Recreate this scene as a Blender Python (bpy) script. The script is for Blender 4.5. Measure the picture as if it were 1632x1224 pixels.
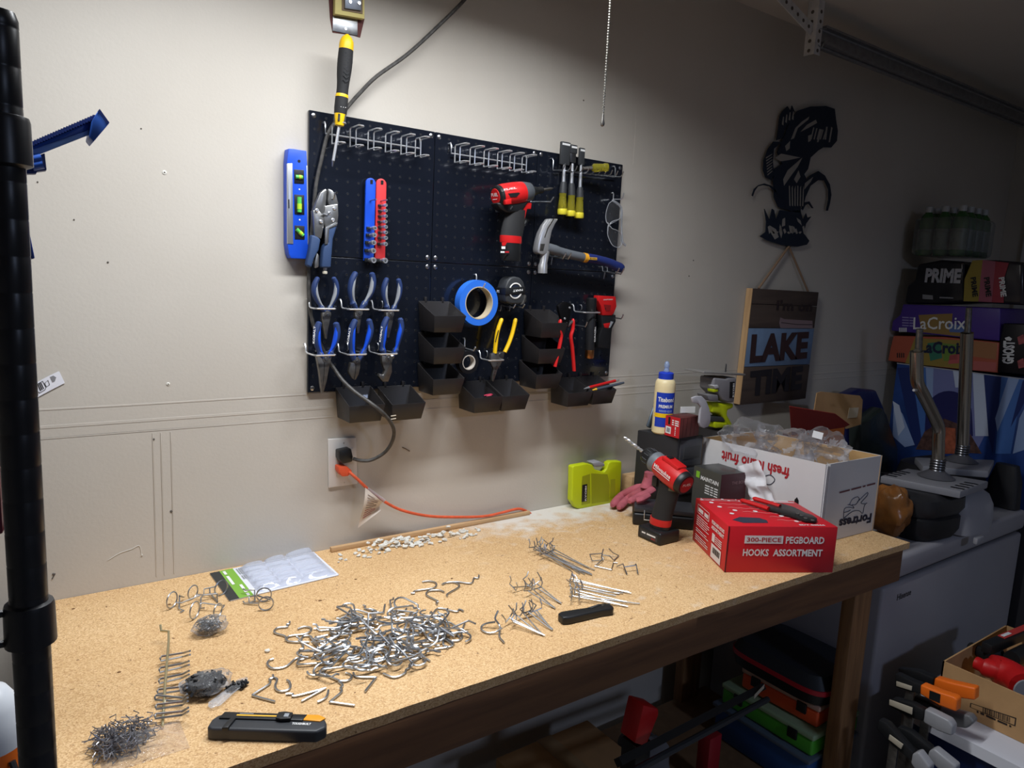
import bpy, bmesh, math, random
from mathutils import Vector as V, Matrix as MX, Euler, noise
random.seed(11)
for o in list(bpy.data.objects): bpy.data.objects.remove(o)
SC = bpy.context.scene
COL = SC.collection
PI = math.pi

# ------------------------------------------------------------------ camera
CAM = V((-0.5535, -1.5568, 1.5825))
FPX = 1146.4
RX = V((0.816, -0.576, 0.047)).normalized()
FW = V((0.576, 0.804, -0.149)); FW = (FW - RX*FW.dot(RX)).normalized()
DN = FW.cross(RX)
cd = bpy.data.cameras.new('camera'); cam = bpy.data.objects.new('camera', cd); COL.objects.link(cam)
cd.sensor_width = 36.0; cd.lens = FPX/1632*36; cd.clip_start = .02; cd.clip_end = 60
up = -DN; bk = -FW
cam.matrix_world = MX(((RX.x, up.x, bk.x, CAM.x), (RX.y, up.y, bk.y, CAM.y), (RX.z, up.z, bk.z, CAM.z), (0, 0, 0, 1)))
SC.camera = cam

# ------------------------------------------------------------------ world, lamp light, exposure
w = bpy.data.worlds.new('world'); SC.world = w; w.use_nodes = True
w.node_tree.nodes['Background'].inputs[0].default_value = (.8, .85, 1, 1)
w.node_tree.nodes['Background'].inputs[1].default_value = .02
vs = SC.view_settings
vs.view_transform = 'Standard'; vs.look = 'None'; vs.gamma = 1; vs.use_curve_mapping = False
vs.exposure = 0.0
LAMP = V((.03, -.54, 2.33)); LAMPL = 1.18
def area(name, loc, rot, sx, sy, power, col=(1, 1, 1), spread=PI):
    l = bpy.data.lights.new(name, 'AREA'); l.shape = 'RECTANGLE'; l.size = sx; l.size_y = sy
    l.energy = power; l.color = col; l.spread = spread
    o = bpy.data.objects.new(name, l); COL.objects.link(o); o.location = loc; o.rotation_euler = rot
    return o
area('shop_light_tubes', LAMP + V((0, 0, -.004)), (0, 0, 0), LAMPL, .09, 22.5, (.93, .965, 1), math.radians(152))
# dim blue fill light added behind the camera to lift the ambient
area('added_fill_light', (.8, -3.6, 2.37), (0, 0, 0), .3, .3, 25, (.58, .70, 1))

# ------------------------------------------------------------------ pixel rays (1632x1224 frame) onto real planes
def ray(u, v): return (RX*((u-816)/FPX) + DN*((v-612)/FPX) + FW).normalized()
def onY(u, v, y=0.): d = ray(u, v); return CAM + d*((y-CAM.y)/d.y)
def onZ(u, v, z): d = ray(u, v); return CAM + d*((z-CAM.z)/d.z)
def onX(u, v, x): d = ray(u, v); return CAM + d*((x-CAM.x)/d.x)
class ZF:
    def __init__(s, x0, y0, k): s.a = (x0, y0, k)
    def __call__(s, x, y): return (s.a[0]+x/s.a[2], s.a[1]+y/s.a[2])
    def Y(s, x, y, d=0.): return onY(*s(x, y), d)
    def Z(s, x, y, d): return onZ(*s(x, y), d)
    def X(s, x, y, d): return onX(*s(x, y), d)
PX = ZF(0, 0, 1)
Z1 = ZF(440, 160, 4.37); Z2 = ZF(680, 200, 4.8); Z3 = ZF(480, 410, 4.371); Z4 = ZF(700, 420, 4.897); Z5 = ZF(0, 0, 2.55)
Z6 = ZF(480, 0, 4.371); Z7 = ZF(500, 560, 3.825); Z8 = ZF(880, 560, 3.825)
A1 = ZF(1080, 600, 3.6); A2 = ZF(1380, 300, 3.825); A3 = ZF(1380, 580, 3.825); A4 = ZF(1150, 140, 2.352); A5 = ZF(1200, 0, 3.778)
A6 = ZF(1380, 860, 3.361); A7 = ZF(960, 960, 3.548); A8 = ZF(0, 560, 1.843)
B1 = ZF(240, 860, 5.1); B2 = ZF(120, 980, 3.709); B3 = ZF(400, 900, 4.295); B4 = ZF(740, 840, 5.1); B5 = ZF(1080, 780, 5.44); B6 = ZF(980, 680, 6.12)
C4 = ZF(1380, 1020, 6.); C5 = ZF(880, 220, 9.415); C6 = ZF(560, 270, 7.65); C7 = ZF(1100, 570, 9.42); D8 = ZF(1100, 680, 5.44); G1 = ZF(880, 720, 12.24)

# ------------------------------------------------------------------ materials
def lin(c): return tuple(((x/255)/12.92 if x/255 <= .04045 else ((x/255+.055)/1.055)**2.4) for x in c)
MATS = {}
def mat(name, rgb, rough=.5, metal=0., var=0., vscale=30, bump=0., bscale=200, rgb2=None, coat=0., spec=.5, trans=0., ior=1.45, emit=0.):
    if name in MATS: return MATS[name]
    m = bpy.data.materials.new(name); m.use_nodes = True; nt = m.node_tree; p = nt.nodes['Principled BSDF']
    c = lin(rgb); p.inputs['Base Color'].default_value = (*c, 1); p.inputs['Roughness'].default_value = rough
    p.inputs['Metallic'].default_value = metal; p.inputs['Specular IOR Level'].default_value = spec
    p.inputs['Coat Weight'].default_value = coat; p.inputs['Transmission Weight'].default_value = trans; p.inputs['IOR'].default_value = ior
    if emit: p.inputs['Emission Color'].default_value = (*c, 1); p.inputs['Emission Strength'].default_value = emit
    if var or bump or rgb2:
        tc = nt.nodes.new('ShaderNodeTexCoord')
    if var or rgb2:
        n = nt.nodes.new('ShaderNodeTexNoise'); n.inputs['Scale'].default_value = vscale; n.inputs['Detail'].default_value = 5
        nt.links.new(tc.outputs['Object'], n.inputs['Vector'])
        r = nt.nodes.new('ShaderNodeValToRGB'); nt.links.new(n.outputs['Fac'], r.inputs[0])
        a = c; b = lin(rgb2) if rgb2 else tuple(min(1, x*(1+var)) for x in c)
        a = a if rgb2 else tuple(x*(1-var) for x in c)
        r.color_ramp.elements[0].color = (*a, 1); r.color_ramp.elements[1].color = (*b, 1)
        r.color_ramp.elements[0].position = .35; r.color_ramp.elements[1].position = .65
        nt.links.new(r.outputs[0], p.inputs['Base Color'])
    if bump:
        n2 = nt.nodes.new('ShaderNodeTexNoise'); n2.inputs['Scale'].default_value = bscale; n2.inputs['Detail'].default_value = 4
        nt.links.new(tc.outputs['Object'], n2.inputs['Vector'])
        b = nt.nodes.new('ShaderNodeBump'); b.inputs['Strength'].default_value = bump; b.inputs['Distance'].default_value = .002
        nt.links.new(n2.outputs['Fac'], b.inputs['Height']); nt.links.new(b.outputs[0], p.inputs['Normal'])
    MATS[name] = m; return m
def film(name, tint=(235, 238, 240), fac=.16, rough=.12, bump=.6, bscale=60):
    if name in MATS: return MATS[name]
    m = bpy.data.materials.new(name); m.use_nodes = True; nt = m.node_tree
    for n in list(nt.nodes):
        if n.type != 'OUTPUT_MATERIAL': nt.nodes.remove(n)
    out = nt.nodes['Material Output']
    t = nt.nodes.new('ShaderNodeBsdfTransparent'); t.inputs[0].default_value = (*lin(tint), 1)
    g = nt.nodes.new('ShaderNodeBsdfPrincipled'); g.inputs['Base Color'].default_value = (*lin((225, 225, 228)), 1); g.inputs['Roughness'].default_value = rough
    g.inputs['Specular IOR Level'].default_value = 1.
    tc = nt.nodes.new('ShaderNodeTexCoord'); n = nt.nodes.new('ShaderNodeTexNoise'); n.inputs['Scale'].default_value = bscale; n.inputs['Detail'].default_value = 3
    nt.links.new(tc.outputs['Object'], n.inputs['Vector'])
    b = nt.nodes.new('ShaderNodeBump'); b.inputs['Strength'].default_value = bump; b.inputs['Distance'].default_value = .006
    nt.links.new(n.outputs['Fac'], b.inputs['Height']); nt.links.new(b.outputs[0], g.inputs['Normal'])
    fr = nt.nodes.new('ShaderNodeLayerWeight'); fr.inputs[0].default_value = .35; nt.links.new(b.outputs[0], fr.inputs['Normal'])
    mm = nt.nodes.new('ShaderNodeMath'); mm.operation = 'MULTIPLY_ADD'; mm.inputs[1].default_value = .5; mm.inputs[2].default_value = fac
    nt.links.new(fr.outputs['Fresnel'], mm.inputs[0])
    mx = nt.nodes.new('ShaderNodeMixShader'); nt.links.new(mm.outputs[0], mx.inputs[0]); nt.links.new(t.outputs[0], mx.inputs[1]); nt.links.new(g.outputs[0], mx.inputs[2])
    nt.links.new(mx.outputs[0], out.inputs[0]); MATS[name] = m; return m
def wood(name, c1, c2, axis=0, scale=9, rough=.7):
    if name in MATS: return MATS[name]
    m = bpy.data.materials.new(name); m.use_nodes = True; nt = m.node_tree; p = nt.nodes['Principled BSDF']
    tc = nt.nodes.new('ShaderNodeTexCoord'); mp = nt.nodes.new('ShaderNodeMapping')
    s = [scale*4]*3; s[axis] = scale*.25; mp.inputs['Scale'].default_value = s
    n = nt.nodes.new('ShaderNodeTexNoise'); n.inputs['Scale'].default_value = 1.5; n.inputs['Detail'].default_value = 6; n.inputs['Distortion'].default_value = .6
    nt.links.new(tc.outputs['Object'], mp.inputs[0]); nt.links.new(mp.outputs[0], n.inputs['Vector'])
    r = nt.nodes.new('ShaderNodeValToRGB'); r.color_ramp.elements[0].position = .3; r.color_ramp.elements[1].position = .7
    r.color_ramp.elements[0].color = (*lin(c1), 1); r.color_ramp.elements[1].color = (*lin(c2), 1)
    nt.links.new(n.outputs['Fac'], r.inputs[0]); nt.links.new(r.outputs[0], p.inputs['Base Color']); p.inputs['Roughness'].default_value = rough
    b = nt.nodes.new('ShaderNodeBump'); b.inputs['Strength'].default_value = .2; b.inputs['Distance'].default_value = .002
    nt.links.new(n.outputs['Fac'], b.inputs['Height']); nt.links.new(b.outputs[0], p.inputs['Normal'])
    MATS[name] = m; return m

BLK = mat('black_plastic', (26, 27, 29), .42); DGR = mat('dark_grey_plastic', (52, 54, 57), .5); RUB = mat('black_rubber', (32, 32, 34), .75)
RED = mat('red_plastic', (196, 28, 30), .4); DRED = mat('red_ink', (178, 24, 34), .6); BLU = mat('blue_plastic', (20, 76, 204), .42); NAVY = mat('navy_grip', (34, 54, 100), .6)
GRY = mat('grey_grip', (140, 144, 150), .55); CHR = mat('chrome', (226, 228, 232), .28, .8); ZNC = mat('zinc_wire', (176, 180, 186), .32, .95)
STL = mat('brushed_steel', (150, 152, 155), .35, 1., var=.15, vscale=60); DST = mat('dark_steel', (122, 119, 115), .4, .9, var=.2, vscale=80)
WHT = mat('white_print', (226, 226, 226), .6); YEL = mat('yellow_plastic', (236, 190, 22), .42); ORGM = mat('orange_plastic', (238, 112, 28), .42)
LIME = mat('lime_plastic', (190, 204, 20), .45); PAPER = mat('white_paper', (228, 228, 232), .8, bump=.3, bscale=90); CARD = mat('cardboard', (186, 146, 100), .85, var=.07, vscale=14, bump=.1, bscale=300)
GOLD = mat('gold_print', (228, 176, 60), .5); COPPER = mat('copper', (190, 128, 78), .32, 1.)

# ------------------------------------------------------------------ mesh builder (world coordinates)
class B:
    def __init__(s, M=None): s.v = []; s.f = []; s.M = M
    def add(s, vs, fs):
        n = len(s.v)
        s.v += [(s.M @ V(p)) if s.M else V(p) for p in vs]; s.f += [tuple(i+n for i in f) for f in fs]; return s
    def box(s, c, d, r=None, top=None):
        x, y, z = d[0]/2, d[1]/2, d[2]/2; t = top or (1, 1)
        p = [V((i*x*(t[0] if k > 0 else 1), j*y*(t[1] if k > 0 else 1), k*z)) for k in (-1, 1) for j in (-1, 1) for i in (-1, 1)]
        if r is not None:
            m = r if isinstance(r, MX) else Euler(r).to_matrix()
            p = [m @ q for q in p]
        return s.add([q+V(c) for q in p], [(0, 2, 3, 1), (4, 5, 7, 6), (0, 1, 5, 4), (2, 6, 7, 3), (0, 4, 6, 2), (1, 3, 7, 5)])
    def tube(s, pts, r, n=8, closed=False, flat=None, fdir=None):
        pts = [V(p) for p in pts]; k = len(pts)
        rr = r if isinstance(r, (list, tuple)) else [r]*k
        vs = []; fs = []; u = None
        for i in range(k):
            a = pts[(i-1) % k] if (closed or i > 0) else pts[i]; b = pts[(i+1) % k] if (closed or i < k-1) else pts[i]
            t = (b-a)
            if t.length < 1e-9: t = V((0, 0, 1))
            t.normalize()
            if u is None:
                h = fdir or (V((0, 0, 1)) if abs(t.z) < .9 else V((1, 0, 0))); u = V(h)
            u = u - t*u.dot(t)
            if u.length < 1e-6: u = t.orthogonal()
            u.normalize(); w_ = t.cross(u)
            for j in range(n):
                a_ = 2*PI*j/n; vs.append(pts[i] + u*(math.cos(a_)*rr[i]*(flat or 1)) + w_*(math.sin(a_)*rr[i]))
        for i in range(k if closed else k-1):
            for j in range(n):
                fs.append((i*n+j, i*n+(j+1) % n, ((i+1) % k)*n+(j+1) % n, ((i+1) % k)*n+j))
        if not closed: fs += [tuple(range(n))[::-1], tuple((k-1)*n+j for j in range(n))]
        return s.add(vs, fs)
    def lathe(s, prof, o=(0, 0, 0), ax=(0, 0, 1), n=24, a0=0., a1=2*PI, ref=None):
        ax = V(ax).normalized(); u = V(ref) if ref else (V((1, 0, 0)) if abs(ax.x) < .9 else V((0, 1, 0)))
        u = (u-ax*u.dot(ax)).normalized(); w_ = ax.cross(u); o = V(o)
        full = abs(a1-a0-2*PI) < 1e-6; m = n if full else n+1; vs = []; fs = []
        for r, h in prof:
            for j in range(m):
                a = a0+(a1-a0)*j/n; vs.append(o+ax*h+(u*math.cos(a)+w_*math.sin(a))*max(r, 1e-5))
        for i in range(len(prof)-1):
            for j in range(n):
                j2 = (j+1) % m if full else j+1
                fs.append((i*m+j, i*m+j2, (i+1)*m+j2, (i+1)*m+j))
        if full and prof[0] != prof[-1]:
            if prof[0][0] > 1e-4: fs.append(tuple(range(m))[::-1])
            if prof[-1][0] > 1e-4: fs.append(tuple((len(prof)-1)*m+j for j in range(m)))
        return s.add(vs, fs)
    def cyl(s, a, b, r, n=16, r2=None):
        a = V(a); b = V(b); return s.lathe([(r, 0), (r2 if r2 is not None else r, (b-a).length)], a, b-a, n)
    def prism(s, pts, d):
        """closed loop of world points extruded by vector d"""
        d = V(d); n = len(pts); pts = [V(p) for p in pts]
        return s.add(pts+[p+d for p in pts], [tuple(range(n)), tuple(range(2*n-1, n-1, -1))]+[(i, i+n, (i+1) % n+n, (i+1) % n) for i in range(n)])
    def slab(s, zf, pts, y0, y1):
        """outline read off the photo, standing at depth y0 in front of the wall, thickness up to y1"""
        return s.prism([zf.Y(x, y, y0) for x, y in pts], (0, y1-y0, 0))
    def loft(s, rings, cap=True):
        n = len(rings[0]); vs = [p for r in rings for p in r]; fs = []
        for i in range(len(rings)-1):
            for j in range(n): fs.append((i*n+j, i*n+(j+1) % n, (i+1)*n+(j+1) % n, (i+1)*n+j))
        if cap: fs += [tuple(range(n))[::-1], tuple((len(rings)-1)*n+j for j in range(n))]
        return s.add(vs, fs)
    def grid(s, fn, nu, nv):
        vs = [fn(i/nu, j/nv) for j in range(nv+1) for i in range(nu+1)]
        return s.add(vs, [(j*(nu+1)+i, j*(nu+1)+i+1, (j+1)*(nu+1)+i+1, (j+1)*(nu+1)+i) for j in range(nv) for i in range(nu)])
    def blob(s, c, r, seed=0, amp=.25, freq=1.5, n=12, m=8):
        c = V(c); r = V(r) if not isinstance(r, (int, float)) else V((r, r, r)); vs = []
        for j in range(m+1):
            th = PI*j/m
            for i in range(n):
                ph = 2*PI*i/n; d = V((math.sin(th)*math.cos(ph), math.sin(th)*math.sin(ph), math.cos(th)))
                k = 1+amp*noise.noise(d*freq+V((seed*7.3, seed*3.1, seed))); vs.append(c+V((d.x*r.x*k, d.y*r.y*k, d.z*r.z*k)))
        return s.add(vs, [(j*n+i, j*n+(i+1) % n, (j+1)*n+(i+1) % n, (j+1)*n+i) for j in range(m) for i in range(n)])
    def mesh(s, name, m, bevel=0., seg=2, smooth=True, org=V((0, 0, 0)), ang=35, flip=True):
        me = bpy.data.meshes.new(name); me.from_pydata([tuple(p-org) for p in s.v], [], s.f); 
        bm = bmesh.new(); bm.from_mesh(me); bmesh.ops.remove_doubles(bm, verts=bm.verts, dist=1e-6)
        if flip: bmesh.ops.recalc_face_normals(bm, faces=bm.faces)
        if bevel:
            es = [e for e in bm.edges if len(e.link_faces) == 2 and e.calc_face_angle(0) > math.radians(28)]
            bmesh.ops.bevel(bm, geom=es, offset=bevel, segments=seg, profile=.5, affect='EDGES', clamp_overlap=True)
        bm.to_mesh(me); bm.free(); me.materials.append(m)
        if smooth:
            for p in me.polygons: p.use_smooth = True
            me.set_sharp_from_angle(angle=math.radians(ang))
        return me
    def build(s, name, m, parent=None, **k):
        org = ORG.get(parent.name, V((0, 0, 0))) if parent else V((0, 0, 0))
        o = bpy.data.objects.new(name, s.mesh(name, m, org=org, **k)); COL.objects.link(o)
        if parent: o.parent = parent; ORG[o.name] = org
        return o
ORG = {}
def tag(o, label=None, cat=None, group=None, kind=None):
    if label: o['label'] = label
    if cat: o['category'] = cat
    if group: o['group'] = group
    if kind: o['kind'] = kind
    return o
def thing(name, label, cat, loc, group=None):
    o = bpy.data.objects.new(name, None); COL.objects.link(o); o.location = V(loc); o.empty_display_size = .02
    ORG[o.name] = V(loc); return tag(o, label, cat, group)
def one(b, name, m, label, cat, group=None, **k):
    """a thing that is one mesh, its origin at its base"""
    xs = [p.x for p in b.v]; ys = [p.y for p in b.v]; zs = [p.z for p in b.v]
    org = V(((min(xs)+max(xs))/2, (min(ys)+max(ys))/2, min(zs)))
    o = bpy.data.objects.new(name, b.mesh(name, m, org=org, **k)); COL.objects.link(o); o.location = org; ORG[o.name] = org
    return tag(o, label, cat, group)
def copy_tree(o, parent=None):
    c = o.copy(); COL.objects.link(c); ORG[c.name] = ORG.get(o.name, V((0, 0, 0)))
    if parent: c.parent = parent
    for ch in list(o.children): copy_tree(ch, c)
    return c
def struct(o): o['kind'] = 'structure'; return o
def frame(A, Bp, n):
    X = (V(Bp)-V(A)).normalized(); N = V(n); N = (N-X*N.dot(X)).normalized(); Y = N.cross(X)
    return X, Y, N
def text(s, A, Bp, n, m, parent, hgt=None, name='lettering', bold=0., thick=.0003, bend=None, lift=.0006):
    """lettering running from A to B on a surface of normal n; fitted to |AB|, cap height hgt; a leading ~ draws unreadable fine print as word blocks"""
    if s[0] == '~':
        A = V(A); Bp = V(Bp); X, Y, N = frame(A, Bp, n); L = (Bp-A).length; b = B(); k = 0; T = len(s)-1; h = hgt or L/T
        for wd in s[1:].split(' '):
            p = A+X*(L*k/T)+N*lift; q = A+X*(L*(k+len(wd))/T)+N*lift; b.add([p, q, q+Y*h*.8, p+Y*h*.8], [(0, 1, 2, 3)]); k += len(wd)+1
        return b.build('print_line', m, parent, smooth=False, flip=False)
    cu = bpy.data.curves.new('t', 'FONT'); cu.body = s; cu.size = 1; cu.offset = bold; cu.extrude = 0; cu.resolution_u = 2
    ob = bpy.data.objects.new('t', cu); me0 = ob.to_mesh()
    vs = [V(v.co) for v in me0.vertices]; fs = [tuple(p.vertices) for p in me0.polygons]
    ob.to_mesh_clear(); bpy.data.objects.remove(ob); bpy.data.curves.remove(cu)
    if not vs: return None
    x0 = min(v.x for v in vs); x1 = max(v.x for v in vs)
    A = V(A); Bp = V(Bp); X, Y, N = frame(A, Bp, n); L = (Bp-A).length; sx = L/(x1-x0); sy = (hgt/.72) if hgt else sx
    out = []
    for v in vs:
        x = (v.x-x0)*sx; y = v.y*sy
        if bend:
            a = (x-L/2)/bend; out.append(A+X*(L/2+math.sin(a)*bend)+Y*y+N*(lift-(1-math.cos(a))*bend))
        else: out.append(A+X*x+Y*y+N*lift)
    b = B(); b.v = out; b.f = fs
    return b.build(name, m, parent, smooth=False, flip=False)
def patch(pts, n, m, parent, name, lift=.0005, thick=.0003):
    n = V(n).normalized(); return B().prism([V(p)+n*lift for p in pts], n*(-thick*.9)).build(name, m, parent, smooth=False)
def quadp(A, Bp, n, m, parent, name, h, lift=.0005):
    X, Y, N = frame(A, Bp, n); return patch([A, Bp, V(Bp)+Y*h, V(A)+Y*h], N, m, parent, name, lift)
def arc(c, r, a0, a1, n, ax1=V((1, 0, 0)), ax2=V((0, 0, 1))):
    return [V(c)+V(ax1)*(r*math.cos(a0+(a1-a0)*i/n))+V(ax2)*(r*math.sin(a0+(a1-a0)*i/n)) for i in range(n+1)]
def smooth(pts, k=4):
    pts = [V(p) for p in pts]; out = []
    for i in range(len(pts)-1):
        p0 = pts[max(i-1, 0)]; p1 = pts[i]; p2 = pts[i+1]; p3 = pts[min(i+2, len(pts)-1)]
        for j in range(k):
            t = j/k; out.append(.5*((2*p1)+(p2-p0)*t+(2*p0-5*p1+4*p2-p3)*t*t+(3*p1-p0-3*p2+p3)*t**3))
    return out+[pts[-1]]
FRONT = V((0, -1, 0)); UPZ = V((0, 0, 1))
WALL = .010          # wall plane; pegboard faces stand at y = 0
BENCH = .920
# ================================================================== setting
def wall_mat():
    m = bpy.data.materials.new('greige_wall_paint'); m.use_nodes = True; nt = m.node_tree; p = nt.nodes['Principled BSDF']
    tc = nt.nodes.new('ShaderNodeTexCoord')
    n1 = nt.nodes.new('ShaderNodeTexNoise'); n1.inputs['Scale'].default_value = 2.2; n1.inputs['Detail'].default_value = 6
    n2 = nt.nodes.new('ShaderNodeTexNoise'); n2.inputs['Scale'].default_value = 170; n2.inputs['Detail'].default_value = 3
    r = nt.nodes.new('ShaderNodeValToRGB'); r.color_ramp.elements[0].position = .3; r.color_ramp.elements[1].position = .7
    r.color_ramp.elements[0].color = (*lin((187, 180, 170)), 1); r.color_ramp.elements[1].color = (*lin((195, 189, 180)), 1)
    for n in (n1, n2): nt.links.new(tc.outputs['Object'], n.inputs['Vector'])
    nt.links.new(n1.outputs['Fac'], r.inputs[0]); nt.links.new(r.outputs[0], p.inputs['Base Color'])
    b = nt.nodes.new('ShaderNodeBump'); b.inputs['Strength'].default_value = .12; b.inputs['Distance'].default_value = .002
    nt.links.new(n2.outputs['Fac'], b.inputs['Height']); nt.links.new(b.outputs[0], p.inputs['Normal']); p.inputs['Roughness'].default_value = .62
    return m
WM = wall_mat()
X0, X1, Y0, CEIL = -2.2, 3.5, -5.6, 2.455
wb = struct(B().box(((X0+X1)/2, WALL+.05, CEIL/2), (X1-X0+.2, .1, CEIL)).build('wall_back', WM, smooth=False))
struct(B().box((X1+.05, (Y0+WALL)/2, CEIL/2), (.1, WALL-Y0, CEIL)).build('wall_right', WM, smooth=False))
struct(B().box((X0-.05, (Y0+WALL)/2, CEIL/2), (.1, WALL-Y0, CEIL)).build('wall_left', WM, smooth=False))
struct(B().box(((X0+X1)/2, Y0-.05, CEIL/2), (X1-X0+.2, .1, CEIL)).build('wall_front', WM, smooth=False))
struct(B().box(((X0+X1)/2, (Y0+WALL)/2, CEIL+.05), (X1-X0+.2, WALL-Y0+.2, .1)).build('ceiling', mat('ceiling_paint', (190, 186, 180), .8, var=.03, vscale=3, bump=.15, bscale=120), smooth=False))
struct(B().box(((X0+X1)/2, (Y0+WALL)/2, -.05), (X1-X0+.2, WALL-Y0+.2, .1)).build('floor', mat('concrete_floor', (128, 124, 118), .8, var=.12, vscale=5, bump=.2, bscale=60), smooth=False))
struct(B().box((3.49, -.12, 1.15), (.02, .06, 2.3)).build('trim_1', mat('trim_paint', (200, 198, 195), .5)))
# drywall joints: taped bands slightly proud of the wall
def seam(pts, wd, t, name='drywall_joint'):
    b = B()
    for i in range(len(pts)-1):
        a = V(pts[i]); c = V(pts[i+1]); d = (c-a).normalized(); s = V((-d.z, 0, d.x))*wd/2
        b.prism([a-s, c-s, c+s, a+s], (0, -t, 0))
    return b.build(name, WM, wb, bevel=.0004, seg=1)
def wl(y, *px): return [onY(u, v, y) for u, v in px]
for z0, wd in ((1.296, .0035), (1.262, .006), (1.240, .003)):
    xs = [-2.1+.35*i for i in range(17)]
    seam([(x, WALL, z0+.0025*noise.noise(V((x*1.7, z0*9, 0)))) for x in xs], wd, .0006)
for u in (245, 258, 274):
    a = onY(u-2, 690, WALL); seam([(a.x, WALL, z) for z in (.93, 1.05, 1.15, 1.235)], .002, .001)
seam([onY(1015, 150, WALL), onY(1013, 200, WALL), onY(1009, 262, WALL)], .0015, .0008)
PUT = mat('white_putty', (214, 212, 204), .8, bump=.5, bscale=60); HOLE = mat('dark_hole', (92, 86, 80), .9)
for u, v, r in ((262, 275, .006), (268, 612, .005), (930, 160, .003), (1105, 415, .003), (273, 815, .004), (1098, 440, .003), (60, 290, .002), (118, 350, .002), (245, 700, .003), (172, 418, .0025), (225, 205, .002), (85, 915, .003)):
    r *= .75; p = onY(u, v, WALL); b = B().lathe([(r, 0), (r*.8, .0012), (r*.35, .0016)], p, (0, -1, 0), 8)
    sp = b.build('spackle_spot', PUT if r > .0034 else HOLE, wb)
    if r > .003: B().lathe([(r*.35, .0017), (.0001, .002)], p, (0, -1, 0), 8).build('screw_hole', HOLE, sp)
B().tube(smooth([onY(u, v, WALL-.0006) for u, v in ((172, 893), (190, 882), (210, 875), (222, 870), (226, 885))]), [.0006]*16+[.0018], 5).build('scuff', PUT, wb)
B().tube([onY(u, v, WALL-.0006) for u, v in ((641, 713), (646, 715), (653, 719))], .0012, 5).build('scuff', mat('brown_scuff', (110, 92, 74), .8), wb)
B().tube([onY(u, v, WALL-.0006) for u, v in ((83, 923), (88, 914))], .001, 5).build('scuff', HOLE, wb)

# ------------------------------------------------------------------ ceiling lamp (just above the frame) with its pull chain
lp = thing('shop_light', 'long white shop light fixture hung from the ceiling over the bench', 'lamp', (LAMP.x, LAMP.y, 2.26))
LA = mat('lamp_enamel', (225, 225, 225), .4)
b = B(); pr_ = [(-.075, 0), (-.05, .045), (.05, .045), (.075, 0), (.072, -.001), (.048, .042), (-.048, .042), (-.072, -.001)]
b.loft([[V((LAMP.x+x, LAMP.y+a, LAMP.z-.002+z)) for a, z in pr_] for x in (-LAMPL/2-.02, LAMPL/2+.02)]); b.build('reflector', LA, lp, smooth=False)
for dy in (-.024, .024): B().cyl((LAMP.x-LAMPL/2, LAMP.y+dy, LAMP.z+.016), (LAMP.x+LAMPL/2, LAMP.y+dy, LAMP.z+.016), .0125, 12).build('tube', mat('lamp_tube', (255, 252, 246), .4, emit=3.), lp)
for dx in (-.45, .45): B().tube([(LAMP.x+dx, LAMP.y, LAMP.z+.042), (LAMP.x+dx, LAMP.y, CEIL)], .0015, 6).build('hanger_wire', ZNC, lp)
pq = onY(960, 200, LAMP.y); chx = V((pq.x, LAMP.y, 0)); CZ = pq.z
pc = thing('pull_chain', 'thin beaded pull chain hanging with a dark metal knob at its end', 'chain', (chx.x, chx.y, CZ))
b = B(); z = CZ+.018
while z < LAMP.z+.03:
    b.lathe([(.0001, -.0021), (.0021, -.001), (.0021, .001), (.0001, .0021)], (chx.x, chx.y, z), n=6); z += .0046
b.tube([(chx.x, chx.y, CZ+.016), (chx.x, chx.y, LAMP.z+.042)], .0006, 5); tag(b.build('bead_chain', mat('nickel', (200, 198, 190), .25, 1.), pc), kind='stuff')
B().lathe([(.0012, .022), (.0022, .018), (.0026, .010), (.0042, .004), (.0035, .000), (.0005, -.002)], (chx.x, chx.y, CZ), n=12).build('knob', DST, pc)

gl_ = thing('fill_light_fixture', 'round ceiling fixture added for the unseen fill light behind the camera', 'lamp', (.8, -3.6, 2.38))  # made-up fixture, out of view, that houses the added fill light
B().lathe([(.17, 2.375), (.18, 2.40), (.18, 2.454)], (.8, -3.6, 0), n=28).build('housing', WHT, gl_)
B().lathe([(.165, 2.374), (.0001, 2.3745)], (.8, -3.6, 0), n=28).build('diffuser', mat('fill_diffuser', (200, 215, 255), .4, emit=2.), gl_)
# ------------------------------------------------------------------ garage door track and its perforated hanger
GAL = mat('galvanised_steel', (150, 150, 154), .4, .8, var=.12, vscale=40)
ty = -.15
tr = thing('door_track', 'long galvanised garage door track running along the ceiling into the dark corner', 'track', (1.58, ty, 2.33))
pf = [(0, 2.335), (-.022, 2.335), (-.022, 2.342), (-.006, 2.342), (-.003, 2.345), (-.003, 2.378), (-.006, 2.382), (-.022, 2.382), (-.022, 2.389), (0, 2.389)]
b = B(); b.loft([[V((x, ty+a, z)) for a, z in pf] for x in (1.565, 3.44)]); b.build('channel', GAL, tr)
b = B(); b.box((2.5, ty+.004, 2.331), (1.9, .016, .006)); b.build('flange', GAL, tr, bevel=.001)
GAL = mat('lit_galvanised', (206, 206, 208), .45, .3, var=.1, vscale=40)  # lit copy of the track steel: brightness from the lamp put into its colour
hg = thing('track_hanger', 'perforated galvanised angle bracket hanging from the ceiling at the track end', 'bracket', (1.555, ty, 2.32))
pb = onY(1290, 88, ty); zt = CEIL
b = B(); b.box((pb.x-.004, ty, (pb.z+zt)/2), (.003, .034, zt-pb.z)); b.build('angle_strip', GAL, hg)
b = B(); b.box((pb.x+.010, ty-.017, (pb.z+zt)/2), (.030, .003, zt-pb.z)); fl = b.build('angle_strip', GAL, hg)
zz = pb.z+.012
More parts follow.
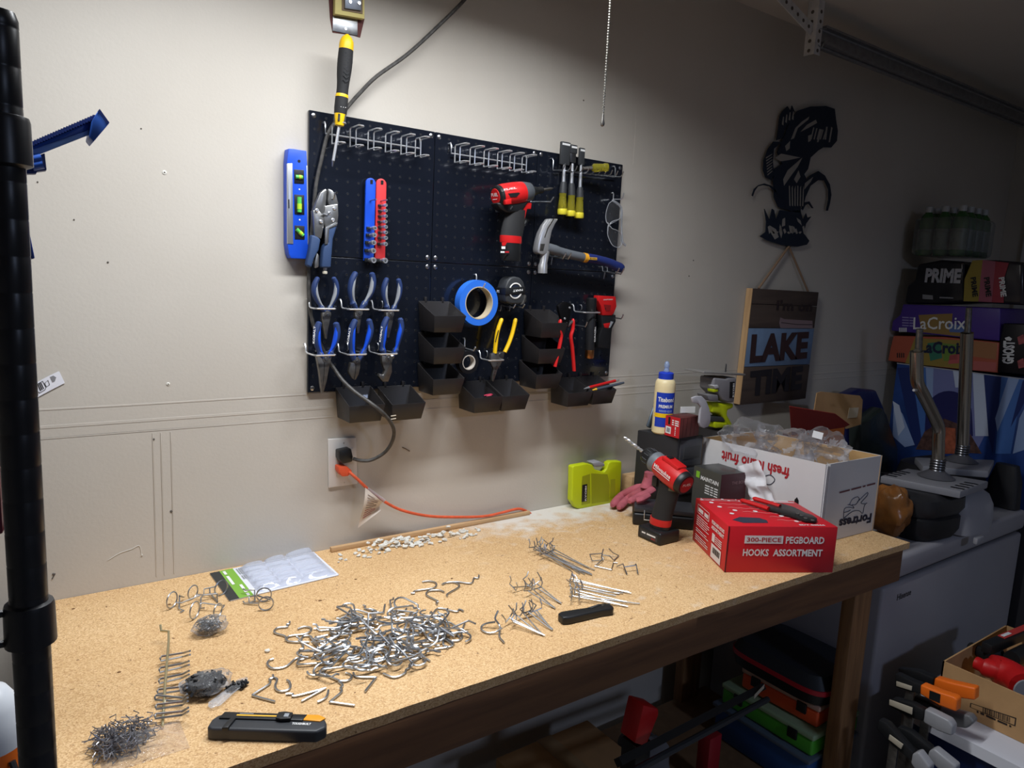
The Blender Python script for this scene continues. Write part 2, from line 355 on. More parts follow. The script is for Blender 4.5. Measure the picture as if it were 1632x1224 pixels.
while zz < zt-.01:
    for q, n_, c in (((pb.x+.011, ty-.0187, zz), (0, -1, 0), fl), ((pb.x-.0057, ty, zz), (-1, 0, 0), fl)):
        B().lathe([(.0055, 0), (.0055, .0006)], q, n_, 12).build('slot_hole', HOLE, c)
    zz += .028
a = V((pb.x-.006, ty-.004, pb.z+.07)); c = V((pb.x-.22, ty+.01, CEIL-.002)); d = (c-a)
m3 = MX.Identity(3); xx = d.normalized(); yy = V((0, 1, 0)); yy = (yy-xx*yy.dot(xx)).normalized(); z3 = xx.cross(yy)
m3 = MX((xx, yy, z3)).transposed()
b = B(); b.box((a+c)/2, (d.length, .003, .036), m3); br = b.build('brace', GAL, hg)
for k in range(7):
    p = a+xx*(.02+k*.03)+V((0, -.0017, 0)); B().lathe([(.0055, 0), (.0055, .0006)], p, (0, -1, 0), 12).build('slot_hole', HOLE, br)
B().tube([V((pb.x+.01, ty-.02, pb.z+.028)), V((pb.x+.03, ty-.02, pb.z+.022)), V((pb.x+.042, ty-.02, pb.z+.045))], .0012, 6).build('tie_wire', ZNC, hg)
B().tube([V((pb.x+.01, ty-.02, pb.z+.075)), V((pb.x+.045, ty-.02, pb.z+.082))], .0012, 6).build('tie_wire', ZNC, hg)

# ------------------------------------------------------------------ junction box, top of the frame
jx = onY(553, 22, WALL)
jb = thing('junction_box', 'yellow-rimmed electrical box with steel plate above the screwdriver', 'outlet', (jx.x, WALL, jx.z-.02))
def slabp(pxs, y0, y1, name, m, par, **k): return B().slab(PX, pxs, y0, y1).build(name, m, par, **k)
slabp([(524, 0), (526, 30), (530, 52), (562, 56), (574, 60), (581, 30), (580, 0), (580, -40), (522, -40)], WALL-.0008, WALL-.0001, 'torn_edge', mat('torn_maroon', (96, 58, 56), .9), jb)
slabp([(531, 22), (570, 30), (570, 57), (530, 49)], WALL-.003, WALL-.0005, 'steel_plate', STL, jb, bevel=.0006)
rim = mat('ivory_yellow', (214, 200, 128), .5)
slabp([(535, -40), (581, -40), (581, 30), (534, 22)], WALL-.016, WALL-.003, 'rim', rim, jb, bevel=.001)
slabp([(545, -40), (578, -40), (578, 22), (545, 16)], WALL-.0175, WALL-.0165, 'inner_rim', mat('brown_box', (120, 100, 76), .6), jb)
rc = slabp([(550, -40), (576, -40), (576, 17), (550, 13)], WALL-.022, WALL-.0176, 'receptacle', mat('grey_metal', (140, 146, 158), .35, .7), jb, bevel=.001)
for q in ((558, 3), (572, 5)): B().lathe([(.004, 0), (.0035, .002)], onY(*q, WALL-.022), (0, -1, 0), 12).build('screw', CHR, rc)
B().lathe([(.003, 0), (.0026, .001)], onY(551, 46, WALL-.003), (0, -1, 0), 12).build('screw', CHR, jb)

# ------------------------------------------------------------------ workbench
def osb():
    m = bpy.data.materials.new('particle_board'); m.use_nodes = True; nt = m.node_tree; p = nt.nodes['Principled BSDF']; L = nt.links.new
    tc = nt.nodes.new('ShaderNodeTexCoord')
    def nz(s, d=4): n = nt.nodes.new('ShaderNodeTexNoise'); n.inputs['Scale'].default_value = s; n.inputs['Detail'].default_value = d; L(tc.outputs['Object'], n.inputs['Vector']); return n
    vo = nt.nodes.new('ShaderNodeTexVoronoi'); vo.inputs['Scale'].default_value = 520; L(tc.outputs['Object'], vo.inputs['Vector'])
    r = nt.nodes.new('ShaderNodeValToRGB'); e = r.color_ramp.elements; e[0].position = 0; e[0].color = (*lin((182, 142, 96)), 1); e[1].position = 1; e[1].color = (*lin((226, 194, 150)), 1)
    q = e.new(.25); q.color = (*lin((202, 164, 116)), 1); q = e.new(.6); q.color = (*lin((212, 176, 128)), 1)
    sx = nt.nodes.new('ShaderNodeSeparateColor'); L(vo.outputs['Color'], sx.inputs[0]); L(sx.outputs[0], r.inputs[0])
    n2 = nz(3.5, 5); r2 = nt.nodes.new('ShaderNodeValToRGB'); r2.color_ramp.elements[0].position = .3; r2.color_ramp.elements[1].position = .7
    r2.color_ramp.elements[0].color = (.86, .82, .76, 1); r2.color_ramp.elements[1].color = (1, 1, 1, 1); L(n2.outputs['Fac'], r2.inputs[0])
    mx = nt.nodes.new('ShaderNodeMix'); mx.data_type = 'RGBA'; mx.blend_type = 'MULTIPLY'; mx.inputs[0].default_value = 1; L(r.outputs[0], mx.inputs[6]); L(r2.outputs[0], mx.inputs[7])
    # dark flecks
    n3 = nz(120, 2); c3 = nt.nodes.new('ShaderNodeValToRGB'); c3.color_ramp.elements[0].position = .24; c3.color_ramp.elements[0].color = (1, 1, 1, 1); c3.color_ramp.elements[1].position = .30; c3.color_ramp.elements[1].color = (0, 0, 0, 1); L(n3.outputs['Fac'], c3.inputs[0])
    m3_ = nt.nodes.new('ShaderNodeMix'); m3_.data_type = 'RGBA'; L(c3.outputs[0], m3_.inputs[0]); L(mx.outputs[2], m3_.inputs[6]); m3_.inputs[7].default_value = (*lin((120, 84, 50)), 1)
    # spilled plaster dust along the wall on the right half
    sp = nt.nodes.new('ShaderNodeSeparateXYZ'); L(tc.outputs['Object'], sp.inputs[0])
    def mr(o, a, b_): k = nt.nodes.new('ShaderNodeMapRange'); k.inputs[1].default_value = a; k.inputs[2].default_value = b_; L(o, k.inputs[0]); return k
    dy = mr(sp.outputs['Y'], -.19, -.0); dx = mr(sp.outputs['X'], .22, .55); n4 = nz(26, 6)
    a1 = nt.nodes.new('ShaderNodeMath'); a1.operation = 'MULTIPLY'; L(dy.outputs[0], a1.inputs[0]); L(dx.outputs[0], a1.inputs[1])
    a2 = nt.nodes.new('ShaderNodeMath'); a2.operation = 'MULTIPLY_ADD'; L(n4.outputs['Fac'], a2.inputs[0]); a2.inputs[1].default_value = 1.6; a2.inputs[2].default_value = -.95
    a3 = nt.nodes.new('ShaderNodeMath'); a3.operation = 'ADD'; L(a1.outputs[0], a3.inputs[0]); L(a2.outputs[0], a3.inputs[1])
    a4 = nt.nodes.new('ShaderNodeMath'); a4.operation = 'MULTIPLY'; a4.use_clamp = True; L(a3.outputs[0], a4.inputs[0]); a4.inputs[1].default_value = 1.5
    a5 = nt.nodes.new('ShaderNodeMath'); a5.operation = 'MULTIPLY'; L(a4.outputs[0], a5.inputs[0]); L(dx.outputs[0], a5.inputs[1])
    m4 = nt.nodes.new('ShaderNodeMix'); m4.data_type = 'RGBA'; L(a5.outputs[0], m4.inputs[0]); L(m3_.outputs[2], m4.inputs[6]); m4.inputs[7].default_value = (*lin((214, 208, 198)), 1)
    L(m4.outputs[2], p.inputs['Base Color']); p.inputs['Roughness'].default_value = .75
    bp = nt.nodes.new('ShaderNodeBump'); bp.inputs['Strength'].default_value = .25; bp.inputs['Distance'].default_value = .001; L(vo.outputs['Distance'], bp.inputs['Height']); L(bp.outputs[0], p.inputs['Normal'])
    return m
OSB = osb(); PINE = wood('pine_stud', (84, 54, 32), (112, 76, 46), 0)
PINEV = wood('pine_post', (112, 78, 48), (150, 110, 70), 2)
XL, XR = -.528, 1.425
wbn = thing('workbench', 'long workbench with raw particleboard top and two-by-four frame below the pegboard', 'workbench', (0, 0, 0))
fr_ = []
for i in range(121):
    x = XL+(XR-XL)*i/120; t = (x+.3)/1.72; y = -.648-.028*max(0, t)**2+.0016*noise.noise(V((x*22, 3, 0)))+.0012*noise.noise(V((x*70, 1, 0)))
    fr_.append(V((x, y, BENCH)))
B().prism(fr_+[V((XR-.005, WALL-.001, BENCH)), V((XL, WALL-.001, BENCH))], (0, 0, -.017)).build('top', OSB, wbn, smooth=False)
B().prism([V((XL, -.645, BENCH-.018)), V((.6, -.648, BENCH-.018)), V((1.405, -.672, BENCH-.018)), V((1.405, -.634, BENCH-.018)), V((XL, -.606, BENCH-.018))], (0, 0, -.089)).build('apron', PINE, wbn, bevel=.003)
B().box((.45, -.03, BENCH-.063), (1.9, .038, .089)).build('apron', PINE, wbn, bevel=.003)
for x in (-.508, .45, 1.386): B().box((x, -.32, BENCH-.063), (.038, .54, .088)).build('crosspiece', PINE, wbn, bevel=.003)
for x, y in ((-.47, -.588), (1.31, -.612), (1.31, -.07), (-.47, -.07)):
    B().box((x, y, (BENCH-.018)/2-.001), (.089, .036, BENCH-.019)).build('leg', PINEV, wbn, bevel=.003)
B().box((.47, -.31, .17), (1.90, .50, .017)).build('shelf', mat('shelf_board', (120, 92, 64), .8, var=.1), wbn)
# ================================================================== pegboard panels
IN = .0254; PW = .3048; BZ = 1.300
PEG = mat('black_pegboard', (20, 24, 34), .18, coat=.3, bump=.04, bscale=500)
PEGH = mat('pegboard_hole', (6, 6, 8), .5); PEGL = mat('pegboard_lip', (40, 43, 52), .25)
SCR = mat('screw_steel', (190, 190, 192), .3, 1.)
hb = B(); hl = B()
for i in range(12):
    for j in range(12):
        x = (i+.5)*IN; z = (j+.5)*IN
        hl.lathe([(.0033, 0), (.0029, .0005), (.0024, .0005), (.0021, .0001)], (x, 0, z), (0, -1, 0), 10)
        hb.lathe([(.0022, .00015), (.00001, .00016)], (x, 0, z), (0, -1, 0), 8)
hbm = hb.mesh('hole_grid', PEGH); hlm = hl.mesh('lip_grid', PEGL)
PL = {(0, 1): 'glossy black metal pegboard panel, upper left, behind the blue and red socket rails', (1, 1): 'glossy black metal pegboard panel, upper middle, behind the red impact driver',
      (2, 1): 'glossy black metal pegboard panel, upper right, behind the chisels and hammer', (0, 0): 'glossy black metal pegboard panel, lower left, behind the row of pliers',
      (1, 0): 'glossy black metal pegboard panel, lower middle, behind the blue tape roll', (2, 0): 'glossy black metal pegboard panel, lower right, behind the flashlight'}
pgb = thing('pegboard', 'glossy black metal pegboard of six square panels screwed to the wall', 'pegboard', (.457, 0, BZ))
for (i, j), lb in PL.items():
    g = .0008
    pn = B().box((PW*(i+.5), (WALL-.001)/2, BZ+PW*(j+.5)), (PW-2*g, WALL-.001, PW-2*g)).build('panel', PEG, pgb, bevel=.0012, smooth=False)
    pn['label'] = lb
    for nm, me in (('hole_grid', hbm), ('lip_grid', hlm)):
        h = bpy.data.objects.new(nm, me); COL.objects.link(h); h.parent = pn; h.location = V((PW*i, 0, BZ+PW*j))-ORG[pn.name]; h['kind'] = 'stuff'
    for sx in (0, 1):
        for sz in (0, 1):
            q = V((PW*(i+sx)+(1-2*sx)*.011, 0, BZ+PW*(j+sz)+(1-2*sz)*.011))
            s_ = B().lathe([(.0056, 0), (.0052, .0012), (.0030, .0024), (.0001, .0026)], q, (0, -1, 0), 14).build('screw', SCR, pn)

def pegz(z): return BZ+(round((z-BZ)/IN-.5)+.5)*IN
def pegx(x): return (round(x/IN-.5)+.5)*IN
WR = .0016
# ------------------------------------------------------------------ wire tool racks (rings) on the top row
def ring_rack(zf, L, Rr, xs, topy, boty, lab):
    a = zf.Y(*L, -.012); c = zf.Y(*Rr, -.012)
    t = thing('wire_tool_rack', lab, 'tool rack', (a.x, -.01, a.z), 'wire racks on the top of the pegboard')
    zb_ = (a.z+c.z)/2
    B().tube([(a.x, .004, zb_+.022), (a.x, -.006, zb_+.024), (a.x, -.010, zb_+.018), (a.x, -.010, zb_), (c.x, -.010, zb_), (c.x, -.010, zb_+.018), (c.x, -.006, zb_+.024), (c.x, .004, zb_+.022)], .0019, 8).build('mounting_bar', CHR, t)
    for k, x in enumerate(xs):
        cx = a.x+(c.x-a.x)*x; h = .0068; yo = -.062; yb = -.0135; zt = zb_+.019; zl = zb_-.021; P = []
        P += [(cx-h, yb, zl), (cx-h, yb, zt-.003), (cx-h, yb-.003, zt)]
        P += [(cx-h, yo+h, zt), (cx-h*.5, yo+.0015, zt), (cx+h*.5, yo+.0015, zt), (cx+h, yo+h, zt)]
        P += [(cx+h, yb-.003, zt), (cx+h, yb, zt-.003), (cx+h, yb, zl+.003), (cx+h, yb-.003, zl)]
        P += [(cx+h, yo+h, zl), (cx+h*.5, yo+.0015, zl), (cx-h*.5, yo+.0015, zl), (cx-h, yo+h, zl), (cx-h, yb-.003, zl)]
        B().tube(P, WR, 7, closed=True).build('ring_loop', CHR, t)
    return t
ring_rack(Z1, (345, 240), (1005, 325), [.09, .27, .455, .64, .81, .97], 0, 0, 'chrome wire rack with ring loops holding the yellow and black screwdriver')
ring_rack(Z2, (190, 215), (765, 300), [.07, .26, .44, .62, .79, .96], 0, 0, 'empty chrome wire rack with ring loops above the red impact driver')
# comb rack on the right for chisels
a = C5.Y(15, 480, -.012); c = C5.Y(945, 585, -.012)
t = thing('chisel_rack', 'zinc wire comb rack holding the chisels at the top right of the pegboard', 'tool rack', (a.x, -.01, a.z))
B().tube([(a.x, .004, a.z+.03), (a.x, -.006, a.z+.03), (a.x, -.010, a.z+.024), (a.x, -.010, a.z), (c.x, -.010, c.z), (c.x, -.010, c.z+.024), (c.x, -.006, c.z+.03), (c.x, .004, c.z+.03)], .0019, 8).build('mounting_bar', ZNC, t)
for k in range(11):
    p = a.lerp(c, .03+k*.094); B().tube([(p.x, -.010, p.z), (p.x, -.040, p.z-.002), (p.x, -.047, p.z+.002), (p.x, -.052, p.z+.011)], WR, 7).build('prong', ZNC, t)

# ------------------------------------------------------------------ chisels standing blade up in the comb rack
AMB = mat('amber_handle', (206, 196, 70), .12, trans=.75, ior=1.3); AMB2 = mat('amber_butt', (222, 208, 60), .25)
def chisel(cap_l, cap_r, cap_b, sh, fer, han, lab, steel=False):
    y = -.026
    bt = C5.Y(*han[1], y); t = thing('wood_chisel', lab, 'chisel', bt, 'chisels in the comb rack')
    l = C5.Y(*cap_l, y); r = C5.Y(*cap_r, y); lo = C5.Y(*cap_b, y); wd = r.x-l.x; zt = (l.z+r.z)/2; cx = C5.Y(*sh[0], y).x
    cm = (l.x+r.x)/2
    B().box((cm, y, (zt+lo.z)/2+.006), (wd*.82, .0032, (zt-lo.z)-.010)).build('blade', STL, t, bevel=.0008)
    z0 = lo.z+(.034 if steel else .004)
    cp = B().box((cm, y, (zt+z0)/2), (wd, .007, zt-z0)).build('blade_guard', DGR, t, bevel=.0012)
    B().box((cm, y-.0042, zt-.006), (wd*.8, .001, .005)).build('guard_window', WHT, cp)
    f0 = C5.Y(*fer[0], y); f1 = C5.Y(*fer[1], y); h1 = C5.Y(*han[1], y)
    B().tube([(cm, y, lo.z+.008), (f0.x, y, f0.z-.004)], [.0036, .0052], 12).build('shank', CHR, t)
    B().tube([f0, f0.lerp(f1, .5), f1], [.0075, .0098, .0105], 14).build('ferrule', DGR, t)
    d = (h1-f1); B().tube([f1, f1+d*.15, f1+d*.55, f1+d*.74], [.0105, .0094, .0112, .0122], 14).build('handle', AMB, t)
    B().tube([f1+d*.73, f1+d*.80, f1+d*.95, h1], [.0124, .0132, .0134, .0118], 14).build('butt', AMB2, t)
chisel((130, 55), (270, 70), (200, 430), [(178, 500)], [(170, 660), (160, 830)], [0, (150, 1150)], 'widest chisel, leftmost of three, blade up in a black guard')
chisel((272, 105), (372, 108), (300, 430), [(300, 500)], [(290, 680), (290, 860)], [0, (275, 1175)], 'middle chisel with bare steel showing below its black guard', True)
chisel((408, 152), (486, 155), (430, 430), [(425, 530)], [(418, 740), (415, 890)], [0, (400, 1205)], 'narrow chisel, right one of three, blade up in a black guard')
a = C5.Y(600, 450, -.045); e = C5.Y(835, 440, -.062)
t = thing('screwdriver', 'amber-handled tool lying across the right half of the chisel rack', 'screwdriver', a)
d = (e-a); B().tube([a, a+d*.12, a+d*.5, a+d*.72, a+d*.8, a+d], [.0075, .0115, .0105, .0095, .0115, .0105], 14).build('handle', AMB, t)
B().tube([a-d*.55, a], [.004, .0055], 10).build('shank', DST, t)

# ------------------------------------------------------------------ level clipped beside the board
y0 = -.018
t = thing('torpedo_level', 'blue torpedo level with three green vials on the left edge of the pegboard', 'level', Z1.Y(150, 1100, y0))
bd = B().slab(Z1, [(88, 335), (120, 337), (212, 352), (216, 440), (226, 1000), (222, 1090), (205, 1104), (105, 1100), (90, 1070), (80, 1000), (78, 430)], y0, WALL-.001).build('body', BLU, t, bevel=.0012)
for pl in ([(78, 440), (114, 438), (120, 1000), (80, 998)],):
    B().slab(Z1, pl, y0-.0012, y0+.004).build('rail', mat('alu_rail', (205, 208, 214), .3, .8), t, bevel=.0004)
B().slab(Z1, [(212, 455), (219, 455), (228, 1004), (220, 1004)], y0-.0012, y0+.004).build('rail', MATS['alu_rail'], t, bevel=.0004)
VG = mat('vial_green', (90, 190, 90), .1, emit=0); VY = mat('vial_lime', (176, 214, 60), .12)
for x0, y0_, x1, y1_, kind in ((126, 480, 194, 580, 0), (128, 655, 196, 795, 1), (130, 870, 198, 968, 2)):
    w_ = B().slab(Z1, [(x0, y0_), (x1, y0_+5), (x1+2, y1_), (x0+2, y1_-3)], y0-.0014, y0+.002).build('vial_window', BLK, t, bevel=.0006)
    cx = (x0+x1)/2; cy = (y0_+y1_)/2
    if kind == 0: p, q = (x0+10, cy+2), (x1-10, cy+6)
    elif kind == 1: p, q = (cx, y0_+18), (cx+1, y1_-16)
    else: p, q = (x0+12, cy-22), (x1-10, cy+22)
    A_ = Z1.Y(*p, y0-.0016); E_ = Z1.Y(*q, y0-.0016); B().cyl(A_, E_, .0042 if kind != 1 else .0048, 14).build('vial', VG, w_)
    m_ = A_.lerp(E_, .5); s_ = (E_-A_)*.3; B().cyl(m_-s_*.2, m_+s_, .0046 if kind != 1 else .0052, 14).build('bubble', VY, w_)
B().lathe([(.003, 0), (.003, .0006)], Z1.Y(160, 423, y0), (0, -1, 0), 14).build('hang_hole', BLK, t)
for q in ((163, 620), (165, 832)): B().lathe([(.0018, 0), (.0012, .0006)], Z1.Y(*q, y0), (0, -1, 0), 10).build('mark', WHT, t)
B().slab(Z1, [(85, 690), (93, 688), (94, 752), (86, 752)], y0-.0016, y0).build('slot', BLK, t)

# ------------------------------------------------------------------ locking pliers
def hook_path(x, z, out, up_=.012, w_=None):
    z = z; return [(x, .004, z+.017), (x, -.004, z+.019), (x, -.007, z+.014), (x, -.007, z), (x, -out+.004, z-.001), (x, -out, z+.004), (x, -out-.003, z+up_)]
def peg_hook(x, z, out, lab, grp, m=ZNC, up_=.012):
    return one(B().tube(hook_path(x, z, out, up_), .0018, 8), 'pegboard_hook', m, lab, 'hook', grp)
y = -.030
t = thing('locking_pliers', 'silver locking pliers with slate blue grips hanging at the left of the pegboard', 'pliers', Z1.Y(330, 1180, y))
SAT = mat('satin_nickel', (172, 172, 172), .34, .9, var=.08, vscale=50); SLATE = mat('slate_grip', (46, 68, 106), .6)
B().slab(Z1, [(262, 765), (285, 700), (310, 642), (345, 614), (356, 625), (352, 690), (345, 760), (330, 800), (305, 800)], y, y+.014).build('jaw', SAT, t, bevel=.003)
B().slab(Z1, [(362, 612), (395, 625), (422, 660), (436, 715), (432, 760), (372, 745), (360, 690), (366, 640)], y, y+.014).build('jaw', SAT, t, bevel=.003)
B().slab(Z1, [(342, 735), (432, 720), (436, 800), (430, 850), (345, 890), (332, 820)], y-.004, y+.016).build('side_plate', SAT, t, bevel=.002)
B().slab(Z1, [(258, 765), (300, 765), (338, 810), (340, 850), (315, 965), (270, 950), (262, 830)], y-.002, y+.014).build('lever_plate', SAT, t, bevel=.002)
for q in ((283, 765), (405, 752), (312, 843), (395, 832), (372, 785)): B().lathe([(.0042, 0), (.004, .002), (.0025, .0032)], Z1.Y(*q, y-.003), (0, -1, 0), 12).build('rivet', CHR, t)
B().tube([Z1.Y(325, 790, y-.005), Z1.Y(355, 800, y-.005), Z1.Y(380, 780, y-.005)], .0018, 6).build('spring', STL, t)
B().slab(Z1, [(345, 885), (432, 850), (428, 875), (400, 960), (392, 1050), (384, 1168), (318, 1166), (330, 1040), (340, 1005), (365, 990)], y-.006, y+.016).build('grip', SLATE, t, bevel=.004, seg=3)
B().slab(Z1, [(344, 888), (430, 852), (425, 872), (372, 892), (362, 1000), (340, 1004)], y-.0075, y-.004).build('channel_edge', SAT, t, bevel=.0006)
B().slab(Z1, [(250, 934), (290, 950), (313, 968), (300, 1040), (268, 1100), (248, 1168), (214, 1150), (236, 1040)], y-.005, y+.014).build('grip', SLATE, t, bevel=.004, seg=3)
B().slab(Z1, [(285, 1060), (300, 1080), (298, 1160), (276, 1170), (268, 1130)], y-.002, y+.01).build('release_lever', SAT, t, bevel=.002)
B().cyl(Z1.Y(345, 1160, y+.004), Z1.Y(340, 1185, y+.004), .004, 12).build('adjusting_screw', CHR, t)
B().lathe([(.005, 0), (.0055, .003), (.005, .006)], Z1.Y(340, 1208, y+.004), (0, 0, 1), 14).build('screw_knob', mat('ivory_knob', (190, 184, 168), .5), t)
p = Z1.Y(356, 690, 0); peg_hook(p.x, p.z, .042, 'zinc pegboard hook carrying the locking pliers by the jaws', 'tool hooks on the pegboard')

# ------------------------------------------------------------------ socket rails
def rail(zl, zr, top, bot, m, lab, socks):
    y = -.014
    lt, lb = C6.Y(zl[0], top, y), C6.Y(zl[1], bot, y); rt, rb = C6.Y(zr[0], top, y), C6.Y(zr[1], bot, y)
    t = thing('socket_rail', lab, 'socket set', lb.lerp(rb, .5))
    wd = (rt-lt).length; c = lt.lerp(rt, .5)
    out = [lb, rb, rt-V((0, 0, wd*.5))]+[V((c.x+math.cos(a)*wd/2, y, c.z-wd*.5+math.sin(a)*wd/2)) for a in [PI*k/12 for k in range(1, 12)]]+[lt-V((0, 0, wd*.5))]
    B().prism(out, (0, .006, 0)).build('rail', m, t, bevel=.0008)
    B().prism([lt.lerp(rt, .68)-V((0, 0, .004)), lt.lerp(rt, .68)-V((0, 0, .013)), lt.lerp(rt, .42)-V((0, 0, .013)), lt.lerp(rt, .42)-V((0, 0, .004))], (0, -.0006, 0)).build('hang_slot', BLK, t)
    for (sx, sy, r) in socks:
        ln = .024; yo = y-.004
        # open end seen in the photo: put the socket so that its mouth lands there
        p = C6.Y(sx, sy, yo-ln); k = r
        clip = B().box((p.x-.003, y-.0025, p.z), (k*2.6, .005, k*1.3)).build('clip', BLK, t, bevel=.0008)
        s_ = B().lathe([(k*.72, 0), (k*.78, .006), (k*.8, .010), (k, .013), (k, ln-.0015), (k*.93, ln), (k*.66, ln), (k*.6, ln-.009), (.0001, ln-.009)], (p.x, yo, p.z), (0, -1, 0), 18).build('socket', CHR, t)
    return t
rail((180, 152), (300, 272), 104, 1112, BLU, 'blue socket rail with five chrome sockets', [(292, 715, .0048), (286, 800, .0052), (278, 893, .0056), (274, 992, .0060), (276, 1108, .0065)])
rail((308, 290), (430, 412), 112, 1105, mat('red_rail', (214, 58, 62), .42), 'red socket rail with a row of small chrome sockets', [(425, 435, .0037), (425, 502, .0037), (425, 568, .0038), (421, 636, .0041), (425, 700, .0042), (425, 768, .0043), (425, 835, .0045), (422, 910, .0048), (418, 1112, .0062)])
for q in ((236, 380), (365, 385)):
    p = C6.Y(*q, -.016); one(B().tube([(p.x, .004, p.z+.012), (p.x, -.005, p.z+.014), (p.x, -.007, p.z+.01), (p.x, -.0072, p.z), (p.x, -.045, p.z+.001)], .0018, 8), 'pegboard_hook', ZNC, 'straight zinc hook through the %s socket rail' % ('blue' if q[0] < 300 else 'red'), 'hook', 'tool hooks on the pegboard')

# ------------------------------------------------------------------ pliers hanging in two tiers
def bracket(zf, l, r, yo, lab, up_=.018):
    a = zf.Y(*l, yo); c = zf.Y(*r, yo); z = (a.z+c.z)/2; xm = (a.x+c.x)/2
    t = thing('plier_bracket', lab, 'hook', (xm, 0, z), 'double-prong brackets on the pegboard')
    B().tube([(a.x, .004, z+up_), (a.x, -.006, z+up_+.001), (a.x, -.010, z+up_-.004), (a.x, -.013, z+.003), (a.x+.001, -.018, z), (a.x+.001, yo+.004, z), (a.x+.004, yo, z), (c.x-.004, yo, z), (c.x-.001, yo+.004, z), (c.x-.001, -.006, z), (c.x-.001, -.0042, z)], .0019, 8).build('bracket_wire', CHR, t)
    B().tube([(xm, .004, z+up_), (xm, -.006, z+up_), (xm, -.009, z+up_-.005), (xm, -.009, z+.006), (xm, -.004, z+.002)], .0016, 8).build('back_peg', ZNC, t)
    return t
def pliers(zf, L, Rr, jaw, joint, y, lab, gm, inner, rad=.0072, brand=None, nose=None):
    pl = [zf.Y(*p, y) for p in L]; pr2 = [zf.Y(*p, y) for p in Rr]; jb_ = [zf.Y(*p, y-.004) for p in jaw]
    zmin = min(p.z for p in jb_); t = thing('pliers', lab, 'pliers', (zf.Y(*joint, y).x, y, zmin), 'pliers hanging in pairs on the pegboard')
    for P, sgn, g in ((pl, 1, L), (pr2, -1, Rr)):
        Q = smooth(P, 5); n = len(Q); rr = [rad*(.72+.38*math.sin(PI*min(1, (i+2)/(n*.75)))) if i < n*.75 else rad*(1.1-.45*((i/n-.75)/.25)) for i in range(n)]
        rr[0] = rad*.45
        gq = B().tube(Q, rr, 12, flat=.8).build('grip', gm, t)
        k0 = int(n*.18); k1 = int(n*.9)
        B().tube([p+V((sgn*rad*.42, -rad*.42, 0)) for p in Q[k0:k1]], [rr[i]*.74*max(.25, math.sin(PI*(i-k0+.6)/(k1-k0+.2)))**.5 for i in range(k0, k1)], 10, flat=.8).build('grip_inlay', inner, gq)
    j = zf.Y(*joint, y); B().lathe([(.0085, -.007), (.009, -.002), (.009, .004), (.0075, .007)], j, (0, -1, 0), 18).build('joint', DST, t)
    for P in (pl, pr2): B().tube([P[-1], j], [.0062, .0062], 10).build('tang', DST, t)
    jw = B().slab(zf, jaw, y-.006, y+.006).build('jaw', DST, t, bevel=.0016)
    if nose: B().slab(zf, nose, y-.0065, y-.0058).build('jaw_gap', BLK, jw)
    B().lathe([(.0035, 0), (.003, .0012)], V(j)+V((0, -.0075, 0)), (0, -1, 0), 12).build('pivot', STL, t)
    if brand:
        A_ = zf.Y(*brand[0], y-rad*1.02); E_ = zf.Y(*brand[1], y-rad*1.02); text('KOBALT', A_, E_, FRONT, WHT, t, bold=.02, hgt=.0042)
    return t
YU, YL = -.030, -.034
pliers(Z3, [(118, 138), (95, 190), (92, 245), (108, 295), (138, 345), (165, 380)], [(222, 138), (243, 190), (243, 250), (226, 300), (203, 348), (186, 380)], [(148, 385), (212, 385), (205, 430), (190, 500), (182, 570), (172, 570), (160, 500), (148, 430)], (178, 398), YU, 'needle-nose pliers with grey and navy grips, top left of the pliers', NAVY, GRY)
pliers(Z3, [(383, 102), (355, 160), (343, 235), (355, 305), (382, 360)], [(490, 105), (500, 165), (488, 240), (452, 305), (415, 365)], [(375, 385), (425, 385), (420, 430), (405, 530), (392, 530), (380, 450)], (398, 385), YU, 'tallest grey and navy pliers, top middle of the pliers', NAVY, GRY, rad=.0082)
pliers(Z3, [(600, 143), (580, 200), (576, 265), (592, 330), (606, 378)], [(675, 148), (686, 205), (678, 275), (655, 335), (630, 385)], [(590, 385), (648, 385), (640, 450), (615, 560), (600, 560), (596, 450)], (618, 395), YU, 'grey and navy pliers, top right of the pliers', NAVY, GRY, rad=.0074)
pliers(Z3, [(128, 448), (108, 515), (106, 590), (126, 660), (155, 712)], [(240, 452), (250, 515), (238, 590), (212, 650), (182, 705)], [(108, 690), (215, 690), (198, 760), (180, 860), (158, 940), (148, 953), (138, 900), (126, 790)], (165, 705), YL-.012, 'long needle-nose pliers with bright blue grips, bottom left, tip down', NAVY, BLU, rad=.0085, brand=((92, 600), (100, 480)), nose=[(161, 728), (165, 735), (160, 830), (152, 900), (150, 900), (157, 820)])
pliers(Z3, [(380, 432), (352, 500), (345, 580), (352, 660), (372, 725)], [(470, 428), (482, 500), (468, 570), (442, 640), (402, 715)], [(345, 735), (415, 735), (412, 770), (402, 815), (380, 856), (358, 848), (332, 800)], (382, 722), YL-.012, 'diagonal cutters with bright blue grips, bottom middle of the pliers', NAVY, BLU, rad=.0085, brand=((330, 600), (345, 490)), nose=[(378, 745), (384, 745), (382, 790), (374, 850), (368, 850), (378, 790)])
pliers(Z3, [(602, 415), (575, 480), (565, 560), (562, 630), (585, 688)], [(690, 422), (696, 490), (682, 560), (665, 630), (640, 688)], [(562, 685), (645, 690), (632, 740), (634, 800), (608, 868), (570, 868), (540, 830), (548, 810), (572, 820), (585, 790), (565, 740)], (602, 700), YL-.012, 'slip-joint pliers with bright blue grips, bottom right of the pliers', NAVY, BLU, rad=.0082, brand=((553, 590), (568, 480)))
B().lathe([(.006, 0), (.005, .003)], Z3.Y(605, 760, YL-.018), (0, -1, 0), 14)
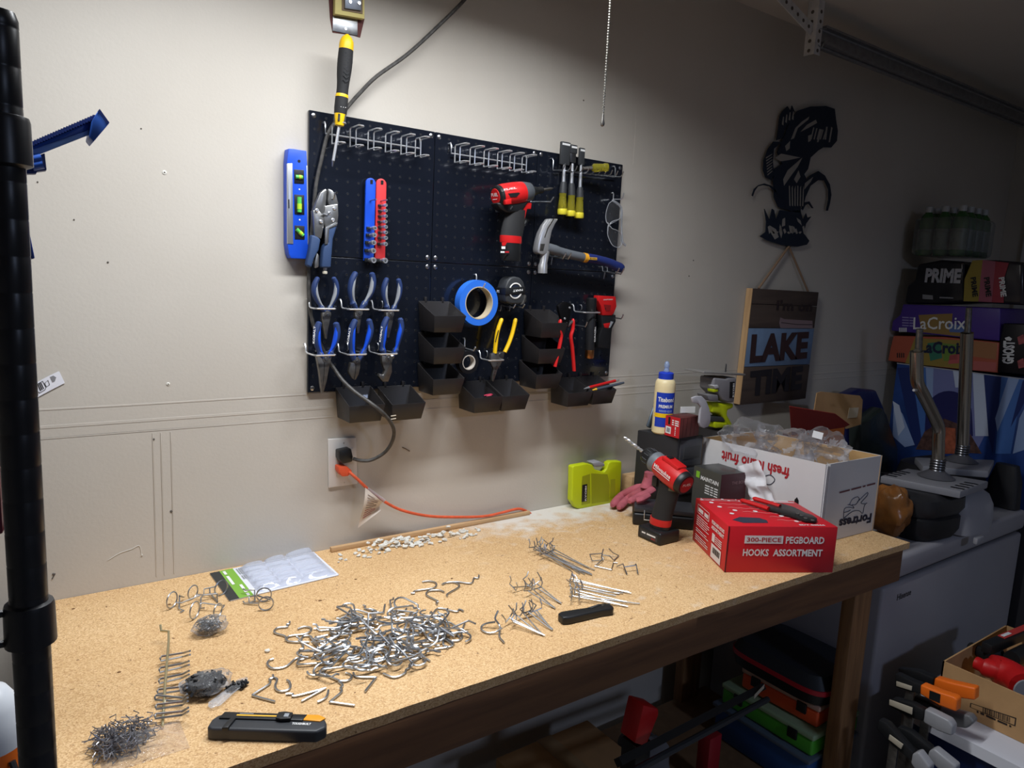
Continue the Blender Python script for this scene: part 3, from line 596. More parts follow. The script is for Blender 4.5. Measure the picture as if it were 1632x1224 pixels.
for l, r, yo, lb in (((98, 358), (246, 360), -.048, 'wire bracket around the top left pliers'), ((325, 365), (480, 362), -.048, 'wire bracket around the top middle pliers'), ((545, 370), (690, 370), -.048, 'wire bracket around the top right pliers'),
                 ((92, 683), (246, 683), -.064, 'wire bracket around the bottom needle-nose pliers'), ((325, 678), (462, 678), -.064, 'wire bracket around the bottom diagonal cutters'), ((540, 676), (678, 673), -.064, 'wire bracket around the bottom slip-joint pliers')):
    bracket(Z3, l, r, yo, lb)
# ================================================================== more tools on the board
# ratchet screwdriver in the first ring
t = thing('ratchet_screwdriver', 'yellow and black ratcheting screwdriver standing in the left wire rack', 'screwdriver', Z6.Y(220, 1160, -.05))
y = -.052
pt = [Z6.Y(322, 240, y), Z6.Y(275, 770, y)]
top, lo = pt; ax = (lo-top).normalized(); L0 = (lo-top).length
def sd(a, b_, prof, name, m): 
    P = [top+(lo-top)*(a+(b_-a)*k/(len(prof)-1)) for k in range(len(prof))]; return B().tube(P, prof, 18).build(name, m, t)
sd(0, .22, [.003, .0105, .0138, .0148, .015, .0148], 'cap', YEL)
g_ = sd(.185, .80, [.0148, .0152, .0155, .0152, .0142, .0128, .0120, .0122], 'grip', RUB)
for k in range(8):
    p = top+(lo-top)*(.28+.05*k); B().tube([p+V((-.006, -.0135, .003)), p+V((0, -.0148, -.002)), p+V((.006, -.0132, .003))], .0008, 5).build('grip_rib', DGR, g_)
sd(.79, .83, [.0128, .0134, .0134], 'ring', YEL)
cl_ = sd(.83, 1.05, [.0132, .0136, .0136, .0128], 'ratchet_collar', RUB)
for k in (-1, 0, 1): B().lathe([(.0009, 0), (.0006, .0006)], top+(lo-top)*.97+V((k*.005, -.0133, 0)), (0, -1, 0), 8).build('mark', WHT, cl_)
nz = sd(1.05, 1.20, [.0125, .0118, .0105, .009], 'nose', YEL)
for k in range(5):
    a_ = k*2*PI/5+.4; d = V((math.cos(a_), math.sin(a_), 0))*.0112; B().tube([top+(lo-top)*1.06+d, top+(lo-top)*1.15+d*.95], .0026, 6).build('nose_slot', DGR, nz)
tip = Z6.Y(218, 1160, y)
B().tube([top+(lo-top)*1.19, tip.lerp(lo, .1)], .0032, 12).build('shaft', CHR, t); B().tube([tip.lerp(lo, .1), tip], [.0032, .0014], 8).build('bit_tip', STL, t)

# ------------------------------------------------------------------ impact driver
y = -.062
t = thing('impact_driver', 'red and black cordless impact driver hanging in the middle of the pegboard', 'power tool', Z2.Y(640, 1030, y))
a = Z2.Y(528, 545, y); c = Z2.Y(800, 505, y); d = (c-a).normalized(); LL = (c-a).length
def st(f): return a+(c-a)*f
B().lathe([(.0215, 0), (.0262, .003), (.027, .012), (.027, .02)], a, d, 28).build('rear_cap', BLK, t)
rd = B().lathe([(.0195, -.0005), (.0185, .0005), (.0001, .0006)][::-1], a-d*.0012, -d, 24).build('rear_disc', RED, t)
X_ = (d.cross(UPZ)).normalized(); X_ = X_ if X_.dot(FRONT) < 0 else X_
rt_ = UPZ.cross(-d).normalized()
text('FUEL', a-d*.002-rt_*.014+UPZ*.001, a-d*.002+rt_*.014+UPZ*.001, -d, WHT, t, bold=.02, hgt=.008)
B().box(a-d*.0022-UPZ*.006, (.0005, .018, .0012)).build('underline', WHT, t)
bd = B().lathe([(.0272, LL*.10), (.0285, LL*.2), (.0288, LL*.5), (.0275, LL*.72), (.024, LL*.8)], a, d, 28).build('body', RED, t)
# raised window and vents on the near side
def onb(x, y_, dy=0): return Z2.Y(x, y_, y-.0285+dy)
B().slab(Z2, [(625, 520), (705, 512), (715, 520), (690, 545), (640, 548)], y-.0288, y-.022).build('vent', BLK, bd)
B().slab(Z2, [(600, 570), (650, 560), (650, 600), (605, 605)], y-.030, y-.02).build('rib', RED, bd, bevel=.001)
B().slab(Z2, [(700, 580), (805, 592), (800, 640), (770, 640), (752, 720), (735, 690), (712, 640), (690, 635)], y-.012, y+.012).build('trigger_frame', RED, t, bevel=.002)
B().slab(Z2, [(700, 605), (730, 608), (722, 632), (702, 630)], y-.0125, y-.011).build('vent', BLK, t)
text('FUEL', onb(590, 498, -.001), onb(690, 482, -.001), FRONT, WHT, t, bold=.02, hgt=.004)
B().lathe([(.0275, LL*.72), (.0262, LL*.8), (.0225, LL*.95), (.0165, LL*1.0)], a, d, 28).build('gear_housing', mat('gear_grey', (88, 92, 98), .45, .3), t)
B().lathe([(.016, LL*.98), (.0125, LL*1.05), (.010, LL*1.15), (.0085, LL*1.18), (.0085, LL*1.32)], a, d, 20).build('collet', BLK, t)
B().lathe([(.0036, LL*1.3), (.0036, LL*1.56), (.0024, LL*1.62), (.001, LL*1.66)], a, d, 8).build('bit', DST, t)
def oval(c_, rx, ry, n=16): return [V(c_)+V((rx*math.cos(2*PI*k/n), ry*math.sin(2*PI*k/n), 0)) for k in range(n)]
def col(zf, rows, y, name, m, par): return B().loft([oval(zf.Y((l+r)/2, v, y), (zf.Y(r, v, y)-zf.Y(l, v, y)).length/2, k) for l, r, v, k in rows]).build(name, m, par)
B().slab(Z2, [(540, 590), (790, 575), (740, 650), (700, 665), (620, 668), (560, 630)], y-.017, y+.017).build('lower_housing', BLK, t, bevel=.005, seg=3)
gr_ = col(Z2, [(612, 755, 645, .017), (608, 752, 690, .017), (590, 745, 740, .0175), (575, 735, 800, .018), (568, 725, 850, .0185)], y, 'grip', RUB, t)
col(Z2, [(566, 722, 845, .0195), (565, 720, 885, .0198), (568, 718, 900, .0195)], y, 'band', RED, t)
bt_ = col(Z2, [(567, 716, 898, .019), (566, 714, 950, .019), (566, 714, 1010, .019), (572, 712, 1035, .017)], y, 'battery', BLK, t)
B().slab(Z2, [(573, 925), (602, 925), (602, 945), (573, 945)], y-.0198, y-.0192).build('label', WHT, bt_); B().slab(Z2, [(566, 962), (596, 962), (596, 974), (566, 974)], y-.0198, y-.0192).build('label', WHT, bt_)
B().slab(Z2, [(575, 895), (618, 890), (600, 918), (578, 920)], y-.0198, y-.0192).build('label', RED, bt_)
B().slab(Z2, [(600, 962), (630, 962), (630, 974), (600, 974)], y-.0198, y-.0192).build('label', DRED, bt_)
for q, e_, lb in (((535, 660), (640, 652), 'zinc wire arm under the rear of the impact driver'), ((800, 585), (960, 525), 'zinc wire arm under the nose of the impact driver')):
    p = Z2.Y(*q, -.012); r = Z2.Y(*e_, -.08)
    one(B().tube([(p.x, .004, p.z+.014), (p.x, -.006, p.z+.015), (p.x, -.009, p.z+.010), (p.x, -.010, p.z), (r.x, -.075, p.z-.002), (r.x+.004, -.082, p.z+.010)], .0019, 8), 'pegboard_hook', ZNC, lb, 'hook', 'tool hooks on the pegboard')

# ------------------------------------------------------------------ hammer
y = -.050
t = thing('claw_hammer', 'claw hammer with polished head, grey neck and navy grip resting on hooks', 'hammer', Z2.Y(890, 1130, y))
POL = mat('polished_steel', (214, 214, 216), .3, .75)
hd = B().slab(Z2, [(944, 712), (1012, 714), (985, 755), (962, 805), (948, 870), (938, 930), (930, 985), (880, 985), (852, 975), (850, 945), (860, 890), (880, 820), (910, 760)], y-.012, y+.012).build('head', POL, t, bevel=.004)
B().slab(Z2, [(968, 712), (978, 712), (930, 790), (905, 860), (900, 855), (922, 785)], y-.0126, y-.011).build('claw_slot', DST, hd)
B().slab(Z2, [(872, 905), (905, 905), (892, 960), (866, 960)], y-.0124, y-.0118).build('cheek', DST, hd)
B().tube([Z2.Y(905, 960, y), Z2.Y(893, 1050, y), Z2.Y(888, 1075, y), Z2.Y(886, 1130, y)], [.0125, .0105, .0125, .0125], 18).build('face', POL, t)
B().tube(smooth([Z2.Y(915, 935, y), Z2.Y(985, 955, y), Z2.Y(1090, 985, y), Z2.Y(1200, 1010, y)]), [.013]*5+[.0115]*8, 14, flat=1.05).build('neck', mat('grey_fibreglass', (92, 96, 102), .5), t)
B().tube([Z2.Y(1196, 1009, y), Z2.Y(1222, 1014, y)], .0128, 16).build('ring', mat('mustard_ring', (226, 160, 40), .5), t)
gp = B().tube(smooth([Z2.Y(1218, 1013, y), Z2.Y(1290, 1022, y), Z2.Y(1380, 1045, y), Z2.Y(1450, 1075, y), Z2.Y(1500, 1100, y)], 4), [.0125, .0125, .0125, .012, .012, .0118, .0118, .012, .0122, .0125, .0128, .013, .0135, .0138, .0135, .012, .007], 16).build('grip', mat('navy_rubber', (30, 44, 104), .55), t)
quadp(Z2.Y(1243, 1026, y-.0126), Z2.Y(1302, 1030, y-.0126), FRONT, GOLD, gp, 'brand_patch', .0065); text('IRWIN', Z2.Y(1247, 1024, y-.0128), Z2.Y(1298, 1028, y-.0128), FRONT, BLK, gp, hgt=.0045, bold=.02)
for q, o_, lb in (((945, 1000), (1065, 985), 'zinc double hook under the hammer neck'), ((1350, 1115), (1470, 1090), 'zinc double hook under the hammer grip end')):
    p = Z2.Y(*q, -.012); r = Z2.Y(*o_, -.075); b = B()
    for dx in (0, .018): b.tube([(p.x+dx, -.010, p.z), (p.x+dx, -.066, p.z-.006), (p.x+dx, -.074, p.z+.004), (p.x+dx, -.077, p.z+.010)], .0018, 8)
    b.tube([(p.x, .004, p.z+.012), (p.x, -.008, p.z+.013), (p.x, -.010, p.z), (p.x+.018, -.010, p.z), (p.x+.018, -.008, p.z+.013), (p.x+.018, .004, p.z+.012)], .0018, 8)
    b.tube([(p.x+.009, -.010, p.z), (p.x+.009, -.006, p.z-.022)], .0018, 8)
    one(b, 'pegboard_hook', ZNC, lb, 'hook', 'tool hooks on the pegboard')

# ------------------------------------------------------------------ safety glasses
GL = ZF(960, 280, 10.2)
CLR = film('clear_lens', (240, 243, 246), .012, .03, .05, 8); FRM = mat('clear_frame', (205, 208, 214), .12, trans=.6)
p = GL.Y(150, 390, 0); pegg = peg_hook(p.x, p.z, .045, 'tall zinc hook carrying the clear safety glasses', 'tool hooks on the pegboard', CHR, .016)
t = thing('safety_glasses', 'clear plastic safety glasses hanging by the nose end at the board edge', 'glasses', GL.Y(250, 1170, -.04))
def gp2(pts): return [GL.Y(x, v, -.034-.016*math.sin(PI*min(1, max(0, (x-50)/330)))) for x, v in pts]
O1 = [(108, 450), (75, 540), (55, 650), (70, 760), (120, 790), (150, 775), (265, 715), (300, 650), (305, 520), (250, 440), (170, 410)]
O2 = [(100, 820), (85, 940), (110, 1030), (165, 1130), (240, 1165), (300, 1140), (320, 1040), (300, 950), (240, 890), (160, 860), (122, 815)]
for O in (O1, O2):
    P = gp2(O); n = len(P); ctr = sum(P, V())/n+V((0, -.006, 0)); b = B(); b.add(P+[ctr], [(i, (i+1) % n, n) for i in range(n)]); b.build('lens', CLR, t)
    B().tube(smooth(P+[P[0]], 3)[:-1], .0011, 6, closed=True).build('lens_rim', FRM, t)
B().tube(smooth(gp2([(70, 760), (100, 785), (90, 830), (85, 940)])), .0014, 6).build('bridge', FRM, t)
B().tube(smooth(gp2([(125, 800), (140, 760), (200, 730), (265, 712)])), .0012, 6).build('nose_pad', FRM, t)
for off in (0, 1): B().tube(smooth([GL.Y(*q, -.02-.01*off) for q in ((160, 400), (300+10*off, 520), (312, 800), (310+20*off, 1060), (380, 1135))]), [.0016]*17, 6, flat=2).build('temple_arm', FRM, t)

# ------------------------------------------------------------------ tapes and tape measure
def ringroll(zf, c, ro, ri, th, y, lab, cat, m, core, name='tape_roll'):
    p = zf.Y(*c, y); t = thing(name, lab, cat, (p.x, p.y, p.z-ro))
    B().lathe([(ri+.002, 0), (ro, 0), (ro, th), (ri+.002, th), (ri+.002, 0)], p, (0, 1, 0), 48).build('tape', m, t)
    B().lathe([(ri, -.0004), (ri+.0022, -.0004), (ri+.0022, th+.0004), (ri, th+.0004), (ri, -.0004)], p, (0, 1, 0), 40).build('core', core, t)
    return t
PT = mat('painters_blue', (40, 112, 222), .6)
ringroll(Z4, (312, 308), .0565, .0385, .024, -.040, 'roll of blue painter\'s tape hanging on a hook', 'tape', PT, mat('tan_core', (190, 176, 150), .7))
p = Z4.Y(275, 125, 0); one(B().tube([(p.x, .004, p.z+.012), (p.x, -.006, p.z+.013), (p.x, -.009, p.z+.008), (p.x, -.009, p.z-.016), (p.x, -.042, p.z-.018), (p.x, -.050, p.z-.008)], .0018, 8), 'pegboard_hook', CHR, 'zinc hook holding the blue tape roll', 'hook', 'tool hooks on the pegboard')
ringroll(Z4, (232, 772), .0285, .0165, .019, -.050, 'small roll of black electrical tape beside the bins', 'tape', mat('vinyl_black', (24, 24, 27), .35), mat('pale_core', (200, 192, 182), .5))
p = Z4.Y(185, 620, 0); one(B().tube([(p.x, .004, p.z+.012), (p.x, -.006, p.z+.013), (p.x, -.009, p.z+.008), (p.x, -.009, p.z-.012), (p.x, -.052, p.z-.014), (p.x, -.060, p.z-.004)], .0018, 8), 'pegboard_hook', CHR, 'zinc hook holding the black electrical tape', 'hook', 'tool hooks on the pegboard')
TM = ZF(780, 430, 17.49); y = -.058
t = thing('tape_measure', 'black and grey tape measure with a white ring, hung upside down', 'tape measure', TM.Y(600, 980, y))
OUT = [(700, 185), (860, 215), (960, 330), (1005, 480), (1010, 680), (1000, 850), (960, 940), (800, 960), (620, 960), (480, 900), (450, 700), (455, 480), (520, 300), (600, 215)]
B().slab(TM, OUT, y, y+.040).build('case', DGR, t, bevel=.005, seg=3)
c = TM.Y(722, 585, y); 
B().lathe([(.0195, -.001), (.0205, .0016), (.0178, .0024), (.0165, -.001)], c, (0, -1, 0), 36).build('white_ring', mat('white_ring', (228, 226, 222), .45), t)
B().lathe([(.0166, .0005), (.0001, .0012)], c, (0, -1, 0), 30).build('face_disc', mat('face_navy', (34, 42, 58), .4), t)
bnd = B().slab(TM, [(450, 505), (960, 462), (1012, 470), (1012, 655), (950, 668), (455, 700)], y-.0030, y+.041).build('band', BLK, t, bevel=.002)
text('HART', TM.Y(925, 535, y-.0034), TM.Y(650, 562, y-.0034), FRONT, WHT, bnd, hgt=.0052, bold=.03)
A_ = V((TM.Y(450, 560, y).x-.0012, y+.036, TM.Y(450, 545, y).z)); text('H', A_+V((0, -.010, 0)), A_, V((-1, 0, 0)), WHT, bnd, hgt=.010, bold=.03)
for k in range(5):
    q = TM.Y(480+45*k, 400-50*k, y+.004); B().tube([q, q+V((0, .032, 0))], .0012, 5).build('grip_rib', BLK, t)
B().slab(TM, [(990, 690), (1040, 720), (1020, 880), (960, 960), (890, 980), (940, 900), (975, 800)], y-.004, y+.01).build('belt_clip', DST, t, bevel=.001)
for u in (325, 575):
    p = TM.Y(u, 1010, -.010); one(B().tube([(p.x, .004, p.z-.012), (p.x, -.008, p.z-.012), (p.x, -.010, p.z-.006), (p.x, -.010, p.z+.002), (p.x, -.066, p.z-.001), (p.x, -.074, p.z+.008)], .0018, 8), 'pegboard_hook', ZNC, 'zinc hook under the %s side of the tape measure' % ('left' if u < 400 else 'right'), 'hook', 'tool hooks on the pegboard')

# ------------------------------------------------------------------ wire strippers and crimper
y = -.040
t = thing('wire_strippers', 'wire strippers with bright yellow handles, jaws down', 'wire strippers', Z4.Y(418, 925, y))
for P, s_ in (([(490, 428), (458, 520), (443, 610), (434, 700)], 1), ([(598, 428), (572, 540), (545, 620), (512, 692)], -1)):
    Q = smooth([Z4.Y(*q, y) for q in P], 5); B().tube(Q, [.004]+[.0066]*(len(Q)-1), 12, flat=.75).build('handle', YEL, t)
text('~KLEIN', Z4.Y(440, 615, y-.0068), Z4.Y(465, 520, y-.0068), FRONT, BLK, t, hgt=.0035)
jw = B().slab(Z4, [(405, 705), (445, 690), (510, 690), (505, 730), (480, 790), (455, 830), (440, 880), (425, 922), (412, 918), (415, 880), (425, 820), (400, 770)], y-.004, y+.004).build('jaw', DST, t, bevel=.0012)
for k in range(5): B().lathe([(.0012, 0), (.0012, .0005)], Z4.Y(452-6*k, 780+22*k, y-.004), (0, -1, 0), 8).build('wire_notch', BLK, jw)
B().lathe([(.006, 0), (.005, .002)], Z4.Y(480, 712, y-.004), (0, -1, 0), 14).build('pivot', STL, t)
bracket(Z4, (392, 752), (512, 760), -.055, 'wire bracket around the yellow wire strippers')
y = -.075
t = thing('crimping_tool', 'red-handled crimping pliers with black jaws between the bins and flashlight', 'pliers', Z4.Y(980, 840, y))
for P in ([(948, 435), (936, 510), (952, 560), (940, 640), (922, 720), (903, 805)], [(1045, 430), (1043, 510), (1028, 570), (1038, 650), (1046, 740), (1053, 838)]):
    Q = smooth([Z4.Y(*q, y) for q in P], 4); B().tube(Q, [.003]+[.0062]*(len(Q)-1), 12, flat=.7).build('handle', RED, t)
hd = B().slab(Z4, [(930, 330), (960, 305), (1000, 300), (1035, 320), (1030, 380), (1020, 440), (1010, 490), (985, 500), (968, 470), (950, 420), (935, 370)], y-.005, y+.005).build('jaw', mat('black_oxide', (40, 40, 42), .35, .8), t, bevel=.0014)
for q in ((1018, 345), (992, 480), (980, 430)): B().lathe([(.0032, 0), (.0026, .0016)], Z4.Y(*q, y-.005), (0, -1, 0), 12).build('rivet', CHR, hd)
B().tube([Z4.Y(952, 455, y), Z4.Y(985, 490, y)], .004, 8).build('tang', DST, t); B().tube([Z4.Y(1042, 450, y), Z4.Y(1000, 490, y)], .004, 8).build('tang', DST, t)
p = Z4.Y(985, 470, 0); peg_hook(p.x, p.z, .088, 'zinc hook carrying the red-handled crimping pliers', 'tool hooks on the pegboard')

# ------------------------------------------------------------------ flashlight, red utility tool
y = -.035
t = thing('flashlight', 'black pocket flashlight with a copper end cap hanging head up', 'flashlight', Z4.Y(1172, 742, y))
top = Z4.Y(1190, 268, y); bot = Z4.Y(1171, 738, y); H = (bot-top).length; ax = (bot-top).normalized()
B().lathe([(.0125, 0), (.0145, .002), (.0148, .022), (.0138, .026), (.0138, .034), (.012, .04)], top, ax, 24).build('head', BLK, t)
bd = B().lathe([(.012, .038), (.0132, .046), (.0132, H*.84), (.0126, H*.86)], top, ax, 24).build('barrel', mat('barrel_black', (34, 35, 38), .4), t)
B().lathe([(.0126, H*.86), (.0129, H*.87), (.0129, H*.985), (.0118, H)], top, ax, 24).build('end_cap', COPPER, t)
text('DURACELL', Z4.Y(1218, 610, y-.0134), Z4.Y(1222, 492, y-.0134), FRONT, WHT, bd, hgt=.005, bold=.02)
bracket(Z4, (1132, 378), (1262, 388), -.056, 'wire bracket around the flashlight head')
y = -.032
t = thing('utility_cutter', 'red and black utility cutter hanging at the right edge of the pegboard', 'cutter', Z4.Y(1290, 660, y))
bd = B().slab(Z4, [(1242, 250), (1378, 258), (1386, 335), (1368, 380), (1350, 405), (1275, 405), (1262, 330), (1240, 290)], y, y+.02).build('head', RED, t, bevel=.002)
text('CRAFTSMAN', Z4.Y(1280, 287, y-.0004), Z4.Y(1352, 284, y-.0004), FRONT, WHT, bd, hgt=.0032, bold=.02)
B().slab(Z4, [(1285, 320), (1340, 325), (1335, 370), (1300, 372)], y-.0008, y).build('recess', mat('dark_red', (130, 24, 26), .5), bd)
B().lathe([(.002, 0), (.002, .0006)], Z4.Y(1298, 352, y-.0008), (0, -1, 0), 10).build('screw', BLK, bd)
by = B().slab(Z4, [(1266, 403), (1378, 400), (1380, 450), (1350, 510), (1342, 590), (1328, 662), (1240, 655), (1252, 560), (1272, 500)], y+.002, y+.02).build('body', BLK, t, bevel=.002)
B().slab(Z4, [(1283, 470), (1335, 462), (1322, 505), (1290, 500)], y+.0012, y+.003).build('thumb_slide', RED, by, bevel=.0006)
B().slab(Z4, [(1340, 450), (1360, 455), (1335, 500), (1326, 502)], y+.0012, y+.003).build('accent', GRY, by)
p = Z4.Y(1345, 420, 0); peg_hook(p.x, p.z, .045, 'zinc hook carrying the red utility cutter', 'tool hooks on the pegboard')

# ------------------------------------------------------------------ plastic bins
BIN = mat('bin_plastic', (38, 36, 37), .4, coat=.1)
W2, D2, HB, HF = .087, .086, .070, .040      # width, depth, back height, front height
def bin_mesh():
    b = B(); t_ = .0018; zf = -.030; zb = -.070
    o = [V((0, -.004, 0)), V((W2, -.004, 0)), V((W2, -D2, zf)), V((0, -D2, zf))]
    bo = [V((.006, -.004, zb)), V((W2-.006, -.004, zb)), V((W2-.006, -D2+.010, zb)), V((.006, -D2+.010, zb))]
    i_ = [V((t_, -.004-t_, 0)), V((W2-t_, -.004-t_, 0)), V((W2-t_, -D2+t_, zf)), V((t_, -D2+t_, zf))]
    bi = [p+V((t_ if p.x < .05 else -t_, -t_ if p.y > -.03 else t_, t_)) for p in bo]
    b.add(o+bo+i_+bi, [(0, 1, 5, 4), (1, 2, 6, 5), (2, 3, 7, 6), (3, 0, 4, 7), (4, 5, 6, 7), (8, 9, 1, 0), (9, 10, 2, 1), (10, 11, 3, 2), (11, 8, 0, 3), (8, 12, 13, 9), (9, 13, 14, 10), (10, 14, 15, 11), (11, 15, 12, 8), (12, 15, 14, 13)])
    return b
bmesh_ = bin_mesh().mesh('bin', BIN, bevel=.0007, seg=2)
lugm = B().box((0, -.003, .003), (.006, .006, .014)).mesh('hanging_lug', BIN, bevel=.0006)
BINS = [(Z3, (232, 905), 'black plastic bin at the bottom left, below the needle-nose pliers'), (Z3, (525, 898), 'black plastic bin at the bottom left, below the slip-joint pliers'),
        (Z3, (810, 303), 'top black bin of the stack left of the blue tape roll'), (Z3, (808, 520), 'middle black bin of the stack below the blue tape roll'), (Z3, (803, 733), 'bottom black bin of the stack beside the electrical tape'),
        (Z4, (140, 918), 'black plastic bin below the electrical tape, left of a pair'), (Z4, (352, 908), 'black plastic bin below the yellow wire strippers'),
        (Z4, (655, 355), 'top black bin of the stack left of the crimping pliers'), (Z4, (635, 555), 'middle black bin of the stack left of the crimping pliers'), (Z4, (615, 748), 'bottom black bin of the stack left of the crimping pliers'),
        (Z4, (862, 892), 'black plastic bin below the crimping pliers, left of a pair'), (Z4, (1055, 880), 'black plastic bin at the bottom right holding two pens')]
binpos = []
for zf, q, lb in BINS:
    p = zf.Y(*q, 0); o = bpy.data.objects.new('parts_bin', bmesh_); COL.objects.link(o); o.location = (p.x, 0, p.z); ORG[o.name] = V(o.location)
    tag(o, lb, 'bin', 'black plastic bins on the pegboard'); 
    for lx in (.02, W2-.02): l = bpy.data.objects.new('hanging_lug', lugm); COL.objects.link(l); l.parent = o; l.location = (lx, 0, 0)
    binpos.append(V(o.location))
# contents: red clip, brown insert, two pens
p = binpos[5]; one(B().tube(smooth([p+V((.045, -.06, -.030)), p+V((.058, -.07, -.026)), p+V((.068, -.062, -.030)), p+V((.055, -.055, -.033))]), .0016, 6), 'hair_tie', mat('pink_cord', (206, 60, 90), .6), 'small pink loop in the bin below the electrical tape', 'cord')
for i, (a_, b_, m, nm, lb) in enumerate((((1130, 978), (1400, 908), RED, 'pen', 'red pen resting across the bottom right bin'), ((1190, 990), (1440, 930), mat('slate_pen', (74, 82, 94), .4), 'pencil', 'slate grey pencil resting across the bottom right bin'))):
    A_ = Z4.Y(*a_, -.070); E_ = Z4.Y(*b_, -.060-.006*i); t = thing(nm, lb, nm, A_)
    d = E_-A_; B().tube([A_+d*.14, A_+d*.9], .0042, 10).build('barrel', m, t); B().tube([A_, A_+d*.15], [.0012, .0042], 10).build('tip', CHR if not i else GOLD, t)
    B().tube([A_+d*.9, A_+d], [.0042, .003], 10).build('end', CHR if not i else m, t)

# ------------------------------------------------------------------ wall outlet, black cord, orange extension cord
y = WALL
t = thing('wall_outlet', 'white wall outlet plate with two plugs above the bench', 'outlet', onY(548, 778, WALL))
pl = B().slab(PX, [(523, 700), (568, 697), (570, 771), (524, 778)], WALL-.0055, WALL-.0002).build('cover_plate', mat('outlet_white', (214, 210, 206), .4), t, bevel=.002, seg=3)
B().slab(PX, [(537, 717), (563, 714), (564, 756), (537, 761)], WALL-.0072, WALL-.005).build('receptacle', mat('outlet_face', (206, 202, 198), .4), t, bevel=.0008)
for q in ((548, 706), (549, 769)): B().lathe([(.002, 0), (.0016, .0008)], onY(*q, WALL-.0055), (0, -1, 0), 10).build('screw', SCR, pl)
CORD = mat('grey_black_cord', (66, 64, 62), .55, var=.35, vscale=90)
def cordp(pts): return smooth([onY(u, v, yy) for u, v, yy in pts], 5)
t = thing('black_power_cord', 'dusty black power cord running behind the pegboard tools into the outlet', 'cord', onY(553, 735, WALL-.02))
P = cordp([(762, -30, -.02), (740, 0, -.02), (700, 40, -.02), (650, 86, -.018), (600, 122, -.014), (572, 150, -.010), (556, 168, -.008), (534, 195, -.008), (522, 215, -.009), (512, 255, -.010), (504, 292, -.010), (500, 330, -.009), (494, 400, -.008), (492, 470, -.008), (500, 520, -.012), (520, 568, -.020), (533, 588, -.030), (546, 606, -.05), (565, 624, -.075), (590, 642, -.102), (608, 656, -.112), (622, 672, -.105), (628, 688, -.090), (624, 706, -.070), (612, 722, -.052), (592, 733, -.040), (575, 734, -.034), (563, 731, -.030)])
B().tube(P, .0042, 10).build('cable', CORD, t)
B().slab(PX, [(541, 719), (560, 715), (563, 728), (562, 736), (546, 740), (541, 732)], WALL-.034, WALL-.0075).build('plug', BLK, t, bevel=.003)
for q in (663, 668): B().tube([onY(627, q, -.095)+V((-.0062, 0, 0)), onY(627, q, -.095)+V((.0062, 0, .001))], .0012, 6).build('zip_tie', mat('beige_tie', (190, 178, 160), .5), t)
ORC = mat('orange_cord', (214, 92, 58), .5, var=.12, vscale=60)
t = thing('orange_extension_cord', 'orange extension cord plugged into the outlet and running along the bench edge', 'cord', onY(553, 752, WALL-.02))
P = cordp([(556, 752, -.024), (570, 764, -.030), (590, 783, -.030), (612, 799, -.026), (640, 813, -.020), (680, 822, -.014), (720, 824, -.010), (770, 823, -.010), (800, 817, -.010), (825, 811, -.010), (838, 814, -.006), (846, 819, -.004)])
B().tube(P, .0036, 10).build('cable', ORC, t)
B().slab(PX, [(540, 744), (553, 743), (562, 751), (556, 759), (546, 760), (540, 752)], WALL-.034, WALL-.0075).build('plug', mat('orange_plug', (226, 88, 52), .5), t, bevel=.003)
a0 = onY(585, 779, -.032); c0 = onY(612, 798, -.030); B().tube([a0, c0], .0046, 10).build('tag_wrap', film('tag_film', (240, 225, 215), .35, .3, .3, 90), t)
TG = B().grid(lambda u, v: (onY(582+26*u-16*(v > .5)*(v-.5)*0, 777+22*u, -.036).lerp(onY(572+38*u-4*u*u, 843-30*u, -.030), v) + V((0, -.006*math.sin(v*PI*1.5+u*2), 0))), 8, 12)
tg = TG.build('warning_tag', mat('tag_paper', (206, 196, 186), .6), t, flip=False)
for k in range(10):
    v = .12+.075*k; f_ = lambda u, v: (onY(582+26*u, 777+22*u, -.036).lerp(onY(572+38*u-4*u*u, 843-30*u, -.030), v)+V((0, -.006*math.sin(v*PI*1.5+u*2)-.0008, 0)))
    B().tube([f_(.15+.1*j, v) for j in range(7 if k % 3 else 5)], .0005, 4).build('print_line', mat('brown_ink', (110, 84, 76), .8) if k < 6 else DRED, tg)
# ================================================================== loose things on the bench
ZB = BENCH
def bz(zf, pts, z=.0025): return [zf.Z(x, v, ZB+(p[0] if (p := (h if isinstance(h, tuple) else (h,))) else z)) for x, v, h in [(q[0], q[1], q[2] if len(q) > 2 else z) for q in pts]]
HR = .0019
def wire(zf, pts, name, lab, cat, grp, m=ZNC, r=HR, k=1, z=.0028):
    P = bz(zf, pts, z); P = smooth(P, k) if k > 1 else P
    return one(B().tube(P, r, 6), name, m, lab, cat, grp)
# ---- big pile of pegboard hooks
def hookJ(L=.030, R=.0125, a1=210):
    P = [(-.016, .008), (-.010, .008), (-.006, .0005), (0, 0), (L, 0)]
    P += [(L+R*math.sin(math.radians(a)), R-R*math.cos(math.radians(a))) for a in range(20, a1+1, 19)]
    return P
def hookL(L=.036, T=.034, ang=62):
    a = math.radians(ang); return [(-.014, .009), (-.008, .009), (-.005, .001), (0, 0), (L, 0), (L+.002, .002), (L+.002-T*math.cos(a), .002+T*math.sin(a))]
def hookS(L=.05): return [(-.014, .009), (-.008, .009), (-.005, .001), (0, 0), (L, 0), (L+.006, .006)]
PM = [B().tube([(x, y_, 0) for x, y_ in f], HR, 6).mesh('pile_hook', ZNC) for f in (hookJ(), hookJ(.022, .015, 190), hookL(), hookJ(.036, .011, 170), hookL(.044, .026, 80))]
rnd = random.Random(5)
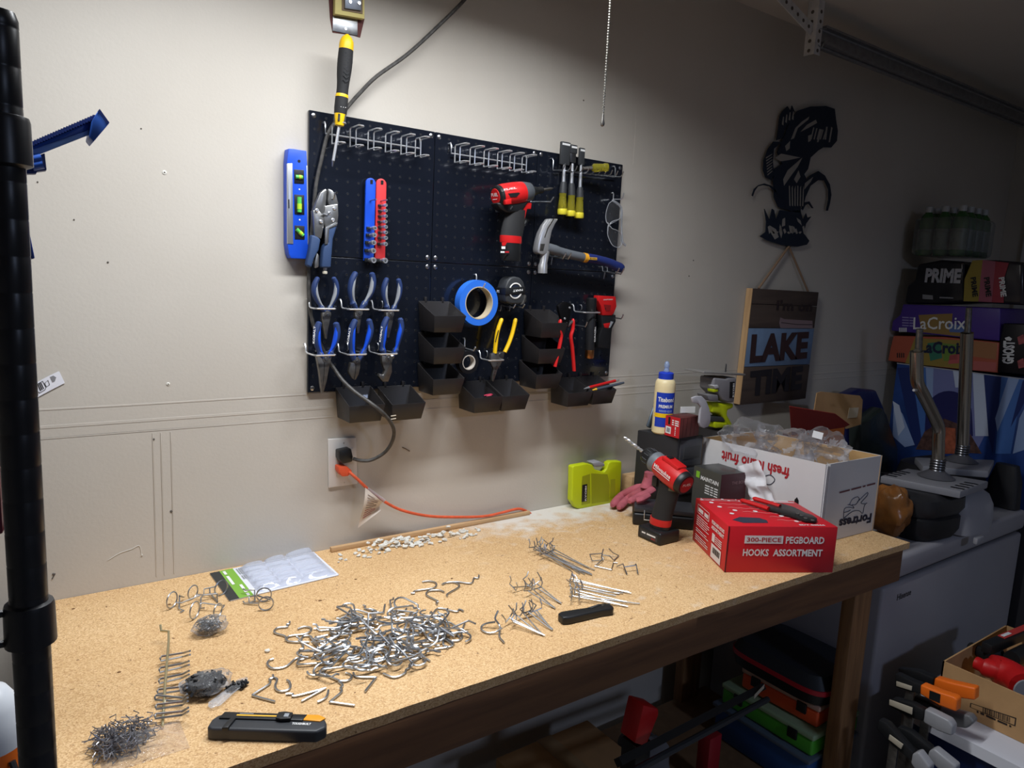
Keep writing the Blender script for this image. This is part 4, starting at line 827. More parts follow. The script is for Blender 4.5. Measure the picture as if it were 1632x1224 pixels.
PILE = [(560, 400), (700, 350), (860, 300), (1000, 290), (1150, 330), (1400, 430), (1430, 500), (1250, 590), (1100, 700), (900, 760), (650, 780), (450, 780), (300, 740), (330, 660), (480, 600), (540, 480)]
pw_ = [B3.Z(x, v, ZB) for x, v in PILE]
def inside(p, poly):
    c = False; n = len(poly)
    for i in range(n):
        a, b_ = poly[i], poly[(i+1) % n]
        if (a.y > p.y) != (b_.y > p.y) and p.x < (b_.x-a.x)*(p.y-a.y)/(b_.y-a.y)+a.x: c = not c
    return c
xs = [p.x for p in pw_]; ys = [p.y for p in pw_]; cen = sum(pw_, V())/len(pw_)
hgt = {}
cnt = 0; tries = 0
while cnt < 118 and tries < 4000:
    tries += 1
    p = V((rnd.uniform(min(xs), max(xs)), rnd.uniform(min(ys), max(ys)), 0))
    if not inside(p, pw_): continue
    c = (round(p.x/.022), round(p.y/.022)); h = max(hgt.get((c[0]+i, c[1]+j), 0) for i in (-1, 0, 1) for j in (-1, 0, 1) if (i == 0 or j == 0))
    if h > .020: continue
    o = bpy.data.objects.new('pegboard_hook', rnd.choice(PM)); COL.objects.link(o)
    tl = rnd.uniform(-.12, .12) if h < .004 else rnd.uniform(-.35, .35); rz = rnd.uniform(0, 2*PI)
    flip = PI if rnd.random() < .5 else 0
    o.rotation_euler = Euler((flip+tl, rnd.uniform(-.1, .1) if h < .004 else rnd.uniform(-.3, .3), rz))
    zz = min((o.rotation_euler.to_matrix() @ v.co).z for v in o.data.vertices)
    mid = o.rotation_euler.to_matrix() @ V((.018, .006, 0))
    o.location = (p.x-mid.x, p.y-mid.y, ZB+.0003+h*.75-zz); ORG[o.name] = V(o.location)
    hgt[c] = h+.0032
    tag(o, 'shiny zinc pegboard hook in the big loose pile in the bench middle', 'hook', 'hooks in the big loose pile'); cnt += 1
LAB = 'hooks scattered around the big pile'
TR = [([(375, 635), (345, 650), (310, 640), (250, 690), (200, 708), (140, 708), (112, 680), (125, 655), (155, 645)], 'S-curved zinc hook at the far left of the big pile'),
      ([(150, 755), (150, 775), (125, 785), (128, 815), (20, 885), (30, 900), (165, 937)], 'V-bent zinc hook nearest the bagged black bits'),
      ([(600, 800), (628, 825), (612, 845), (620, 870), (545, 935), (560, 942), (710, 963)], 'long V-bent zinc hook at the front tip of the pile'),
      ([(240, 885), (285, 885), (300, 900), (480, 855), (500, 850), (345, 935)], 'V-bent zinc hook lying under the front of the pile'),
      ([(700, 740), (725, 768), (848, 772), (845, 785), (780, 868)], 'V-bent zinc hook pointing towards the utility knife'),
      ([(1560, 72), (1555, 92), (1525, 92), (1508, 128), (1410, 118), (1330, 125), (1308, 135)], 'zinc hook with a stepped end, furthest right of the pile'),
      ([(1345, 215), (1345, 200), (1420, 155), (1422, 135), (1395, 122), (1350, 120), (1310, 135)], 'curved zinc hook crossing under the stepped hook'),
      ([(1095, 195), (1118, 195), (1122, 180), (1240, 162), (1268, 145), (1262, 122), (1215, 112), (1172, 118)], 'C-curved zinc hook above the right end of the pile'),
      ([(1275, 272), (1268, 258), (1280, 250), (1210, 215), (1200, 195), (1225, 178), (1290, 175), (1322, 188)], 'open C-curved zinc hook behind the pile'),
      ([(1455, 318), (1425, 305), (1405, 322), (1300, 298), (1262, 312), (1245, 345)], 'zinc hook stretched along the right rim of the pile'),
      ([(1465, 395), (1440, 468), (1447, 490), (1425, 518), (1375, 522)], 'zinc hook tipped up at the right rim of the pile'),
      ([(265, 390), (262, 405), (245, 410), (250, 425), (185, 432), (160, 452), (170, 470), (235, 490), (238, 520)], 'curled zinc hook at the left cluster beside the clip bag'),
      ([(330, 600), (335, 580), (360, 572), (345, 520), (360, 490), (410, 490), (420, 520)], 'zinc hook dangling at the front of the left cluster'),
      ([(320, 440), (360, 425), (405, 430), (412, 450), (370, 475), (260, 490), (255, 525), (400, 530)], 'looped zinc hook in the middle of the left cluster'),
      ([(565, 455), (545, 470), (560, 488), (500, 530), (480, 520), (430, 510)], 'zinc hook bridging the left cluster and the pile'),
      ([(525, 482), (420, 512), (475, 575), (490, 600)], 'angled zinc hook between the left cluster and the pile'),
      ([(1185, 660), (1170, 630), (1090, 680), (1085, 705), (1062, 718), (1050, 745), (980, 772), (905, 745)], 'large curved zinc hook at the right front of the pile'),
      ([(150, 770), (180, 785), (165, 830), (185, 862), (235, 865), (270, 840), (262, 800), (245, 790)], 'U-curved zinc hook at the left front of the pile'),
      ([(1225, 660), (1195, 640), (1165, 625), (1040, 560), (975, 470)], 'straight zinc hook lying over the right of the pile'),
      ([(530, 860), (520, 900), (490, 925), (455, 940)], 'short curved zinc hook at the front of the pile'),
      ([(1390, 545), (1365, 520), (1330, 500), (1335, 480), (1305, 495), (1380, 555), (1250, 578)], 'zigzag zinc hook at the right edge of the pile')]
for pts, lb in TR: wire(B3, pts, 'pegboard_hook', lb, 'hook', LAB, k=3)

# ---- groups of straight double-prong hooks
def prong(zf, base, tip, up1, lab, grp, sp=.012, ln=.020):
    a = zf.Z(*base, ZB+.013); t_ = zf.Z(*tip, ZB+.0022); d = (t_-a).normalized(); s = d.cross(UPZ).normalized()
    b = B(); u = (UPZ*math.cos(up1)+s*math.sin(up1)).normalized(); w_ = d.cross(u).normalized()
    b.tube([a, t_-d*.012+V((0, 0, .000)), t_+UPZ*.0008], .0014, 6)
    c1 = a-w_*sp; c2 = a+w_*sp
    lo_ = lambda q: V((q.x, q.y, max(q.z, ZB+.0018)))
    b.tube([lo_(c1+u*ln-d*.006), lo_(c1+u*ln*.5), c1-d*.002, a-d*.001, c2-d*.002, lo_(c2+u*ln*.5), lo_(c2+u*ln-d*.006)], .0013, 6)
    return one(b, 'double_prong_hook', ZNC, lab, 'hook', grp)
rnd = random.Random(9)
for k, (bs, tp) in enumerate([((560, 165), (860, 350)), ((590, 190), (1035, 385)), ((630, 180), (900, 330)), ((660, 170), (940, 380)), ((700, 165), (1010, 330)), ((640, 220), (1040, 392)), ((720, 200), (1060, 352)), ((610, 160), (980, 385)), ((690, 210), (1020, 375))]):
    prong(B4, bs, tp, rnd.uniform(-1.2, 1.2), 'straight zinc double-prong hook in the bundle nearest the drill', 'hooks in the bundle by the drill')
for k, (bs, tp) in enumerate([((400, 490), (560, 480)), ((500, 455), (735, 660)), ((520, 520), (740, 665)), ((590, 460), (785, 620)), ((600, 500), (790, 625))]):
    prong(B4, bs, tp, rnd.uniform(-1, 1), 'zinc double-prong hook in the small middle cluster behind the folding knife', 'hooks in the small middle cluster')
for k, (bs, tp) in enumerate([((370, 740), (640, 875)), ((400, 770), (655, 885)), ((430, 720), (585, 850)), ((480, 700), (640, 880)), ((520, 690), (715, 840)), ((560, 680), (720, 835)), ((590, 680), (700, 820))]):
    prong(B4, bs, tp, rnd.uniform(-1.1, 1.1), 'zinc double-prong hook in the cluster left of the folding knife', 'hooks in the cluster left of the folding knife')
wire(B4, [(275, 680, .03), (250, 740, .02), (270, 775, .012), (290, 815, .006), (285, 890, .003), (325, 940, .003)], 'pegboard_hook', 'bent zinc hook propped up beside the looped hook', 'hook', None, k=3)
wire(B4, [(310, 820, .012), (250, 855, .004), (190, 860, .003), (145, 840, .003), (140, 810, .004), (175, 785, .008), (250, 772, .014)], 'pegboard_hook', 'U-looped zinc hook left of the folding knife', 'hook', None, k=3)
for k, (bs, tp) in enumerate([((870, 420), (1355, 540)), ((890, 440), (1340, 530)), ((870, 500), (1290, 540)), ((900, 530), (1330, 650)), ((930, 520), (1320, 610)), ((940, 560), (1425, 625)), ((880, 560), (1300, 640)), ((960, 500), (1230, 560)), ((910, 470), (1260, 545))]):
    prong(B4, bs, tp, rnd.uniform(-1.3, 1.3), 'long zinc double-prong hook in the bundle behind the folding knife', 'hooks in the bundle behind the folding knife', ln=.016)
for pts, lb in (([(1115, 215, .012), (1020, 222, .003), (1040, 275, .003), (1130, 268, .003), (1120, 225, .012), (1180, 235, .014), (1215, 270, .003), (1255, 232, .003), (1205, 208, .012), (1175, 175, .022)], 'zinc wire bracket with a square loop, back right of the hooks'),
                ([(1130, 180, .02), (1115, 240, .012), (1120, 268, .006), (1060, 318, .003), (1195, 348, .003), (1212, 290, .003), (1245, 292, .003)], 'zinc wire bracket with a triangular loop, back right of the hooks'),
                ([(1240, 320, .003), (1290, 300, .012), (1300, 330, .008), (1322, 382, .003), (1300, 325, .012), (1385, 312, .014), (1395, 300, .016), (1412, 382, .003)], 'small three-legged zinc bracket at the right end of the hooks')):
    wire(B4, pts, 'wire_bracket', lb, 'hook', 'wire brackets at the back right of the hooks', r=.0015)

# ---- ring hooks by the blister card
def ringhook(rings, wires, lab):
    t = thing('ring_hook', lab, 'hook', bz(B1, [wires[0][0]])[0], 'ring hooks by the blister card')
    for (cx, cy, rx, ry) in rings:
        base = B1.Z(cx, cy+ry, ZB+.0015); R = ry/5.1/FPX*(base-CAM).length*1.0; f_ = min(1, rx/ry)
        vd = V((base.x-CAM.x, base.y-CAM.y, 0)).normalized(); sd_ = vd.cross(UPZ); ang = math.acos(f_)
        ax1 = (sd_*math.cos(ang)+vd*math.sin(ang)); c = base+UPZ*R
        B().tube(arc(c, R, 0, 2*PI, 24, ax1, UPZ)[:-1], .0014, 6, closed=True).build('ring', ZNC, t)
    for wv in wires: B().tube(bz(B1, wv), .0015, 6).build('arm', ZNC, t)
ringhook([(175, 495, 34, 56)], [[(205, 508, .010), (250, 515, .010), (400, 455, .012)], [(235, 460, .018), (270, 468, .006), (235, 455, .016), (232, 560, .004), (270, 578, .002), (240, 592, .002)]], 'ring hook at the far left of the blister card')
ringhook([(345, 430, 32, 48)], [[(375, 445, .010), (430, 452, .012), (410, 470, .012), (405, 560, .004), (440, 555, .004)], [(430, 452, .012), (540, 440, .010)]], 'ring hook standing second from the left')
ringhook([(575, 395, 44, 54)], [[(535, 380, .016), (435, 402, .012), (432, 450, .006), (480, 450, .006)], [(480, 400, .010), (482, 435, .006), (545, 508, .002), (540, 440, .008)]], 'ring hook leaning over the green end of the blister card')
ringhook([(360, 578, 32, 60), (548, 578, 28, 48)], [[(395, 530, .014), (425, 515, .016), (560, 535, .014), (600, 535, .008), (575, 570, .002)]], 'double ring hook standing behind the bag of clips')
ringhook([(922, 450, 55, 52), (938, 522, 56, 52)], [[(752, 400, .012), (770, 412, .012), (845, 408, .012), (848, 500, .006), (800, 515, .004)], [(752, 502, .004), (765, 518, .003), (885, 518, .005)], [(800, 515, .005), (800, 465, .010), (870, 455, .012), (975, 490, .010)]], 'double ring hook lying right of the others in front of the card')

# ---- blister card
cr = [B1.Z(*q, ZB+.0015) for q in ((500, 272), (650, 502), (1535, 292), (1470, 150), (1290, 100))]
t = thing('blister_card', 'empty clear blister pack on a white and green card beside the wall', 'package', cr[1])
ul = B1.Z(480, 278, ZB+.001); ll = B1.Z(640, 502, ZB+.001); lr = B1.Z(1535, 290, ZB+.001); ur = B1.Z(1330, 128, ZB+.001)
ex = (lr-ll); ey = (ul-ll)
def cp(u, v, h=0): return ll+ex*u+ey*v+UPZ*h
cb = B().prism([cp(.01, 0), cp(.985, 0), cp(1, .02), cp(1, .98), cp(.985, 1), cp(.01, 1), cp(0, .98), cp(0, .02)], (0, 0, .0012)).build('card', mat('card_white', (214, 216, 226), .6), t)
for u0, u1, m, nm in ((0, .085, mat('card_black', (48, 48, 48), .6), 'black_band'), (.085, .205, mat('card_green', (122, 170, 62), .6), 'green_band')):
    B().prism([cp(u0, 0, .0013), cp(u1, 0, .0013), cp(u1, 1, .0013), cp(u0, 1, .0013)], (0, 0, .0002)).build(nm, m, cb)
for k, s_ in enumerate(('~ab cdefg', '~abcd ef gh')):
    text(s_, cp(.105+.05*k, .95-.55*k, .0016), cp(.105+.05*k, .45-.43*k, .0016), UPZ, WHT, cb, hgt=.007)
for k in range(3): text('~MULTI SET', cp(.225+.018*k, .95, .0016), cp(.225+.018*k, .55, .0016), UPZ, GRY, cb, hgt=.003)
BL = film('blister_film', (238, 242, 250), .28, .08, .2, 40)
def blis(u, v):
    q = .0
    for row, (a_, b_) in enumerate(((.0, .30), (.32, .58), (.60, .97))):
        if a_ < u < b_: q = max(q, math.sin(PI*(u-a_)/(b_-a_))**.35)
    rg = abs(math.sin(v*PI*5))**.6; e = min(1, min(u, 1-u, v, 1-v)*14)
    return cp(.25+.73*u, .04+.93*v, .0016+e*(.004+.012*v*u+q*rg*.007))
bl = B().grid(blis, 60, 36).build('blister', BL, t, flip=False)

# ---- comb hook
t = thing('comb_hook', 'long zinc comb hook with paired prongs at the left of the bench', 'hook', B2.Z(520, 665, ZB))
rod = bz(B2, [(503, 60, .030), (508, 95, .024), (552, 98, .024), (552, 160, .022), (548, 200, .021), (530, 420, .016), (515, 662, .004)]); B().tube(rod, .0021, 8).build('rod', mat('yellow_zinc', (196, 186, 150), .32, .85), t)
for (x0, y0_, x1, y1_, x2, y2_) in ((502, 245, 635, 225, 678, 205), (496, 312, 630, 288, 672, 265), (494, 378, 632, 350, 672, 322), (485, 440, 632, 425, 660, 400), (470, 475, 635, 490, 660, 460), (475, 530, 632, 512, 665, 480), (470, 585, 632, 570, 668, 540)):
    P = bz(B2, [(x2, y2_+8, .030), (x1, y1_, .016), (x0+8, y0_, .014), (x0, y0_+12, .013), (x0+4, y0_+28, .011), (x1, y1_+22, .010), (x2, y2_+30, .026)]); B().tube(P, .0016, 6).build('prong', ZNC, t)

# ---- bags
def clips(c, r, n, seed, m, rad=.0007, ln=.012, flat=.5):
    rn = random.Random(seed); b = B()
    for _ in range(n):
        d = V((rn.gauss(0, 1), rn.gauss(0, 1), rn.gauss(0, 1))).normalized(); rr = rn.random()**.4
        p = V(c)+V((d.x*r[0]*rr, d.y*r[1]*rr, d.z*r[2]*rr*.9)); e = V((rn.gauss(0, 1), rn.gauss(0, 1), rn.gauss(0, flat))).normalized(); f_ = e.orthogonal().normalized()
        q = [p-e*ln*.5, p+e*ln*.3, p+e*ln*.5+f_*ln*.25, p+e*ln*.15+f_*ln*.4]
        q = [V((k.x, k.y, max(k.z, ZB+.001))) for k in q]
        b.tube(q, rad, 4)
    return b
BAG = film('poly_bag', (244, 244, 244), .07, .10, .8, 70)
p = B1.Z(495, 800, ZB); c = p+V((0, .018, .017))
t = thing('bag_of_clips', 'small clear bag of fine silver clips behind the black bits bag', 'bag', p)
tag(clips(c, (.020, .017, .015), 150, 3, STL).build('clips', STL, t), kind='stuff')
B().blob(c+V((.003, 0, 0)), (.030, .021, .0165), 4, .3, 2.2, 24, 14).build('bag_film', BAG, t)
p = B2.Z(790, 520, ZB); c = p+V((.0, .03, .016))
t = thing('bag_of_black_bits', 'shiny clear bag of black plastic bits beside the comb hook', 'bag', p)
tag(clips(c, (.030, .024, .014), 120, 6, BLK, .0028, .012).build('bits', BLK, t), kind='stuff')
B().blob(c+V((.004, 0, 0)), (.038, .028, .0155), 9, .3, 2., 24, 14).build('bag_film', BAG, t)
a = B2.Z(800, 545, ZB+.005); e = B2.Z(1010, 370, ZB+.006); s_ = (e-a).cross(UPZ).normalized()*.009
b = B(); b.loft([[a+(e-a)*k-s_*w_, a+(e-a)*k+UPZ*.0045*w_, a+(e-a)*k+s_*w_, a+(e-a)*k-UPZ*.0045*w_] for k, w_ in ((0, .5), (.1, 1.2), (.5, 1), (.9, 1), (1, .3))]); b.build('bag_tail', BAG, t)
tag(clips(a.lerp(e, .72), (.018, .010, .003), 40, 8, BLK, .0018, .008).build('bits', BLK, t), kind='stuff')
p = B2.Z(300, 840, ZB); c = p+V((0, .03, .012))
t = thing('bag_of_wire_hooks', 'torn clear bag spilling fine wire hooks at the bottom left of the bench', 'bag', p)
tag(clips(c, (.042, .038, .018), 190, 21, STL, .0008, .022).build('wire_hooks', mat('grey_wire', (150, 150, 156), .35, .8), t), kind='stuff')
b = B().grid(lambda u, v: V((c.x-.03+.105*u, c.y-.055+.075*v, ZB+.001+.020*max(0, math.sin(PI*u))*max(0, math.sin(PI*v))*(.7+.6*noise.noise(V((u*5, v*5, 2)))))), 26, 20); b.build('bag_film', BAG, t, flip=False)
for k, q in enumerate([[(85, 795), (125, 765), (165, 800), (175, 860)], [(125, 720), (170, 775), (190, 800)], [(185, 660), (200, 710), (240, 690)]]): B().tube(bz(B2, [(x, v, .004+.006*i) for i, (x, v) in enumerate(q)]), .0009, 5).build('wire_hook', MATS['grey_wire'], t)

# ---- utility knife
a = B2.Z(800, 660, ZB+.010); e = B2.Z(1490, 680, ZB+.010); d = (e-a).normalized(); s_ = UPZ.cross(d).normalized(); L_ = (e-a).length
MK = MX.Translation(a) @ MX((d, s_, UPZ)).transposed().to_4x4()
t = thing('utility_knife', 'black utility knife with orange end and yellow stripe at the bench front', 'knife', (a.x, a.y, ZB))
def kp(pts, z0, z1, name, m, par, **k): b = B(MK); b.prism([V((x*L_, y_, z0)) for x, y_ in pts], (0, 0, z1-z0)); return b.build(name, m, par, **k)
by = kp([(0, -.013), (.04, -.017), (.93, -.017), (1.0, -.006), (.99, .004), (.95, .016), (.9, .019), (.08, .019), (.03, .014), (0, .004)], -.0098, .009, 'body', mat('knife_grey', (50, 52, 56), .45), t, bevel=.0055, seg=4)
kp([(.06, .004), (.78, .004), (.80, .018), (.08, .019)], .0080, .0115, 'slider_track', BLK, by, bevel=.001)
kp([(.20, .0095), (.56, .0095), (.56, .0125), (.20, .0125)], .0116, .0119, 'stripe', GOLD, by)
kp([(.78, .006), (.93, .004), (.97, .012), (.90, .019), (.78, .019)], .0080, .0108, 'orange_end', mat('amber_end', (226, 150, 34), .45), by, bevel=.001)
kp([(.55, .002), (.60, .0), (.68, .002), (.68, .016), (.60, .018), (.55, .016)], .0115, .0155, 'slider', BLK, by, bevel=.0012)
kp([(.615, .004), (.655, .004), (.655, .012), (.615, .012)], .0157, .0161, 'slider_button', GRY, by)
kp([(.14, -.020), (.19, -.018), (.21, .004), (.17, .006), (.15, -.004)], .007, .0125, 'lever', BLK, by, bevel=.001)
text('TOUGHBUILT', MK @ V((.70*L_, -.004, .0092)), MK @ V((.86*L_, -.004, .0092)), UPZ, WHT, by, hgt=.0045, bold=.03)
text('~RETRACT', MK @ V((.22*L_, .0135, .0117)), MK @ V((.34*L_, .0135, .0117)), UPZ, GRY, by, hgt=.002)

# ---- folding knife
a = B4.Z(775, 745, ZB+.008); e = B4.Z(1200, 665, ZB+.008); d = (e-a).normalized(); s_ = UPZ.cross(d).normalized(); L_ = (e-a).length
MK = MX.Translation(a) @ MX((d, s_, UPZ)).transposed().to_4x4()
t = thing('folding_knife', 'closed black folding knife lying in front of the wire hooks', 'knife', (a.x, a.y, ZB))
by = kp([(0, -.012), (.1, -.015), (.4, -.013), (.75, -.010), (.95, -.012), (1, -.006), (1, .006), (.93, .014), (.8, .016), (.55, .010), (.3, .012), (.08, .013), (0, .008)], -.0078, .008, 'handle', BLK, t, bevel=.003, seg=3)
kp([(.55, .006), (.78, .012), (.86, .011), (.6, .001)], .0078, .0092, 'belt_clip', DGR, by, bevel=.0006)
for x in (.84, .97): B(MK).lathe([(.003, 0), (.0026, .001)], (x*L_, .006, .0082), (0, 0, 1), 12).build('screw', DST, by)
kp([(.96, -.010), (1.015, -.004), (1.01, .000), (.97, -.003)], -.003, .003, 'blade_tang', STL, by)

# ---- putty crumbs, lath strip along the wall
LATH = wood('lath', (176, 140, 100), (204, 170, 128), 0)
a = onZ(545, 884, ZB+.001); c = onZ(838, 822, ZB+.001)
b = B().box(((a.x+c.x)/2, -.010, ZB+.006), ((c.x-a.x)*1.06, .012, .012)); tag(one(b, 'wood_strip', LATH, 'thin pale wood strip lying along the back edge of the bench', 'wood', bevel=.002))
b = B(); rn = random.Random(3)
for k in range(70):
    f_ = rn.random(); u = 535+230*f_; v = 889-47*f_+rn.uniform(-6, 9); p = onZ(u, v, ZB+.001); r = rn.uniform(.002, .008)*(1 if .35 < f_ < .9 else .6)
    b.blob(p+V((0, -.006, r*.4)), (r*1.2, r, r*.7), k, .8, 2.4, 8, 5)
o = one(b, 'dried_putty', PUT, 'white crumbly dried putty along the back edge of the bench', 'putty'); tag(o, kind='stuff')
b = B()
for k in range(26):
    u, v = rn.uniform(585, 735), 0; f_ = (u-535)/230; v = 884-47*f_+rn.uniform(-10, 2); p = onZ(u, v, ZB+.014); r = rn.uniform(.003, .007)
    p.y = min(p.y, .002); b.blob((p.x, p.y-.004, ZB+.014), (r*1.3, r*.8, r*.7), k+90, .9, 2.6, 8, 5)
tag(one(b, 'dried_putty', PUT, 'white putty lumps stuck on the wood strip', 'putty'), kind='stuff')
for k, (u, v) in enumerate(((426, 1037), (525, 1030))): one(B().blob(onZ(u, v, ZB+.003), (.005, .004, .003), k, .4, 2, 8, 6), 'putty_crumb', PUT, ('single pale putty crumb left of the hook pile', 'pale putty crumb caught in the hook pile')[k], 'putty')
FLK = mat('brown_fleck', (116, 80, 46), .8)
FP = ((510, 957, .004), (537, 972, .004), (270, 963, .003), (190, 1071, .003), (117, 970, .003), (567, 923, .003), (720, 922, .003))
b = B()
for u, v, r in FP: b.blob(onZ(u, v, ZB+.0006), (r, r*.7, .0008), int(u), .5, 2, 8, 5)
tag(one(b, 'wood_chips', FLK, 'tiny brown wood flecks scattered on the bench top', 'wood'), kind='stuff')
# ================================================================== tools and boxes at the right end of the bench
# ---- lime tool case
t = thing('tool_case', 'lime green plastic tool case standing against the wall', 'case', onZ(950, 803, ZB))
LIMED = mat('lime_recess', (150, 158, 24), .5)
front = [(400, 300), (440, 275), (690, 232), (790, 258), (845, 352), (1015, 398), (1065, 340), (1105, 218), (1160, 190), (1345, 185), (1360, 215), (1338, 760), (1300, 960), (1260, 985), (560, 1112), (480, 1105), (420, 1010), (385, 960), (395, 700)]
fs_ = B().slab(G1, front, -.040, -.018).build('front_shell', LIME, t, bevel=.003, seg=3)
B().slab(G1, front, -.016, .006).build('back_shell', LIME, t, bevel=.003, seg=3)
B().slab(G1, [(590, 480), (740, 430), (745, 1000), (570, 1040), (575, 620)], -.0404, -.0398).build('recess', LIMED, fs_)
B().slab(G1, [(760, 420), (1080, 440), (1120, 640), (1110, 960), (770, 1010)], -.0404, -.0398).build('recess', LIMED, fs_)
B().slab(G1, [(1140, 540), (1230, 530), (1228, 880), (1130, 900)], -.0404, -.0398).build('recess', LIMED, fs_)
B().slab(G1, [(790, 220), (940, 190), (1025, 235), (1025, 285), (880, 300), (815, 285)], -.036, -.006).build('latch', mat('latch_grey', (150, 150, 156), .45), t, bevel=.002)
B().slab(G1, [(592, 648), (686, 630), (676, 965), (578, 978)], -.0412, -.0404).build('brand_plate', BLK, t)
text('RYOBI', G1.Y(664, 955, -.0413), G1.Y(668, 665, -.0413), FRONT, WHT, t, hgt=.0055, bold=.02)
# ---- wood block behind the glove
p = onY(1000, 758, -.03); one(B().box((p.x+.055, -.03, (ZB+p.z)/2+.001), (.115, .045, p.z-ZB)), 'wood_block', LATH, 'pale wood block against the wall beside the lime case', 'wood', bevel=.002)
# ---- drawers
E0 = V((.964, -.085, 0)); E1 = V((1.000, -.212, 0)); du = (E1-E0).normalized(); dv = V((.995, -.06, 0)).normalized(); ZT = 1.150
t = thing('drawer_cabinet', 'small black plastic two-drawer cabinet under the glue bottle', 'cabinet', ((E0+E1)/2).to_3d()+V((.04, 0, ZB)))
Lu = (E1-E0).length; Wd = .10
def dp(u, v, z): return E0+du*(u*Lu)+dv*(v*Wd)+UPZ*z
bd = B().prism([dp(0, 0, ZB), dp(1, 0, ZB), dp(1, 1, ZB), dp(0, 1, ZB)], (0, 0, ZT-ZB)).build('housing', mat('cabinet_black', (38, 38, 41), .45), t, bevel=.003)
nn = (-(du.cross(UPZ))).normalized(); nf = du
for z0, z1 in ((ZT-.085, ZT-.008), (ZT-.17, ZT-.093)):
    dw = B().prism([dp(1.0, .08, z0)+du*.003, dp(1.0, .95, z0)+du*.003, dp(1.0, .95, z1)+du*.003, dp(1.0, .08, z1)+du*.003], du*-.02).build('drawer', mat('drawer_smoke', (58, 60, 66), .35), t, bevel=.0015)
    B().prism([dp(1.0, .2, z0+.02)+du*.0045, dp(1.0, .85, z0+.02)+du*.0045, dp(1.0, .85, z1-.02)+du*.0045, dp(1.0, .2, z1-.02)+du*.0045], du*-.004).build('handle_recess', DGR, dw, bevel=.001)
# ---- glue bottle
g0 = V((1.005, -.142, ZT)); CRM = mat('cream_plastic', (232, 214, 168), .4)
t = thing('glue_bottle', 'cream wood glue bottle with blue label and blue cap', 'bottle', g0)
RB = .0295
B().lathe([(RB*.9, 0), (RB, .004), (RB, .135), (RB*.97, .148), (RB*.86, .156), (.020, .160)], g0, n=36).build('body', CRM, t)
B().lathe([(.021, .158), (.0215, .160), (.0215, .176), (.019, .178), (.010, .180)], g0, n=28).build('cap', mat('cap_blue', (30, 62, 190), .45), t)
B().lathe([(.008, .178), (.0085, .184), (.006, .190), (.0085, .196), (.0065, .206), (.003, .210)], g0, n=18).build('nozzle', mat('nozzle_clear', (176, 196, 232), .15, trans=.5), t)
vd = V((CAM.x-g0.x, CAM.y-g0.y, 0)).normalized(); a0 = math.atan2(vd.y, vd.x)+.22
lb = B().lathe([(RB+.0004, .022), (RB+.0004, .122)], g0, n=24, a0=a0-1.05, a1=a0+1.05).build('label', mat('label_blue', (24, 58, 176), .5), t, flip=False)
def onlab(z0, s_, ln, h, m, off=0.):
    a_ = a0+off; n_ = V((math.cos(a_), math.sin(a_), 0)); tx = UPZ.cross(n_).normalized(); c = g0+n_*(RB+.0004)+UPZ*z0
    text(s_, c-tx*ln/2, c+tx*ln/2, n_, m, lb, hgt=h, bold=.03, bend=RB+.001, lift=.0006)
onlab(.096, 'Titebond', .050, .013, WHT); onlab(.078, 'PREMIUM', .042, .009, WHT); onlab(.066, 'WOOD GLUE', .040, .006, mat('pale_ink', (150, 170, 220), .6))
B().lathe([(RB+.0009, .050), (RB+.0009, .062)], g0, n=24, a0=a0-1.15, a1=a0+.9).build('yellow_band', YEL, lb, flip=False)
# ---- small red box on the drawers
q0 = onZ(1059, 693, ZT+.001); q1 = onZ(1082, 699, ZT+.001); q2 = onZ(1113, 694, ZT+.001); q1 = V(q1); q3 = q0+q2-q1
t = thing('screw_box', 'small red screw box with brown side beside the glue bottle', 'box', q1)
hb_ = .058
B().prism([q0, q1, q2, q3], (0, 0, hb_)).build('carton', mat('brown_carton', (92, 42, 40), .6, var=.25, vscale=25), t, bevel=.0008)
nL = (q1-q0).cross(UPZ).normalized(); nR = (q2-q1).cross(UPZ).normalized()
def face(A, Bp, n): 
    A = V(A); d_ = V(Bp)-A
    return lambda u, v: A+d_*u+UPZ*(v)
F = face(q0, q1, nL); rf = patch([F(0, 0), F(1, 0), F(1, hb_), F(0, hb_)], nL, mat('box_red', (190, 30, 40), .5), t, 'red_face')
patch([F(.06, .008), F(.42, .007), F(.42, .027), F(.06, .028)], nL, WHT, rf, 'barcode_label', .001); patch([F(.14, .012), F(.36, .011), F(.36, .023), F(.14, .024)], nL, GRY, rf, 'barcode', .0014)
patch([F(.2, .034), F(.34, .034), F(.34, .055), F(.2, .055)], nL, BLK, rf, 'brand_mark', .001)
for k in range(3): text('~ab cdef', F(.46, .046-.006*k), F(.92, .045-.006*k), nL, WHT, rf, hgt=.004, lift=.001)
text('~8 x 1 1/4', F(.75, .006), F(.75, .030), nL, WHT, rf, hgt=.004, lift=.001)
G_ = face(q1, q2, nR)
for k in range(4): patch([G_(.15+.2*k, .002), G_(.16+.2*k, .002), G_(.16+.2*k, hb_-.002), G_(.15+.2*k, hb_-.002)], nR, mat('stripe_dark', (58, 26, 26), .7), t, 'print_stripe', .0006)
cb = V(q3).lerp(q2, .45)+UPZ*(hb_+.001); one(B().box(cb+V((-.006, .012, .010)), (.048, .003, .018), (0, 0, -.3)), 'white_card', WHT, 'white card standing behind the small red box', 'card')
# ---- slim grey level-like bar behind the glue bottle
a = Z8.Y(585, 482, -.09); e = Z8.Y(630, 335, -.085); e.z += 0
one(B().tube([V((a.x, a.y, ZT+.006)), V((e.x, e.y, e.z))], .006, 8, flat=1.8), 'steel_rule', mat('blued_steel', (92, 104, 116), .4, .6), 'slim blue-grey bar leaning behind the glue bottle', 'tool', bevel=.001)
